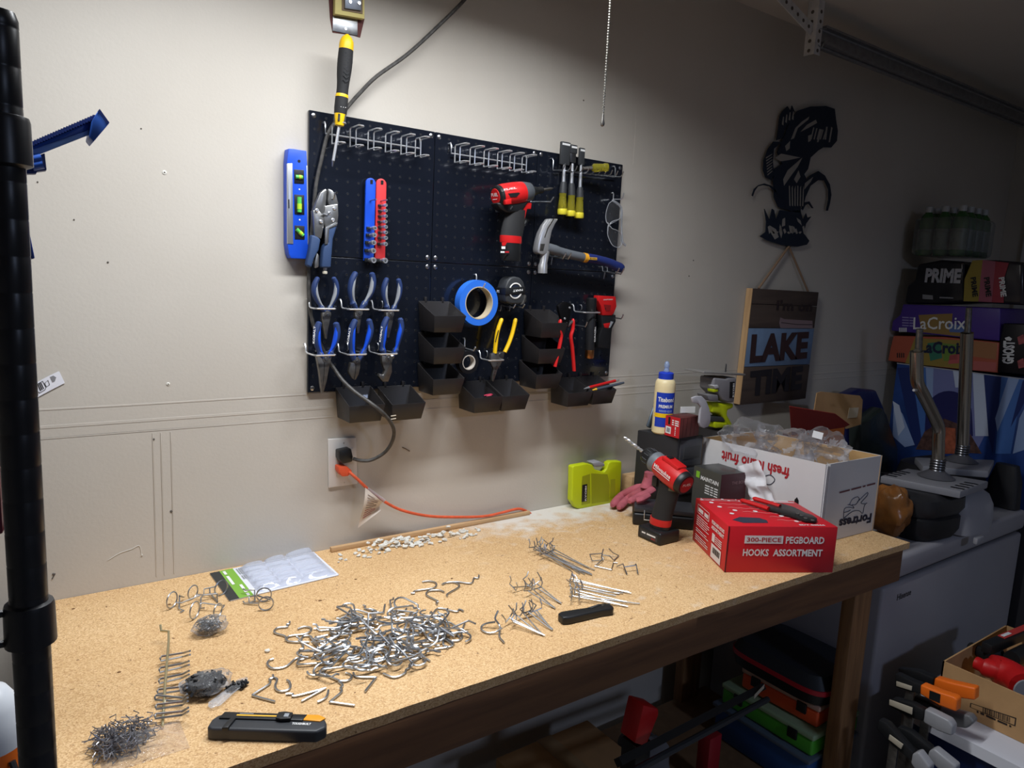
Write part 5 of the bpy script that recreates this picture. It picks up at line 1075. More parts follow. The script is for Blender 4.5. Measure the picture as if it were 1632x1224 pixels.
# ---- pale plastic scraper
t = one(B().slab(C7, [(30, 605), (90, 580), (180, 578), (240, 640), (290, 760), (312, 880), (305, 985), (270, 1040), (210, 1060), (155, 1035), (138, 980), (148, 860), (165, 740), (120, 690), (45, 680)], -.235, -.228), 'plastic_scraper', mat('pale_grey_plastic', (176, 176, 182), .4), 'pale grey rounded plastic scraper beside the small red box', 'scraper', bevel=.002)
# ---- jigsaw, upside down
y = -.150
t = thing('jigsaw', 'lime and grey cordless jigsaw standing upside down behind the fruit box', 'power tool', C7.Y(480, 1060, y))
GTL = mat('tool_grey', (128, 126, 130), .5)
B().prism([C7.Y(210, 208, y-.03), C7.Y(835, 245, y-.03), C7.Y(835, 245, y-.03)+V((.0, .075, 0)), C7.Y(210, 208, y-.03)+V((0, .075, 0))], (0, 0, -.006)).build('base_plate', mat('plate_alu', (168, 166, 164), .4, .6), t, bevel=.0015)
bl = C7.Y(530, 215, y); B().prism([bl+V((-.004, 0, 0)), bl+V((.004, 0, 0)), bl+V((.003, 0, .022)), bl+V((-.001, 0, .026))], (0, .0012, 0)).build('blade', STL, t)
B().slab(C7, [(360, 300), (540, 320), (580, 300), (700, 300), (690, 480), (660, 680), (560, 675), (480, 640), (430, 560), (350, 480)], y-.028, y+.028).build('gear_case', GTL, t, bevel=.006, seg=3)
B().slab(C7, [(370, 290), (540, 290), (540, 400), (430, 410), (365, 360)], y-.022, y+.022).build('shoe_mount', mat('mount_brown', (104, 88, 70), .5, .5), t, bevel=.002)
B().slab(C7, [(250, 560), (420, 560), (430, 660), (290, 650)], y-.03, y+.01).build('guard', GTL, t, bevel=.003)
B().slab(C7, [(345, 420), (420, 410), (440, 455), (380, 470)], y-.032, y-.01).build('lever', mat('lever_white', (196, 196, 198), .5), t, bevel=.002)
B().slab(C7, [(350, 480), (420, 470), (425, 515), (360, 525)], y-.03, y-.005).build('switch', LIME, t, bevel=.002)
B().slab(C7, [(598, 365), (668, 360), (660, 605), (590, 610)], y-.0288, y-.0278).build('brand_plate', BLK, t)
text('RYOBI', C7.Y(655, 590, y-.0290), C7.Y(662, 385, y-.0290), FRONT, WHT, t, hgt=.007, bold=.02)
B().slab(C7, [(330, 680), (480, 690), (660, 690), (650, 760), (570, 790), (560, 860), (640, 1000), (620, 1060), (560, 1010), (480, 880), (440, 840), (330, 830)], y-.022, y+.022).build('handle', LIME, t, bevel=.006, seg=3)
B().slab(C7, [(320, 880), (500, 890), (555, 960), (330, 965)], y-.020, y+.02).build('grip_band', DGR, t, bevel=.003)
B().slab(C7, [(370, 970), (560, 985), (560, 1050), (380, 1060)], y-.024, y+.024).build('battery_cap', LIME, t, bevel=.003)
bx = C7.Y(470, 1056, y); one(B().box((bx.x, y+.01, (ZB+bx.z)/2+.0005), (.10, .08, bx.z-ZB-.002)), 'storage_box', mat('dark_box', (46, 42, 42), .6), 'dark box under the upside-down jigsaw behind the fruit box', 'box', bevel=.003)
# ---- black hinged case and glove
c0 = V((.908, -.142, 0)); d2 = V((.717, -.697, 0)).normalized(); d1 = V((-.697, -.717, 0)).normalized()
t = thing('tool_case', 'low black case with a wire latch under the pink glove', 'case', (.96, -.22, ZB))
def cq(u, v, z): return c0+d2*u+d1*v+UPZ*(ZB+z)
B().prism([cq(0, 0, .0005), cq(.165, 0, .0005), cq(.165, .10, .0005), cq(0, .10, .0005)], (0, 0, .034)).build('base', BLK, t, bevel=.006, seg=3)
B().prism([cq(.002, .002, .036), cq(.163, .002, .036), cq(.163, .096, .036), cq(.002, .096, .036)], (0, 0, .014)).build('lid', mat('case_lid', (56, 56, 60), .35), t, bevel=.003)
B().tube([cq(.03, .101, .045), cq(.03, .112, .040), cq(.03, .112, .022), cq(.065, .112, .022), cq(.065, .112, .040), cq(.065, .101, .045)], .0014, 6).build('latch_wire', CHR, t)
B().prism([cq(.07, .099, .02), cq(.095, .099, .02), cq(.095, .099, .05), cq(.07, .099, .05)], d1*.006).build('latch', STL, t, bevel=.001)
PINK = mat('pink_fabric', (178, 92, 104), .85, var=.12, vscale=40, bump=.5, bscale=120)
t = thing('work_glove', 'dusty pink work glove draped over the black case', 'glove', onZ(985, 812, ZB))
def gv(u, v, z): return onZ(u, v, ZB+z)
for k, (pts, r, nm) in enumerate(((((976, 806, .014), (990, 790, .024), (1008, 780, .050), (1030, 772, .070)), .0125, 'finger'), (((986, 810, .012), (1000, 795, .022), (1016, 785, .050), (1034, 778, .068)), .012, 'finger'),
                              (((1003, 800, .05), (1016, 792, .056), (1030, 786, .064), (1040, 780, .07)), .012, 'finger'), (((1014, 798, .060), (1022, 796, .064), (1032, 790, .068)), .0115, 'thumb'))):
    Q = smooth([gv(*q) for q in pts], 4); B().tube(Q, [r*.55]+[r*.95]+[r]*(len(Q)-2), 12, flat=.75).build(nm, PINK, t)
B().loft([oval(gv(1030, 776, .072), .020, .016), oval(gv(1035, 768, .085), .024, .018), oval(gv(1037, 760, .10), .019, .020), oval(gv(1038, 752, .115), .024, .015)]).build('cuff', PINK, t)
# ---- cordless drill
R_ = V((.826, -.398, 1.086)); D_ = V((.0, .135, .043)).normalized(); S_ = V((1, 0, 0)); U_ = S_.cross(D_).normalized()
t = thing('cordless_drill', 'red and black cordless drill with a twist bit standing on its battery', 'power tool', (.822, -.33, ZB))
B().lathe([(.026, -.002), (.029, .002), (.030, .012), (.030, .018)], R_, D_, 28).build('rear_cap', BLK, t)
B().lathe([(.022, .0008), (.0001, .0014)], R_-D_*.002, -D_, 28).build('rear_disc', mat('disc_red', (150, 24, 28), .45), t)
text('FUEL', R_-D_*.0036-S_*.015-U_*.002, R_-D_*.0036+S_*.015-U_*.002, -D_, WHT, t, hgt=.007, bold=.01)
bd = B().lathe([(.0305, .014), (.0318, .025), (.0315, .06), (.0295, .085), (.026, .098)], R_, D_, 28).build('body', RED, t)
B().box(R_+D_*.055+U_*.030, (.034, .06, .012), MX((S_, D_, U_)).transposed()).build('top_rib', RED, bd, bevel=.004)
B().box(R_+D_*.072+U_*.0375, (.016, .014, .004), MX((S_, D_, U_)).transposed()).build('speed_switch', BLK, bd, bevel=.001)
nlr = (-S_*.92+U_*.25-D_*.1).normalized()
A_ = R_+D_*.088-S_*.0300+U_*.004; E_ = R_+D_*.026-S_*.0322+U_*.004
text('Milwaukee', A_, E_, -S_, WHT, bd, hgt=.011, bold=.02, lift=.002); patch([A_-U_*.003, E_-U_*.003, E_-U_*.005, A_-U_*.0045], -S_, WHT, bd, 'underline', .002)
B().lathe([(.026, .095), (.0275, .102), (.0275, .114), (.0245, .118)], R_, D_, 24).build('clutch_ring', mat('clutch_grey', (104, 110, 116), .45), t)
ck = B().lathe([(.023, .116), (.0235, .122), (.0235, .140), (.019, .150), (.012, .156)], R_, D_, 24).build('chuck', BLK, t)
for k in range(12):
    a_ = 2*PI*k/12; d_ = S_*math.cos(a_)+U_*math.sin(a_); B().tube([R_+D_*.123+d_*.0238, R_+D_*.140+d_*.0236], .0014, 5).build('chuck_rib', DGR, ck)
tw = B()
for s_ in (0, PI):
    tw.tube([R_+D_*(.152+.085*k/24)+(S_*math.cos(k*.9+s_)+U_*math.sin(k*.9+s_))*.0028 for k in range(25)], .0026, 6)
tw.tube([R_+D_*.152, R_+D_*.236], [.0032, .0026], 8).tube([R_+D_*.234, R_+D_*.240], [.004, .001], 8)
tw.build('twist_bit', mat('bright_steel', (206, 206, 208), .3, .8), t)
def hz(z, cx, cy, rx, ry): return oval((cx, cy, z), rx, ry, 20)
B().loft([hz(1.074, .828, -.345, .021, .030), hz(1.05, .827, -.343, .0215, .031), hz(1.02, .825, -.338, .0215, .029), hz(.99, .823, -.332, .022, .029), hz(.975, .822, -.330, .0225, .030)]).build('grip', RUB, t)
B().loft([hz(.980, .822, -.330, .0235, .031), hz(.970, .822, -.329, .0237, .0312), hz(.962, .822, -.328, .0235, .031)]).build('band', RED, t)
B().loft([hz(.964, .822, -.328, .0225, .030), hz(.945, .822, -.328, .0225, .030)]).build('battery_neck', BLK, t)
B().loft([hz(1.078, .828, -.350, .019, .030), hz(1.062, .828, -.350, .020, .032)]).build('motor_chin', mat('olive_grey', (92, 86, 70), .5), t)
B().box((.8275, -.296, 1.068), (.012, .018, .028)).build('trigger', BLK, t, bevel=.003)
bt = B().box((.822, -.325, ZB+.0165), (.074, .080, .0325)).build('battery', BLK, t, bevel=.005, seg=3)
patch([V((.785, -.296, ZB+.008)), V((.785, -.356, ZB+.008)), V((.785, -.356, ZB+.025)), V((.785, -.296, ZB+.025))], (-1, 0, 0), DGR, bt, 'label', .0006)
text('~abc defghij', V((.785, -.302, ZB+.017)), V((.785, -.350, ZB+.017)), (-1, 0, 0), WHT, bt, hgt=.005, lift=.0012, bold=.02); text('XC', V((.785, -.335, ZB+.009)), V((.785, -.350, ZB+.009)), (-1, 0, 0), RED, bt, hgt=.005, lift=.0012)

# ---- black cream box
k_ = (CAM.z-1.075)/(CAM.z-1.03)
mq = [V((CAM.x+(x-CAM.x)*k_, CAM.y+(y_-CAM.y)*k_, ZB+.001)) for x, y_ in ((1.173, -.134), (1.163, -.246), (1.261, -.262), (1.268, -.150))]
t = thing('charcoal_box', 'charcoal carton with white lettering beside the red drill', 'box', mq[1])
hm = 1.075-ZB-.001
B().prism(mq, (0, 0, hm)).build('carton', mat('charcoal_carton', (62, 62, 60), .35), t, bevel=.0008)
nL = (mq[1]-mq[0]).cross(UPZ).normalized(); nR = (mq[2]-mq[1]).cross(UPZ).normalized()
if nL.dot(CAM-mq[1]) < 0: nL = -nL
if nR.dot(CAM-mq[1]) < 0: nR = -nR
F = face(mq[0], mq[1], nL); G_ = face(mq[1], mq[2], nR)
lf = patch([F(.0, 0), F(1, 0), F(1, hm), F(0, hm)], nL, mat('charcoal_front', (72, 72, 68), .4), t, 'front_face')
patch([F(.10, hm-.030), F(.23, hm-.030), F(.23, hm-.012), F(.10, hm-.012)], nL, mat('lime_mark', (130, 190, 50), .5), lf, 'green_mark', .001)
text('MAINTAIN', F(.28, hm-.032), F(.92, hm-.034), nL, WHT, lf, hgt=.011, bold=.03, lift=.001)
for k in range(4): text('~scalp and body', F(.46, hm-.046-.007*k), F(.92, hm-.047-.007*k), nL, WHT, lf, hgt=.004, lift=.001)
rf = patch([G_(0, 0), G_(1, 0), G_(1, hm), G_(0, hm)], nR, mat('maroon_face', (70, 36, 44), .4), t, 'side_face')
text('THE BOX', G_(.42, hm-.031), G_(.95, hm-.030), nR, mat('dim_ink', (150, 120, 124), .6), rf, hgt=.009, lift=.001)

# ---- red box of pegboard hooks
rt = [V((.901, -.372, ZB)), V((.799, -.556, ZB)), V((1.032, -.688, ZB)), V((1.119, -.512, ZB))]; HRB = .113
t = thing('hook_set_box', 'red carton of pegboard hooks with white lettering at the bench edge', 'box', rt[1])
RC = mat('red_carton', (196, 26, 38), .42, var=.04, vscale=8)
rb = B().prism([p+V((0, 0, .0005)) for p in rt], (0, 0, HRB)).build('carton', RC, t, bevel=.0012)
nL = (rt[1]-rt[0]).cross(UPZ).normalized(); nF = (rt[2]-rt[1]).cross(UPZ).normalized()
if nL.dot(CAM-rt[1]) < 0: nL = -nL
if nF.dot(CAM-rt[1]) < 0: nF = -nF
Fl = face(rt[0], rt[1], nL); Ff = face(rt[1], rt[2], nF)
WI = mat('white_ink', (222, 214, 214), .55)
# front
pn = patch([Ff(.155, .072), Ff(.505, .072), Ff(.505, .091), Ff(.155, .091)], nF, WI, rb, 'lettering_panel', .0014)
text('300-PIECE', Ff(.175, .0765), Ff(.487, .0765), nF, DRED, rb, hgt=.0105, lift=.0019, bold=.015)
text('PEGBOARD', Ff(.53, .073), Ff(.885, .073), nF, WI, rb, hgt=.0165, lift=.0014, bold=.03)
text('HOOKS', Ff(.15, .042), Ff(.385, .042), nF, WI, rb, hgt=.0165, lift=.0014, bold=.03); text('ASSORTMENT', Ff(.425, .042), Ff(.88, .042), nF, WI, rb, hgt=.0165, lift=.0014, bold=.03)
B().tube([Ff(0.005, .001)+nF*.0006, Ff(.005, HRB)+nF*.0006], .0012, 5).build('seam_edge', mat('seam_dark', (60, 12, 16), .8), rb)
# left side
def lp_(u0, v0, u1, v1, m=WI, nm='print_block', l=.0014): return patch([Fl(u0, v0), Fl(u1, v0), Fl(u1, v1), Fl(u0, v1)], nL, m, rb, nm, l)
for u0, v0, u1, v1 in ((.10, .083, .47, .084), (.10, .104, .47, .105), (.10, .083, .11, .105), (.46, .083, .47, .105)): lp_(u0, v0, u1, v1, nm='frame_line')
text('~abcd efg', Fl(.13, .088), Fl(.44, .088), nL, WI, rb, hgt=.012, lift=.0014, bold=.03)
for k in range(12):
    if k in (5, 8): continue
    text('~pegboard hooks assortment kit organizer', Fl(.10, .074-.0056*k), Fl(.50 if k % 3 else .44, .074-.0056*k), nL, WI, rb, hgt=.0026, lift=.0014)
for k in range(2): text(('PEGBOARD HOOKS', 'ASSORTMENT')[k], Fl(.56, .088-.013*k), Fl(.92, .088-.013*k), nL, WI, rb, hgt=.0085, lift=.0014, bold=.04)
lp_(.60, .046, .68, .066, nm='logo'); 
for k in range(4): text('~MADE FOR ORGANIZERS', Fl(.70, .061-.005*k), Fl(.88, .061-.005*k), nL, WI, rb, hgt=.003, lift=.0014)
lp_(.60, .006, .88, .040, nm='barcode_label')
for k in range(12): lp_(.65+.017*k, .020, .658+.017*k+.003*(k % 3), .034, BLK, 'barcode_bar', .0018)
# top
TP = lambda u, v: rt[1]+(rt[2]-rt[1])*u+(rt[0]-rt[1])*v+(rt[3]-rt[2]-(rt[0]-rt[1]))*u*v+UPZ*(HRB+.0005)
def tp(pts, m, nm, l=.0006): return patch([TP(*q) for q in pts], UPZ, m, rb, nm, l)
tp([(.04, .955), (.40, .955), (.40, .985), (.04, .985)], WI, 'print_block'); tp([(.02, .905), (.42, .905), (.42, .935), (.02, .935)], WI, 'print_block'); tp([(.55, .955), (.93, .955), (.93, .985), (.55, .985)], WI, 'print_block'); tp([(.6, .905), (.97, .905), (.97, .93), (.6, .93)], WI, 'print_block')
text('~PEGBOARD HOOKS', TP(.05, .957), TP(.39, .957), UPZ, DRED, rb, hgt=.006, lift=.0009, bold=.02); text('~300 PIECE SET', TP(.05, .907), TP(.40, .907), UPZ, DRED, rb, hgt=.005, lift=.0009, bold=.02)
for u, v in ((.10, .82), (.13, .66), (.24, .54), (.17, .42), (.43, .52), (.62, .36), (.69, .18), (.80, .80), (.88, .62)):
    c = TP(u, v); B().lathe([(.0058, .0008), (.0001, .0009)], c, UPZ, 16).build('number_dot', WI, rb, flip=False)
tp([(.10, .20), (.20, .30), (.38, .28), (.42, .20), (.40, .11), (.17, .10)], mat('ink_navy', (44, 48, 66), .5), 'hook_picture')
LN = mat('pale_red_ink', (226, 130, 130), .6)
for u0, v0, u1, v1, n_ in ((.16, .78, .5, .76, 7), (.2, .64, .5, .60, 7), (.3, .50, .62, .44, 6), (.5, .34, .75, .30, 6), (.52, .22, .8, .16, 6), (.84, .72, .92, .66, 3)):
    P = [TP(u0+(u1-u0)*k/n_, v0+(v1-v0)*k/n_+(.012 if k % 2 else -.012))+UPZ*.0009 for k in range(n_+1)]; B().tube(P, .0006, 4).build('hook_drawing', LN, rb)
text('SDY-88566', TP(.66, .035), TP(.90, .035), UPZ, WI, rb, hgt=.007, lift=.0009, bold=.04)
# ---- wire stripper lying on the red box
zt = ZB+HRB+.0015
t = thing('wire_stripper_tool', 'flat black wire crimper with red grips lying on the red carton', 'pliers', D8.Z(800, 740, zt))
def dz(pts, h): return [D8.Z(x, v, zt+h) for x, v in pts]
B().prism(dz([(665, 690), (760, 675), (900, 715), (1000, 765), (1060, 785), (1100, 815), (1090, 835), (1000, 830), (860, 785), (668, 728)], .001), (0, 0, .006)).build('jaw', mat('black_plate', (46, 46, 46), .4, .5), t, bevel=.0015)
for q in ((965, 770), (1000, 795), (930, 755), (1060, 812)): B().lathe([(.0045, .0), (.004, .0015), (.002, .0015), (.002, .0003)], D8.Z(*q, zt+.008), UPZ, 14).build('die_hole', DST, t)
for P in ([(440, 635), (520, 660), (600, 685), (680, 712)], [(545, 620), (620, 640), (700, 665), (780, 690)]):
    Q = smooth(dz(P, .007), 4); B().tube(Q, [.004]+[.0068]*(len(Q)-1), 12, flat=.75).build('grip', RED, t)

# ---- white fruit box
T_ = [V((1.120, -.196, 0)), V((1.172, -.560, 0)), V((1.428, -.573, 0)), V((1.376, -.209, 0))]; HF_ = 1.137
t = thing('fruit_box', 'white corrugated fruit box, printed upside down, open on top', 'box', (1.27, -.38, ZB))
WC = mat('white_carton', (214, 212, 212), .6, var=.03, vscale=6); KR = mat('kraft_inside', (198, 160, 108), .8, var=.06)
cx = sum(T_, V())/4
ns = []
for i in range(4):
    a, c = T_[i], T_[(i+1) % 4]; n_ = (c-a).cross(UPZ).normalized(); n_ = n_ if n_.dot(a-cx) > 0 else -n_; ns.append(n_)
    B().prism([a+UPZ*(ZB+.001), c+UPZ*(ZB+.001), c+UPZ*HF_, a+UPZ*HF_], -n_*.003).build('side_panel', WC, t, smooth=False)
    B().prism([a-n_*.0032+UPZ*(ZB+.002), c-n_*.0032+UPZ*(ZB+.002), c-n_*.0032+UPZ*(HF_-.0006), a-n_*.0032+UPZ*(HF_-.0006)], -n_*.002).build('side_lining', KR, t, smooth=False)
B().prism([p.lerp(cx, .02)+UPZ*(ZB+.001) for p in T_], (0, 0, .004)).build('bottom_panel', KR, t)
FL = face(T_[0], T_[1], ns[0]); FR = face(T_[1], T_[2], ns[1]); z0 = ZB; hh = HF_-ZB
for k in range(3): B().tube([T_[1].lerp(T_[2], .02+.022*k)+ns[1]*.001+UPZ*(ZB+.002), T_[1].lerp(T_[2], .02+.022*k)+ns[1]*.001+UPZ*(HF_-.001)], .0016, 5).build('corrugation_edge', WC, t)
text('fresh Idaho fruit', FL(.745, HF_-.032), FL(.19, HF_-.026), ns[0], mat('print_red', (176, 36, 44), .6), t, hgt=.030, bold=.03, lift=.0012)
patch([FL(u, v) for u, v in ((.80, HF_-.135), (.805, HF_-.112), (.82, HF_-.104), (.835, HF_-.112), (.84, HF_-.135), (.84, HF_-.16), (.80, HF_-.16))], ns[0], BLK, t, 'hand_hole', .001)
INK = mat('blue_black_ink', (36, 38, 60), .7)
B().tube(smooth([FL(u, v)+ns[0]*.0008 for u, v in ((.55, HF_-.072), (.60, HF_-.062), (.64, HF_-.072), (.61, HF_-.088), (.56, HF_-.09))]), .0011, 5).build('ink_sketch', INK, t)
B().tube(smooth([FL(u, v)+ns[0]*.0008 for u, v in ((.58, HF_-.14), (.63, HF_-.135), (.62, HF_-.15), (.58, HF_-.152))]), .0011, 5).build('ink_sketch', INK, t)
text('Fortress', FR(.93, ZB+.052), FR(.34, ZB+.056), ns[1], INK, t, hgt=.026, bold=.04, lift=.0012)
text('~PACKED BY ORCHARD GROWERS', FR(.92, ZB+.142), FR(.28, ZB+.136), ns[1], mat('maroon_ink', (110, 66, 70), .7), t, hgt=.006, bold=.02, lift=.0012)
def fr(x, v): # ink drawing read off the right panel
    d_ = ray(*A1(x, v)); k = ((T_[1]-CAM).dot(ns[1]))/d_.dot(ns[1]); return CAM+d_*k+ns[1]*.0008
for P in ([(950, 815), (955, 760), (985, 750), (1010, 755), (1000, 740), (975, 735)], [(950, 815), (1000, 775), (1040, 770), (1060, 785), (1070, 740), (1085, 725)], [(985, 735), (1000, 705), (1030, 690), (1040, 705), (1020, 735), (1000, 735)], [(1030, 720), (1060, 690), (1088, 665), (1085, 685), (1050, 725), (1075, 730)], [(952, 780), (975, 775), (990, 765)]):
    B().tube(smooth([fr(*q) for q in P], 3), .0009, 5).build('ink_sketch', INK, t)
# ---- clear bag heaped in the fruit box
t = thing('plastic_bag', 'crumpled clear plastic bag heaped over the fruit box', 'bag', (1.24, -.36, HF_-.08))
BAG2 = film('heavy_bag', (246, 246, 248), .035, .06, 1., 17)
for k, (c, r) in enumerate((((1.20, -.30, HF_+.005), (.075, .075, .045)), ((1.24, -.40, HF_+.01), (.065, .085, .05)), ((1.27, -.49, HF_+.012), (.06, .06, .05)))):
    B().blob(c, r, 31+k, .75, 2.0, 40, 26).build('fold', BAG2, t)
patch([V((1.232, -.475, HF_+.05)), V((1.245, -.497, HF_+.046)), V((1.25, -.497, HF_+.064)), V((1.237, -.475, HF_+.068))], (-.8, -.6, .1), WHT, t, 'sticker', .002)
# ---- red and orange carton standing in the fruit box, behind the bag
yb = -.285
c_ = A1.Y(958, 292, yb); zb_ = ZB+.0055
t = thing('orange_carton', 'open red and orange carton with raised tan flaps inside the fruit box', 'box', (c_.x, c_.y, zb_))
OC = mat('carton_orange', (226, 122, 44), .5); MC = mat('carton_maroon', (84, 36, 44), .5); RC2 = mat('carton_brick', (150, 46, 40), .55)
lp0 = A1.Y(668, 218, yb); cc = V((c_.x, c_.y, 0)); rw = V((.036, .055, 0)); lw = V((lp0.x-c_.x, 0, 0))
B().prism([V((lp0.x, yb, zb_)), V((c_.x, yb, zb_)), c_, V((lp0.x, yb, c_.z))], (0, .002, 0)).build('side_panel', OC, t, smooth=False)
for a, d_, m in ((cc, rw, MC), (cc+lw, rw, MC), (cc+lw+rw, -lw, CARD)):
    n_ = d_.cross(UPZ).normalized(); B().prism([a+UPZ*zb_, a+d_+UPZ*zb_, a+d_+UPZ*c_.z, a+UPZ*c_.z], n_*.002).build('side_panel', m, t, smooth=False)
fo = V((-.004, -.030, .018))
B().prism([V((lp0.x, yb, c_.z)), c_, c_+V((-.020, -.028, .016)), A1.Y(905, 215, yb-.03), A1.Y(642, 172, yb-.03)], (0, .0015, .0015)).build('flap', RC2, t)
B().slab(A1, [(800, 95), (825, 87), (1045, 110), (1062, 135), (1052, 275), (970, 300), (785, 300), (785, 190)], yb+.052, yb+.055).build('flap', CARD, t)
B().slab(A1, [(985, 180), (1040, 178), (1030, 235), (975, 240)], yb+.0512, yb+.0518).build('torn_label', mat('torn_tan', (206, 190, 164), .8), t)
nR2 = rw.cross(UPZ).normalized(); nR2 = nR2 if nR2.dot(CAM-c_) > 0 else -nR2
text('EN', cc+rw*.25+UPZ*(c_.z-.035), cc+rw*.8+UPZ*(c_.z-.035), nR2, mat('dim_gold', (150, 96, 70), .6), t, hgt=.02, lift=.003)
# ---- crumpled receipt paper
def pq_(x, v, d_): return D8.X(x, v, 1.108+d_)
b = B().grid(lambda u, v: (pq_(400+190*u, 350-60*u, 0).lerp(pq_(540+190*u, 640, 0), v) + V((.012*noise.noise(V((u*3, v*4, 1))), .006*noise.noise(V((u*4, v*3, 5))), 0))), 16, 16)
one(b, 'crumpled_paper', PAPER, 'crumpled white paper leaning on the fruit box', 'paper', flip=False)
# ================================================================== right part of the room
K1 = ZF(1190, 155, 4.894); K2 = ZF(1160, 380, 4.082); K3 = ZF(1400, 470, 2.845); K4 = ZF(1400, 310, 4.22)
# ---- steel fish wall art: one cut plate of overlapping pieces
FS = mat('blue_black_steel', (34, 44, 62), .5, .4)
t = thing('fish_wall_art', 'cut steel wall art of a leaping fish above reeds on the dark wall', 'wall art', onY(1250, 392, WALL))
ya, yb2 = WALL-.014, WALL-.011
def cut(pts, name, m=FS, y0=ya, y1=yb2, par=None): return B().slab(K1, pts, y0, y1).build(name, m, par or t, smooth=False)
fishb = cut([(300, 290), (340, 180), (400, 105), (500, 72), (620, 68), (688, 90), (700, 190), (712, 260), (705, 340), (660, 392), (600, 390), (560, 415), (500, 470), (480, 560), (450, 600), (470, 640), (440, 700), (430, 800), (420, 900), (380, 900), (330, 880), (250, 860), (215, 780), (210, 650), (215, 560), (280, 520), (240, 430), (270, 360)], 'body')
cut([(210, 345), (170, 400), (135, 490), (132, 570), (150, 625), (195, 648), (215, 600), (205, 500), (215, 400), (280, 350)], 'pectoral_fin')
cut([(235, 335), (250, 240), (260, 150), (280, 110), (320, 70), (345, 110), (355, 65), (375, 110), (345, 180), (300, 250), (280, 320)], 'dorsal_fin')
cut([(400, 830), (440, 680), (500, 610), (560, 575), (610, 610), (650, 680), (662, 760), (650, 830), (635, 885), (622, 885), (640, 800), (640, 720), (610, 650), (560, 645), (500, 690), (460, 780), (440, 860)], 'reed')
cut([(255, 790), (215, 730), (180, 695), (130, 685), (90, 695), (65, 730), (50, 772), (42, 765), (60, 715), (95, 685), (140, 672), (195, 690), (240, 740), (290, 780)], 'reed')
cut([(105, 1085), (150, 1050), (155, 970), (140, 870), (180, 960), (200, 870), (215, 880), (230, 960), (260, 880), (330, 890), (420, 880), (440, 960), (465, 905), (475, 940), (505, 930), (465, 985), (445, 1060), (490, 1120), (470, 1150), (400, 1165), (280, 1155), (170, 1120)], 'base')
cut([(430, 870), (450, 820), (490, 812), (522, 865), (512, 865), (485, 830), (460, 840), (440, 880)], 'reed')
WMC = mat('wall_gap', (150, 146, 140), .7)
for P in ([(345, 330), (380, 240), (430, 190), (490, 150), (480, 175), (400, 240), (370, 320)], [(420, 270), (470, 215), (540, 175), (550, 200), (480, 240)], [(300, 380), (340, 340), (335, 400), (310, 420)], [(285, 640), (320, 570), (400, 500), (435, 470), (400, 540), (340, 620), (292, 690)], [(370, 640), (405, 570), (420, 620), (390, 670)], [(220, 470), (270, 440), (420, 470), (330, 490), (265, 500)], [(480, 300), (505, 290), (500, 340), (480, 350)], [(620, 230), (632, 230), (620, 330), (608, 330)], [(660, 230), (670, 240), (650, 350), (640, 350)],
          [(575, 250), (590, 250), (560, 350), (548, 350)], [(180, 1000), (230, 1030), (250, 1090), (220, 1110), (190, 1060)], [(330, 1000), (370, 1010), (390, 1050), (340, 1060)], [(280, 950), (300, 940), (300, 1000), (275, 1010)], [(390, 940), (420, 960), (430, 1000), (400, 970)], [(455, 670), (520, 620), (500, 660), (450, 720)], [(260, 990), (280, 1060), (270, 1100), (255, 1050)]):
    cut(P, 'cut_out', WMC, ya-.0004, ya, fishb)
for k in range(9):
    x = 262+13*k; v = 150-9*k if k < 7 else 100; cut([(x, v+70), (x+10, v+10), (x+16, v+14), (x+12, v+78)], 'cut_out', WMC, ya-.0004, ya, fishb) if k % 2 else None
for k in range(5): cut([(520+24*k, 235+6*k), (528+24*k, 236+6*k), (506+24*k, 330), (498+24*k, 328)], 'cut_out', WMC, ya-.0004, ya, fishb)
for k in range(6): cut([(330+22*k, 690+14*(k % 3)), (337+22*k, 690), (342+20*k, 850), (334+20*k, 846)], 'cut_out', WMC, ya-.0004, ya, fishb)
for k in range(10): cut([(165+30*k, 1010+22*(k % 3)), (178+30*k, 1002+22*(k % 3)), (190+30*k, 1050+12*(k % 2)), (176+30*k, 1066)], 'cut_out', WMC, ya-.0004, ya, fishb)
for k in range(7): cut([(150+2*k, 470+22*k), (200, 440+22*k), (200, 446+22*k), (152+2*k, 478+22*k)], 'cut_out', WMC, ya-.0004, ya, fishb)
for q in ((500, 120), (300, 1120)): p = K1.Y(*q, yb2); B().cyl(p, p+V((0, WALL-yb2-.0002, 0)), .004, 10).build('standoff', DST, t)
# ---- lake sign
def swl(x, v, y): return K2.Y(x, v, y)
ys = WALL-.026
tl, tr_, br_, bl_ = swl(165, 325, ys), swl(592, 350, ys), swl(545, 1085, ys), swl(80, 1080, ys)
t = thing('lake_sign', 'wooden plank sign reading LAKE TIME hung on a twine loop', 'sign', bl_)
PLK = wood('sign_plank', (58, 46, 42), (82, 68, 60), 0, 5); PLB = mat('sign_blue', (108, 132, 164), .7, var=.12, vscale=16)
ex = (tr_-tl); ez = (bl_-tl)
def sp_(u, v, y=0): return tl+ex*u+ez*v+V((0, y, 0))
for i, (v0, v1, m) in enumerate(((0, .130, PLK), (.134, .335, PLK), (.339, .672, PLB), (.676, 1, PLK))):
    B().prism([sp_(0, v0), sp_(1, v0), sp_(1, v1), sp_(0, v1)], (0, .016, 0)).build('plank', m, t, bevel=.001)
B().prism([sp_(-.01, 0), sp_(-.002, 0), sp_(-.002, 1), sp_(-.01, 1)], (0, .024, 0)).build('edge_strip', wood('edge_pine', (176, 138, 96), (204, 168, 124), 2), t)
DI = mat('sign_ink', (44, 32, 34), .8)
text("I'm on", sp_(.36, .175, -.001), sp_(.92, .175, -.001), FRONT, DI, t, hgt=.034, bold=.03)
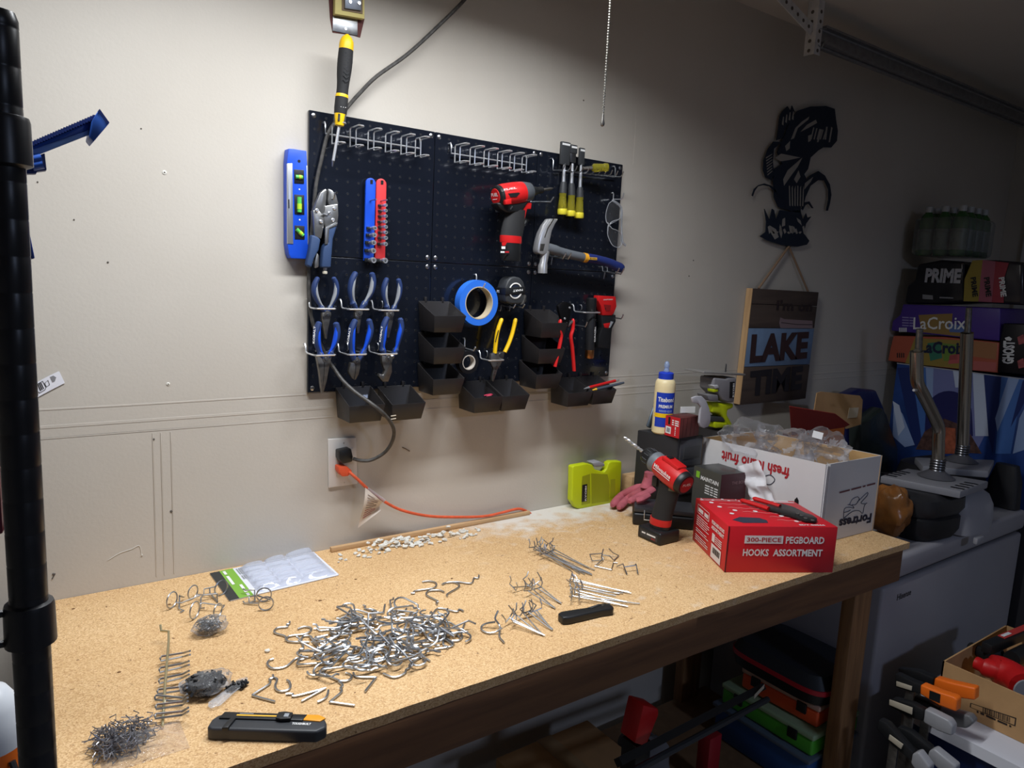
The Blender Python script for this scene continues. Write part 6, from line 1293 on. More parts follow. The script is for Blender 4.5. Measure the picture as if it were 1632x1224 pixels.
text('LAKE', sp_(.06, .625, -.001), sp_(.93, .60, -.001), FRONT, mat('lake_ink', (56, 34, 36), .8), t, hgt=.092, bold=.05)
text('TIME', sp_(.10, .92, -.001), sp_(.90, .89, -.001), FRONT, mat('time_ink', (32, 28, 36), .8), t, hgt=.082, bold=.05)
patch([sp_(.44, .24), sp_(.50, .255), sp_(.95, .265), sp_(.97, .335), sp_(.46, .335), sp_(.43, .29)], FRONT, mat('canoe_mauve', (132, 112, 116), .7), t, 'canoe', .0008)
B().tube([sp_(.46, .285, -.0012), sp_(.7, .30, -.0012), sp_(.95, .30, -.0012)], .0009, 4).build('canoe_line', DI, t)
nail = K2.Y(397, 52, WALL-.012)
B().tube([swl(200, 325, ys+.008), nail], .0042, 8).build('twine', mat('jute', (142, 116, 94), .9, bump=.5, bscale=300), t); B().tube([swl(522, 345, ys+.008), nail], .0036, 8).build('twine', MATS['jute'], t)
B().cyl((nail.x, WALL-.0005, nail.z), (nail.x, WALL-.02, nail.z), .002, 8).build('nail', DST, t)

# ---- chest freezer
FZ = .825; FX0, FX1, FY = 1.49, 2.47, -.60
FRZ = mat('freezer_enamel', (150, 148, 154), .45, var=.03, vscale=4)
t = thing('chest_freezer', 'grey chest freezer standing past the end of the bench', 'freezer', ((FX0+FX1)/2, -.31, 0))
cb_ = B().box(((FX0+FX1)/2, -.31, (.745-.01)/2+.005), (FX1-FX0, .57, .735)).build('cabinet', FRZ, t, bevel=.012, seg=3)
B().box(((FX0+FX1)/2, -.308, .749), (FX1-FX0-.02, .55, .008)).build('gasket', mat('gasket_dark', (52, 50, 52), .7), t)
B().box(((FX0+FX1)/2, -.306, (.753+FZ)/2), (FX1-FX0+.006, .584, FZ-.753)).build('lid', FRZ, t, bevel=.014, seg=3)
p0 = onY(1429, 957, FY+.005); p1 = onY(1451, 950, FY+.005); text('Hisense', V((p0.x, FY+.0048, p0.z)), V((p1.x, FY+.0048, p0.z)), FRONT, mat('logo_dark', (36, 36, 40), .5), cb_, bold=.02)
# ---- dark cabinet carrying the drinks
one(B().box((2.78, -.31, .4), (.56, .60, .80)), 'storage_cabinet', mat('cabinet_dark', (44, 42, 46), .6), 'dark cabinet behind the freezer carrying the drink packs', 'cabinet', bevel=.004)
# ---- big blue ice-picture box
BX = 2.52
def fx(zf, x, v, d=0): return zf.X(x, v, BX+d)
NX = V((-1, 0, 0))
a = fx(K3, 85, 310); zt_ = a.z; y1_ = a.y; y0_ = -.60
t = thing('ice_print_box', 'large carton printed with blue ice shards under the drink packs', 'box', (BX, y1_, .80))
bxo = B().box((BX+.17, (y1_+y0_)/2, (zt_+.801)/2), (.34, y1_-y0_, zt_-.801)).build('carton', mat('ice_blue', (34, 66, 132), .5, var=.25, vscale=9), t, bevel=.002)
def ice(P, m, nm='ice_shard'):
    Q = []
    for x, v in P:
        q = fx(K3, x, v); Q.append(V((BX, max(y0_+.002, min(y1_-.002, q.y)), max(.803, min(zt_-.002, q.z)))))
    patch(Q, NX, m, bxo, nm, ice.l); ice.l += .00012
ice.l = .0006
I1 = mat('ice_pale', (146, 168, 208), .5); I2 = mat('ice_mid', (70, 112, 180), .5); I3 = mat('ice_deep', (26, 44, 104), .5); I4 = mat('ice_white', (196, 206, 226), .5)
ice([(200, 320), (520, 345), (500, 600), (450, 700), (220, 690), (190, 520)], mat('ice_violet', (120, 126, 176), .5), 'glow_patch')
for P, m in (([(85, 330), (150, 330), (200, 680), (160, 690)], I3), ([(150, 330), (215, 330), (230, 600), (200, 680)], I2), ([(70, 490), (110, 540), (165, 680), (120, 690), (65, 640)], I1), ([(215, 330), (250, 332), (245, 560), (228, 600)], I1), ([(60, 480), (95, 500), (120, 600), (90, 640)], I4), ([(430, 345), (480, 350), (500, 640), (440, 640)], I4), ([(480, 350), (560, 360), (520, 720), (500, 640)], I3), ([(560, 360), (660, 375), (600, 720), (530, 720)], I2), ([(590, 370), (640, 375), (540, 620), (530, 560)], I1), ([(640, 560), (670, 500), (670, 700), (610, 720)], I1), ([(655, 390), (672, 390), (672, 470), (600, 600)], I3), ([(340, 335), (400, 342), (390, 420), (350, 420)], I4)): ice(P, m)
dome = [(320+105*math.cos(PI-PI*k/14), 540-105*math.sin(PI*k/14)) for k in range(15)]
ice(dome+[(430, 640), (210, 640)], mat('ice_navy', (34, 34, 92), .5), 'cave_shape')
ice([(210, 620), (300, 560), (400, 600), (470, 720), (170, 700)], mat('earth_brown', (84, 56, 50), .7, var=.4, vscale=60), 'rock_shape'); ice([(300, 600), (350, 605), (352, 720), (296, 720)], mat('ember_orange', (168, 88, 60), .7, var=.3, vscale=40), 'rock_shape')
# white edge of the carton top
B().tube([V((BX-.001, y1_, zt_)), V((BX-.001, y0_, zt_))], .0022, 5).build('carton_edge', mat('raw_edge', (176, 178, 186), .6), bxo)

# ---- drink packs (their fronts face the bench)
def pack(zf, P, dep, m, name, lab, nm='wrap', bev=.004, thing_=True):
    q = [fx(zf, x, v) for x, v in P]
    zb_ = min(p.z for p in q); c = sum(q, V())/len(q)
    t = thing(name, lab, 'drink pack', (BX, c.y, zb_)); b = B().prism(q, (dep, 0, 0)).build(nm, m, t, bevel=bev, seg=3); return t, b
def lab_(zf, P, m, par, nm, l=.0008): return patch([fx(zf, *q) for q in P], NX, m, par, nm, l)
def ltx(s, zf, a_, b_, m, par, h, bold=.02, l=.0012): return text(s, fx(zf, *a_), fx(zf, *b_), NX, m, par, hgt=h, bold=bold, lift=l)
GLS = .25
zr1 = fx(K4, 65, 1130).z
t, b = pack(K4, [(100, 950), (440, 958), (810, 995), (800, 1200), (430, 1165), (62, 1118), (80, 1030)], .30, mat('coral_card', (176, 88, 66), .35), 'can_carton', 'coral and rainbow sparkling water carton under the purple one', 'carton')
lab_(K4, [(245, 965), (640, 985), (630, 1180), (180, 1135)], mat('olive_print', (150, 128, 60), .4), b, 'print_panel')
for P, m in (([(330, 1000), (420, 990), (430, 1100), (350, 1120)], mat('teal_print', (54, 120, 96), .4)), ([(430, 1000), (540, 1010), (530, 1110), (440, 1120)], mat('lime_print', (110, 140, 60), .4)), ([(480, 1080), (600, 1060), (600, 1130), (470, 1140)], mat('rose_print', (186, 90, 90), .4)), ([(640, 985), (800, 1000), (790, 1110), (636, 1090)], mat('peach_print', (164, 112, 74), .4)), ([(640, 1120), (795, 1130), (790, 1190), (636, 1180)], mat('salmon_print', (182, 98, 92), .4))): lab_(K4, P, m, b, 'print_shape', .0012)
ltx('LaCroix', K4, (280, 1060), (600, 1072), mat('script_navy', (22, 30, 60), .5), b, .045, .04, .002)
for k in range(4): lab_(K4, [(125+14*k, 1065), (132+14*k, 1066), (132+14*k, 1098), (125+14*k, 1097)], BLK, b, 'barcode_bar', .0012)
t, b = pack(K4, [(165, 738), (450, 748), (820, 765), (812, 985), (440, 952), (85, 915), (95, 850), (145, 810)], .30, mat('violet_card', (74, 50, 138), .3), 'can_carton', 'purple sparkling water carton with white script lettering', 'carton')
lab_(K4, [(270, 810), (500, 800), (490, 900), (560, 925), (550, 955), (290, 925)], mat('ochre_print', (150, 120, 66), .4), b, 'print_panel'); lab_(K4, [(470, 870), (590, 880), (580, 930), (480, 925)], mat('sky_print', (84, 110, 170), .4), b, 'print_shape', .0012)
ltx('LaCroix', K4, (235, 905), (590, 905), WHT, b, .05, .01, .002)
for k in range(4): ltx('~sparkling water', K4, (160, 830+18*k), (235, 834+18*k), mat('pale_violet', (150, 140, 190), .5), b, .006)
for k in range(5): lab_(K4, [(140+11*k, 895), (146+11*k, 896), (146+11*k, 925), (140+11*k, 924)], WHT, b, 'barcode_bar', .0012)
t, b = pack(K4, [(260, 470), (420, 440), (580, 450), (580, 725), (400, 735), (172, 735), (190, 610), (240, 580)], .28, mat('black_wrap', (26, 26, 32), .2), 'bottle_pack', 'black shrink-wrapped bottle pack with large white lettering', 'wrap', .012)
ltx('PRIME', K4, (315, 585), (555, 592), mat('silver_ink', (170, 170, 176), .4), b, .052, .05, .006)
lab_(K4, [(298, 672), (368, 678), (368, 706), (298, 702)], mat('grey_label', (130, 130, 134), .5), b, 'barcode_label', .002); lab_(K4, [(412, 688), (505, 692), (505, 700), (412, 698)], MATS['grey_label'], b, 'print_line', .002)
t, b = pack(K4, [(630, 440), (780, 440), (975, 455), (975, 745), (800, 735), (570, 722), (578, 570), (600, 520)], .26, mat('smoke_wrap', (44, 40, 46), .2), 'bottle_pack', 'shrink-wrapped pack of yellow, pink and red bottles', 'wrap', .012)
for P, m in (([(635, 445), (705, 440), (690, 560), (675, 720), (575, 718), (582, 570)], mat('bottle_yellow', (150, 132, 54), .3)), ([(705, 440), (790, 450), (780, 560), (765, 725), (676, 720), (690, 560)], mat('bottle_pink', (158, 86, 104), .3)), ([(790, 450), (880, 460), (850, 560), (845, 728), (766, 725), (780, 560)], mat('bottle_red', (150, 48, 62), .3))): lab_(K4, P, m, b, 'bottle_band', .004)
for k, (x0, x1) in enumerate(((600, 640), (690, 740), (790, 850))): ltx('PRIME', K4, (x0+25, 560), (x0+40, 690), (WHT if k == 2 else BLK), b, .018, .04, .006)
t, b = pack(K4, [(840, 865), (1010, 872), (1010, 1215), (800, 1195), (815, 1000)], .30, mat('ghost_black', (24, 22, 28), .3), 'can_carton', 'black carton with vertical white lettering at the right frame edge', 'carton')
ltx('GHOST', K4, (905, 1140), (915, 985), WHT, b, .035, .05, .002)
lab_(K4, [(850, 965), (880, 955), (900, 970), (890, 985), (860, 980)], WHT, b, 'emblem', .002)
for v in (960, 1120): lab_(K4, [(935, v), (975, v-20), (990, v+40), (945, v+50)], mat('fruit_rose', (168, 84, 88), .4, var=.3, vscale=60), b, 'fruit_picture', .002)
# ---- bottle pack on top: three by four green bottles in clear wrap
b0 = fx(K4, 250, 425)+UPZ*.008; pw2 = .066
GB = mat('bottle_green', (70, 116, 62), .18, trans=.35); BLB = mat('bottle_label', (112, 120, 112), .35, var=.2, vscale=50)
t = thing('bottle_pack', 'clear-wrapped pack of green bottles on top of the drink stack', 'drink pack', (BX, b0.y-pw2, b0.z))
sc = (fx(K4, 290, 85).z-b0.z)
bm_ = B().lathe([(.028, 0), (.031, .006), (.031, sc*.55), (.029, sc*.6), (.030, sc*.7), (.022, sc*.82), (.013, sc*.88), (.013, sc*.9)], n=18).mesh('bottle', GB)
lm_ = B().lathe([(.0315, sc*.12), (.0315, sc*.54)], n=18).mesh('label', BLB); cm_ = B().lathe([(.0145, sc*.89), (.0145, sc), (.012, sc*1.01)], n=14).mesh('cap', mat('cap_grey', (168, 170, 172), .4))
for i in range(3):
    for j in range(4):
        p = V((BX+.034+j*.064, b0.y-.014-i*pw2*.96, b0.z+.002))
        o = bpy.data.objects.new('bottle', bm_); COL.objects.link(o); o.parent = t; o.location = p-ORG[t.name]
        for nm, me in (('label', lm_), ('cap', cm_)): c = bpy.data.objects.new(nm, me); COL.objects.link(c); c.parent = o
WRP = film('shrink_wrap', (235, 238, 236), .08, .1, .5, 30)
B().box((BX+.13, b0.y-.014-pw2*.96, b0.z+sc*.4), (.268, .205, sc*.78)).build('wrap', WRP, t, bevel=.02, seg=3)

# ---- boat seats lying upside down on the freezer
LEA = mat('black_leather', (40, 40, 43), .38, bump=.35, bscale=40); SHL = mat('grey_shell', (150, 150, 156), .45); PLT = mat('grey_plate', (136, 136, 142), .45); PSS = mat('stainless', (168, 160, 148), .22, .95)
def seat(pl, zp, lab, base, shell=True):
    q = [V((x, y_, zp)) for x, y_ in pl]; c = sum(q, V())/4
    t = thing('boat_seat', lab, 'boat seat', (c.x, c.y, FZ), 'boat seats on the freezer')
    B().prism([p+(c-p)*.0-UPZ*.024 for p in q], (0, 0, .024)).build('mounting_plate', PLT, t, bevel=.004)
    return t, q, c
t, q, c = seat([(1.74, -.42), (1.80, -.635), (2.02, -.625), (1.93, -.41)], 1.0, 'front boat seat upside down with a bent chrome post', None)
def rr(c_, ax, ay, rx, ry, n=24, p=4.):
    out = []
    for k in range(n):
        a_ = 2*PI*k/n; cs, sn = math.cos(a_), math.sin(a_); out.append(c_+ax*(rx*math.copysign(abs(cs)**(2/p), cs))+ay*(ry*math.copysign(abs(sn)**(2/p), sn)))
    return out
cu = V((1.835, -.485, 0)); AX = V((.22, -.03, 0)).normalized(); AY = V((-AX.y, AX.x, 0))
def cring(z, rx, ry, dx=0): return rr(cu+AX*dx+UPZ*z, AX, AY, rx, ry)
B().loft([cring(FZ+.002, .105, .105), cring(FZ+.03, .118, .118), cring(FZ+.07, .118, .118), cring(FZ+.078, .11, .11)]).build('backrest_cushion', mat('black_vinyl', (26, 26, 30), .5), t)
B().loft([cring(FZ+.078, .115, .112), cring(FZ+.10, .126, .124), cring(FZ+.135, .125, .122), cring(FZ+.150, .10, .10)]).build('seat_cushion', LEA, t)
sc_ = V((2.005, -.535, 0))
B().loft([rr(sc_+UPZ*(FZ+.004), AX, AY, .095, .100), rr(sc_+UPZ*(FZ+.05), AX, AY, .098, .102), rr(sc_+UPZ*(FZ+.095), AX, AY, .096, .098), rr(sc_+UPZ*(FZ+.125), AX, AY, .085, .085), rr(sc_+UPZ*(FZ+.143), AX, AY, .06, .06), rr(sc_+UPZ*(FZ+.149), AX, AY, .03, .03)]).build('shell', SHL, t)
B().box((1.96, -.643, FZ-.006), (.05, .014, .022)).build('hinge_tab', SHL, t, bevel=.004)
ex2 = (q[1]-q[0]); ey2 = (q[3]-q[0])
for u, v in [(.03+.05*i, .15+.16*j) for i in range(3) for j in range(4)]+[(.86+.05*i, .15+.16*j) for i in range(3) for j in range(4)]:
    p = q[0].lerp(q[1], u).lerp(q[3].lerp(q[2], u), v); B().box(p+UPZ*.0006, (.012, .014, .0012)).build('plate_slot', BLK, t)
zc = 1.0
def post(P, r, base, m=PSS):
    B().lathe([(.055, 0), (.045, .006), (.026, .018), (.022, .022)], base, UPZ, 28).build('post_socket', mat('socket_grey', (84, 84, 90), .5), t)
    for k in range(5): B().tube(arc(base+UPZ*(.022+.0085*k), .019, 0, 2*PI, 20, V((1, 0, 0)), V((0, 1, 0)))[:-1], .0042, 8, closed=True).build('spring_coil', mat('spring_steel', (120, 120, 124), .3, .9), t)
    B().tube(P, r, 18).build('post', m, t)
yp = -.516
pb_ = K3.Y(268, 775, yp); bs = V((pb_.x, yp, 1.002))
P = smooth([V((pb_.x, yp, 1.05)), K3.Y(272, 660, yp), K3.Y(272, 600, yp), K3.Y(245, 535, yp), K3.Y(205, 455, yp), K3.Y(178, 400, yp), K3.Y(173, 340, yp), K3.Y(174, 256, yp)], 4)
post(P, .0185, bs); B().tube([K3.Y(174, 258, yp), K3.Y(182, 250, yp), K3.Y(187, 155, yp)], [.011, .0105, .0095], 14).build('pin', DST, t)
B().cyl(K3.Y(172, 432, yp-.012), K3.Y(160, 432, yp-.016), .004, 10).build('set_screw', CHR, t)
t, q, c = seat([(2.13, -.34), (2.02, -.42), (2.17, -.567), (2.388, -.50)], 1.0, 'rear boat seat upside down with a straight chrome post', None)
cu = V((2.27, -.375, 0))
B().loft([cring(FZ+.002, .14, .10), cring(FZ+.03, .155, .11), cring(FZ+.09, .155, .11), cring(FZ+.145, .14, .10), cring(FZ+.150, .12, .09)]).build('seat_cushion', mat('black_vinyl', (26, 26, 30), .5), t)
yp = -.45; pb_ = K3.Y(380, 705, yp); bs = V((pb_.x, yp, 1.002)); 
post([V((pb_.x, yp, 1.05)), K3.Y(402, 172, yp)], .0200, bs); B().tube([K3.Y(402, 174, yp), K3.Y(404, 165, yp), K3.Y(411, 58, yp)], [.012, .0105, .0095], 14).build('pin', DST, t)
# black backpack strap beside the seats
one(B().loft([rr(V((2.43, -.53, FZ+.003)), V((1, 0, 0)), V((0, 1, 0)), .03, .055), rr(V((2.43, -.53, FZ+.10)), V((1, 0, 0)), V((0, 1, 0)), .03, .05), rr(V((2.43, -.53, FZ+.16)), V((1, 0, 0)), V((0, 1, 0)), .02, .035)]), 'black_bag', mat('black_nylon', (30, 30, 34), .6, bump=.3, bscale=30), 'black nylon bag slumped at the right of the boat seats', 'bag')

# ---- bags between the bench and the freezer wall
def lump(px, y, r, seed, m, name, lab, zb_, amp=.35):
    p = onY(*px, y); return one(B().blob((p.x, y, p.z), r, seed, amp, 1.8, 26, 18), name, m, lab, 'bag', smooth=True)
b = B().prism([onY(u, v, -.12) for u, v in ((1348, 632), (1372, 620), (1398, 622), (1410, 650), (1420, 690), (1425, 740), (1352, 740))], (0, .05, 0))
o = one(b, 'navy_bag', mat('navy_film', (30, 34, 84), .3, bump=.5, bscale=25), 'navy blue plastic bag standing behind the orange carton', 'bag', bevel=.012, seg=3)
b = B().prism([onY(u, v, -.20) for u, v in ((1372, 676), (1408, 650), (1414, 660), (1432, 715), (1432, 758), (1372, 752))], (0, .05, 0))
o2 = one(b, 'snack_bag', mat('green_black_film', (40, 48, 46), .22, bump=.5, bscale=30), 'dark green snack bag standing in front of the navy bag', 'bag', bevel=.010, seg=3)
for o_, yy in ((o, -.12), (o2, -.20)):
    zmin = o_.location.z
    if zmin > FZ+.002:
        one(B().box((o_.location.x, o_.location.y, (FZ+zmin)/2), (.12, .06, zmin-FZ-.002)), 'cardboard_tray', mat('dim_tray', (60, 50, 42), .8), ('dark tray under the navy bag' if yy == -.12 else 'dark tray under the green snack bag'), 'box')
AMB3 = mat('amber_film', (150, 96, 46), .3, bump=.7, bscale=22, rgb2=(108, 72, 40), vscale=12)
p = onY(1424, 815, -.50); one(B().blob((p.x-.016, -.50, FZ+.094), (.055, .058, .082), 77, .3, 2.3, 36, 24), 'amber_bag', AMB3, 'crumpled amber brown bag past the bench end beside the fruit box', 'bag')

# ---- blue tote with white lid, cardboard box with nailer, clamps
LZ = .478
t = thing('storage_tote', 'navy storage tote with a white lid at the lower right', 'tote', (1.68, -1.05, 0))
B().loft([rr(V((1.68, -1.05, .002)), V((1, 0, 0)), V((0, 1, 0)), .24, .30, 32, 8), rr(V((1.68, -1.05, LZ-.03)), V((1, 0, 0)), V((0, 1, 0)), .27, .33, 32, 8)]).build('body', mat('tote_navy', (26, 44, 96), .35), t)
B().loft([rr(V((1.68, -1.05, LZ-.032)), V((1, 0, 0)), V((0, 1, 0)), .292, .352, 40, 9), rr(V((1.68, -1.05, LZ-.004)), V((1, 0, 0)), V((0, 1, 0)), .288, .348, 40, 9), rr(V((1.68, -1.05, LZ)), V((1, 0, 0)), V((0, 1, 0)), .28, .34, 40, 9)]).build('lid', mat('tote_white', (206, 206, 212), .4), t)
KX0, KX1, KY1, KY0, KT = 1.497, 1.905, -.770, -1.02, .600
t = thing('nailer_box', 'open cardboard box with a barcode on the white tote lid', 'box', (1.7, -.89, LZ))
for a, c in (((KX0, KY0), (KX0, KY1)), ((KX0, KY1), (KX1, KY1)), ((KX1, KY1), (KX1, KY0)), ((KX1, KY0), (KX0, KY0))):
    a = V((*a, LZ+.001)); c = V((*c, LZ+.001)); n_ = (c-a).cross(UPZ).normalized()
    w_ = B().prism([a, c, V((c.x, c.y, KT)), V((a.x, a.y, KT))], -n_*.004 if n_.dot(V((1.7, -.9, 0))-a) < 0 else n_*.004).build('side_panel', CARD, t, smooth=False)
B().box(((KX0+KX1)/2, (KY0+KY1)/2, LZ+.003), (KX1-KX0-.01, KY1-KY0-.01, .003)).build('bottom_panel', CARD, t)
def kx(x, v): q = C4.X(x, v, KX0); return q
patch([kx(1000, 600), kx(1440, 745), kx(1430, 825), kx(995, 640)], NX, mat('barcode_black', (40, 32, 28), .8), t, 'barcode_frame', .0008)
patch([kx(1010, 608), kx(1428, 752), kx(1420, 812), kx(1006, 642)], NX, CARD, t, 'barcode_field', .0012)
for k in range(26):
    f_ = k/26; x = 1120+270*f_; v = 640+102*f_; wd = (6, 3, 8, 4)[k % 4]; patch([kx(x, v), kx(x+wd, v+wd*.35), kx(x+wd-2, v+wd*.35+50), kx(x-2, v+50)], NX, MATS['barcode_black'], t, 'barcode_bar', .0016)
text('~1 08 76237 01231 4', kx(1060, 690), kx(1390, 835), NX, MATS['barcode_black'], t, hgt=.006, lift=.0012)
t = thing('nail_gun', 'red and black nail gun lying in the cardboard box', 'power tool', (1.72, -.88, LZ+.005))
zz = .575
B().tube(smooth([A6.Z(590, 660, zz), A6.Z(660, 690, zz), A6.Z(720, 700, zz), A6.Z(800, 740, zz), A6.Z(850, 790, zz)], 4), [.018]*3+[.026]*3+[.038]*11, 18).build('body', RED, t)
B().tube([A6.Z(560, 570, zz), A6.Z(640, 620, zz), A6.Z(700, 610, zz)], [.012, .022, .026], 14).build('head', BLK, t)
p0, p1 = A6.Z(640, 610, zz+.02), A6.Z(900, 500, zz+.02); d_ = (p1-p0).normalized(); s_ = d_.cross(UPZ)*.014
mg = B().prism([p0-s_, p1-s_, p1+s_, p0+s_], (0, 0, .03)).build('magazine', BLK, t, bevel=.003)
B().prism([p0.lerp(p1, .28)-s_*.7+UPZ*.031, p1-s_*.7+UPZ*.031, p1+s_*.7+UPZ*.031, p0.lerp(p1, .28)+s_*.7+UPZ*.031], (0, 0, .002)).build('red_strip', mat('strip_red', (190, 62, 56), .4), mg)
patch([p0.lerp(p1, .30)-s_*.4+UPZ*.0335, p0.lerp(p1, .46)-s_*.4+UPZ*.0335, p0.lerp(p1, .46)+s_*.3+UPZ*.0335, p0.lerp(p1, .30)+s_*.3+UPZ*.0335], UPZ, WHT, mg, 'label', .0004)
B().tube([A6.Z(780, 640, zz+.01), A6.Z(860, 600, zz+.01)], .022, 14).build('grip', BLK, t); B().cyl(A6.Z(838, 800, zz+.01), A6.Z(845, 805, zz+.01), .026, 18).build('end_cap', GRY, t)
# clamps hanging beside the tote
def clamp(P, m, xo, head, lab, bar=0., sticker=None):
    q = [C4.X(x, v, xo) for x, v in P]; c = sum(q, V())/len(q)
    t = thing('bar_clamp', lab, 'clamp', (c.x, c.y, .0), 'bar clamps between the bench and the tote')
    j = B().prism(q, (.028, 0, 0)).build('jaw', m, t, bevel=.005, seg=3)
    h = [C4.X(x, v, xo+.002) for x, v in head]; B().prism(h, (.024, 0, 0)).build('head', BLK, t, bevel=.004)
    hc = sum(h, V())/len(h)
    B().box((hc.x+.012, hc.y, (hc.z+bar)/2+.001), (.008, .022, hc.z-bar-.002)).build('bar', DST, t, bevel=.001)
    if sticker: patch([C4.X(x, v, xo) for x, v in sticker], NX, BLK, j, 'barcode', .0008)
    return t
GJ = mat('clamp_grey', (150, 150, 154), .4)
clamp([(520, 425), (700, 500), (840, 545), (872, 575), (862, 690), (700, 630), (515, 520)], ORGM, 1.335, [(280, 320), (450, 400), (530, 430), (520, 520), (430, 500), (270, 450)], 'bar clamp with an orange jaw carrying a barcode sticker', sticker=[(610, 480), (715, 520), (708, 605), (605, 560)])
clamp([(655, 362), (800, 405), (1045, 460), (1042, 580), (900, 560), (640, 470)], ORGM, 1.405, [(300, 270), (500, 300), (650, 365), (640, 460), (500, 400), (330, 360)], 'bar clamp with a plain orange jaw against the cardboard box', bar=LZ)
clamp([(560, 660), (620, 685), (790, 770), (830, 830), (820, 922), (680, 870), (545, 790)], GJ, 1.30, [(250, 560), (440, 610), (560, 680), (545, 780), (400, 740), (230, 640)], 'bar clamp with a light grey jaw below the orange ones')
clamp([(700, 640), (860, 690), (990, 725), (1035, 790), (960, 850), (830, 830), (690, 730)], mat('clamp_dim', (104, 104, 106), .45), 1.37, [(450, 540), (600, 590), (700, 650), (690, 730), (560, 690), (440, 620)], 'bar clamp with a darker grey jaw resting on the white lid')
clamp([(440, 1090), (500, 1070), (610, 1215), (600, 1300), (500, 1290), (425, 1180)], GJ, 1.22, [(120, 760), (200, 800), (450, 1080), (430, 1160), (260, 1020), (100, 850)], 'bar clamp with a grey jaw lowest at the right bottom', sticker=None)
clamp([(600, 1060), (650, 1040), (860, 1210), (850, 1290), (700, 1250), (580, 1130)], GJ, 1.26, [(300, 830), (420, 880), (620, 1040), (590, 1120), (440, 1010), (280, 920)], 'bar clamp with a grey jaw beside the navy tote body')
for P, xo, lb in (([(290, 395), (440, 445), (435, 485), (290, 440)], 1.332, 'pale maker plate on the upper clamp'), ([(225, 570), (445, 650), (440, 715), (222, 620)], 1.29, 'brass-edged maker plate on the middle clamp'), ([(225, 905), (355, 1000), (335, 1045), (215, 950)], 1.215, 'white warning plate on the lowest clamp')):
    one(B().prism([C4.X(x, v, xo) for x, v in P], (.003, 0, 0)), 'clamp_plate', mat('plate_cream', (176, 166, 148), .5), lb, 'label', bevel=.0006)

# ---- under the bench
SHZ = .180
t = thing('plastic_bin', 'blue plastic bin at the bottom right under the bench', 'bin', (1.34, -.42, SHZ))
B().box((1.34, -.42, SHZ+.05), (.24, .32, .10)).build('body', mat('bin_blue', (44, 84, 146), .45), t, bevel=.008); B().box((1.34, -.42, SHZ+.106), (.255, .335, .012)).build('lid', mat('bin_lid', (90, 104, 122), .4), t, bevel=.003)
def organizer(c, s, rz, col, lid, lab):
    M = MX.Translation(V(c)) @ MX.Rotation(rz, 4, 'Z'); t = thing('organizer_case', lab, 'case', c)
    B(M).box((0, 0, s[2]*.36), (s[0], s[1], s[2]*.72)).build('body', col, t, bevel=.008, seg=3); B(M).box((0, 0, s[2]*.84), (s[0]*1.02, s[1]*1.02, s[2]*.26)).build('lid', lid, t, bevel=.006, seg=3)
    for y_ in (-.3, .3): B(M).box((-s[0]*.515, y_*s[1], s[2]*.6), (.008, .03, .03)).build('latch', BLK, t, bevel=.002)
organizer((1.35, -.425, SHZ+.113), (.235, .31, .068), .0, mat('case_green', (76, 170, 52), .4), mat('case_lid_green', (150, 176, 140), .3), 'green organizer case on the blue bin under the bench')
organizer((1.36, -.44, SHZ+.183), (.20, .25, .068), .04, mat('case_orange', (222, 84, 40), .4), mat('case_lid_orange', (186, 150, 134), .3), 'orange organizer case on top of the green one')
cq0 = V((1.355, -.425, 0)); HX, HY = .118, .162
t = thing('tool_case', 'black tool case with red trim on top of the organizers under the bench', 'case', (1.355, -.425, SHZ+.253))
def tc_(z, k): return rr(cq0+UPZ*(SHZ+z), V((1, 0, 0)), V((0, 1, 0)), HX*k, HY*k, 40, 5)
B().loft([tc_(.253, .95), tc_(.285, .99)]).build('base', BLK, t)
B().loft([tc_(.285, 1.01), tc_(.299, 1.01)]).build('trim', mat('trim_red', (176, 26, 44), .4), t)
B().loft([tc_(.299, .99), tc_(.335, .90)]).build('lid', mat('lid_charcoal', (36, 42, 50), .5), t)
t = thing('long_clamp', 'long black bar clamp with a white label leaning under the bench', 'clamp', (.62, -.55, SHZ))
a = onY(985, 1215, -.60); e = onY(1215, 1095, -.52)
B().tube([a, e], .012, 4).build('bar', BLK, t); B().tube([a+V((.03, -.0, -.04)), e+V((.03, 0, -.045))], .008, 8).build('bar', DGR, t)
m_ = a.lerp(e, .93); patch([m_+V((-.02, -.014, -.008)), m_+V((.02, -.014, .010)), m_+V((.02, -.014, .022)), m_+V((-.02, -.014, .004))], FRONT, mat('plate_cream', (176, 166, 148), .5), t, 'label', .0005)
q = onY(1030, 1150, -.53); t = thing('red_tool', 'red battery tool standing upright in the dark under the bench', 'power tool', (q.x, -.53, SHZ))
B().prism([onY(u, v, -.53) for u, v in ((1012, 1185), (1026, 1124), (1050, 1130), (1050, 1140), (1030, 1190))], (0, .05, 0)).build('body', RED, t, bevel=.004); B().box((q.x, -.505, (q.z-.05+SHZ)/2), (.05, .05, q.z-.06-SHZ)).build('handle', BLK, t, bevel=.006)
q = onY(1140, 1190, -.42); one(B().box((q.x, -.40, (SHZ+q.z+.03)/2), (.05, .04, q.z+.03-SHZ)), 'small_package', mat('pack_red', (150, 30, 40), .4), 'small red package standing under the long clamp', 'package', bevel=.001)
t = thing('cardboard_box', 'plain brown cardboard box on the shelf under the bench', 'box', (.62, -.30, SHZ))
B().box((.62, -.30, SHZ+.07), (.32, .30, .14)).build('carton', CARD, t, bevel=.003); B().box((.62, -.30, SHZ+.1405), (.05, .30, .001)).build('tape_strip', mat('tape_tan', (170, 140, 100), .3), t)
one(B().blob((.86, -.30, SHZ+.09), (.06, .08, .07), 55, .3, 2, 20, 14), 'rag_bundle', mat('grey_rag', (104, 104, 108), .9, bump=.6, bscale=50), 'light grey rag bundled under the bench', 'rag')
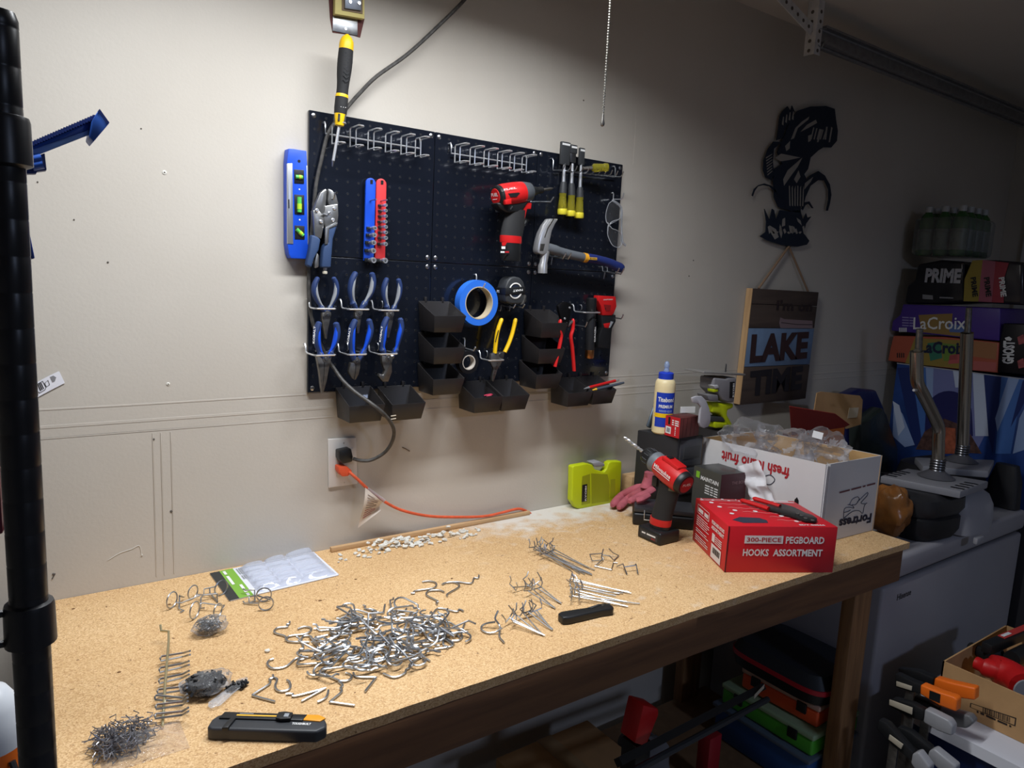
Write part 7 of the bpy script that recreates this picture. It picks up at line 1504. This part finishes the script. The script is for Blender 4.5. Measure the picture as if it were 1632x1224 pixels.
one(B().blob((.40, -.36, SHZ+.108), (.05, .05, .09), 58, .2, 2, 18, 12), 'red_pouch', mat('dim_red', (110, 24, 34), .6), 'dull red pouch on the left of the bench shelf', 'bag')

# ================================================================== wire rack at the left frame edge
BP = mat('black_powder_coat', (24, 25, 30), .35); py = -.93; p0 = onY(26, 600, py); pxx = p0.x; ztop = onY(10, 18, py).z
t = thing('wire_rack', 'black wire shelving rack post at the left frame edge', 'rack', (pxx, py, 0))
for x, y_ in ((pxx, py), (pxx, py+.36), (pxx-.46, py), (pxx-.46, py+.36)):
    b = B(); prof = [(.0122, .0), (.0127, .004)]; z = .03
    while z < ztop-.01: prof += [(.0127, z-.0008), (.01245, z), (.0127, z+.0008)]; z += .0254
    prof += [(.0127, ztop-.006), (.011, ztop-.001), (.008, ztop)]
    b.lathe(prof, (x, y_, 0), n=20); b.build('post', BP, t)
for zs in (onY(40, 995, py).z, onY(20, 228, py).z, .25):
    for x, y_ in ((pxx, py), (pxx, py+.36), (pxx-.46, py), (pxx-.46, py+.36)):
        B().lathe([(.0135, -.017), (.0172, -.015), (.0168, .014), (.0160, .017), (.0130, .018)], (x, y_, zs), n=22).build('collar', BP, t)
    for dz in (-.012, .012):
        for y_ in (py, py+.36): B().tube([(pxx-.012, y_, zs+dz), (pxx-.448, y_, zs+dz)], .003, 8).build('shelf_rail', BP, t)
        for x in (pxx, pxx-.46): B().tube([(x, py+.012, zs+dz), (x, py+.348, zs+dz)], .003, 8).build('shelf_rail', BP, t)
    for k in range(14): x = pxx-.03-.03*k; B().tube([(x, py, zs+.0145), (x, py+.36, zs+.0145)], .0016, 6).build('shelf_wire', BP, t)
zsh = onY(40, 995, py).z+.017
# ---- blue clamp arm
ya_ = -.48
t = thing('blue_clamp', 'blue plastic clamp arm with a square end plate on the rack post', 'clamp', Z5.Y(140, 690, ya_))
pm_ = Z5.Y(110, 660, ya_+.011); B().tube([(pxx, py+.36+.011, pm_.z), (pm_.x, pm_.y, pm_.z)], .008, 10).build('mount_arm', mat('blue_arm_dark', (26, 50, 120), .45), t)
BM = mat('blue_arm', (44, 92, 184), .4); BMD = mat('blue_arm_dark', (26, 50, 120), .45)
B().slab(Z5, [(104, 600), (390, 478), (398, 490), (362, 532), (110, 645)], ya_, ya_+.012).build('arm', BM, t, bevel=.001)
b = B()
for k in range(26):
    f_ = k/26; p = Z5.Y(112+280*f_, 594-120*f_, ya_-.001); b.box(p, (.003, .014, .005))
tag(b.build('ratchet_teeth', BMD, t), kind='stuff')
B().slab(Z5, [(104, 618), (360, 528), (362, 548), (108, 648)], ya_-.003, ya_).build('lower_rail', mat('blue_light', (112, 150, 212), .4), t, bevel=.0006)
B().slab(Z5, [(120, 612), (340, 534), (344, 540), (125, 622)], ya_-.0016, ya_-.0004).build('slot_line', BMD, t)
ep = B().slab(Z5, [(405, 442), (445, 500), (380, 577), (364, 556), (376, 488)], ya_-.02, ya_+.03).build('end_plate', BM, t, bevel=.001)
B().slab(Z5, [(405, 442), (445, 498), (437, 508), (397, 452)], ya_-.0205, ya_-.02).build('plate_edge', BMD, ep)
bk_ = B().slab(Z5, [(90, 655), (182, 622), (190, 692), (150, 697), (148, 706), (88, 706)], ya_+.002, ya_+.020).build('bracket', BMD, t, bevel=.001)
for q in ((150, 645), (155, 670), (115, 668)): B().cyl(Z5.Y(q[0]-25, q[1]+4, ya_-.002), Z5.Y(q[0]+18, q[1]-4, ya_-.002), .006, 12).build('roller', BM, bk_)
B().slab(Z5, [(86, 820), (96, 830), (142, 1050), (118, 1056), (92, 940)], ya_, ya_+.012).build('lower_arm', BMD, t, bevel=.001)
B().slab(Z5, [(90, 600), (104, 596), (100, 830), (88, 828)], ya_+.004, ya_+.012).build('connector', BMD, t)
# ---- white tag
T1 = ZF(0, 540, 7.646); yt = WALL-.0022
t = thing('paper_tag', 'white paper tag with a black outlined emblem beside the rack post', 'tag', T1.Y(340, 780, yt))
B().slab(T1, [(300, 605), (420, 545), (560, 470), (712, 396), (726, 402), (790, 538), (640, 615), (480, 700), (352, 778), (300, 800)], yt, yt+.0006).build('card', mat('tag_white', (224, 224, 232), .6), t)
def ol(P, r=.0005): B().tube([T1.Y(*q, yt-.0004) for q in P], r, 4, closed=True).build('emblem_line', BLK, t)
ol([(415, 610), (450, 555), (520, 515), (560, 590), (550, 620), (485, 660)]); ol([(545, 540), (585, 505), (605, 560), (565, 585)])
for k in range(3): B().slab(T1, [(455+18*k, 555-9*k), (466+18*k, 550-9*k), (502+18*k, 630-12*k), (491+18*k, 636-12*k)], yt-.0006, yt-.0003).build('print_bar', BLK, t)
B().slab(T1, [(610, 465), (650, 448), (685, 470), (670, 515), (640, 530)], yt-.0006, yt-.0003).build('print_block', mat('tag_grey', (130, 130, 134), .7), t)
for k in range(3): B().slab(T1, [(350+14*k, 640-6*k), (356+14*k, 637-6*k), (385+10*k, 690-8*k), (379+10*k, 694-8*k)], yt-.0006, yt-.0003).build('print_bar', MATS['tag_grey'], t)
# ---- things on the rack shelf at the frame edge
one(B().box((onY(-6, 800, -.74).x-.02, -.74, zsh+.13), (.05, .05, .258)), 'maroon_box', mat('maroon_gloss', (92, 22, 40), .3), 'glossy maroon box on the rack at the left frame edge', 'box', bevel=.004)
zl = .25+.017; q = onY(-22, 1150, -.78); t = thing('white_jug', 'white round jug with an orange base on the lower rack shelf', 'jug', (q.x, -.78, zl))
B().lathe([(.028, zl), (.031, zl+.01), (.031, q.z-.022)], (q.x, -.78, 0), n=28).build('base', ORGM, t); B().lathe([(.031, q.z-.022), (.031, q.z-.01), (.027, q.z+.015), (.018, q.z+.03), (.006, q.z+.036)], (q.x, -.78, 0), n=28).build('dome', mat('jug_white', (206, 210, 216), .35), t)
B().tube(smooth([(q.x+.018, -.808, q.z-.03), (q.x+.022, -.815, q.z-.05), (q.x+.02, -.815, q.z-.08)]), .003, 8).build('strap', BLK, t)
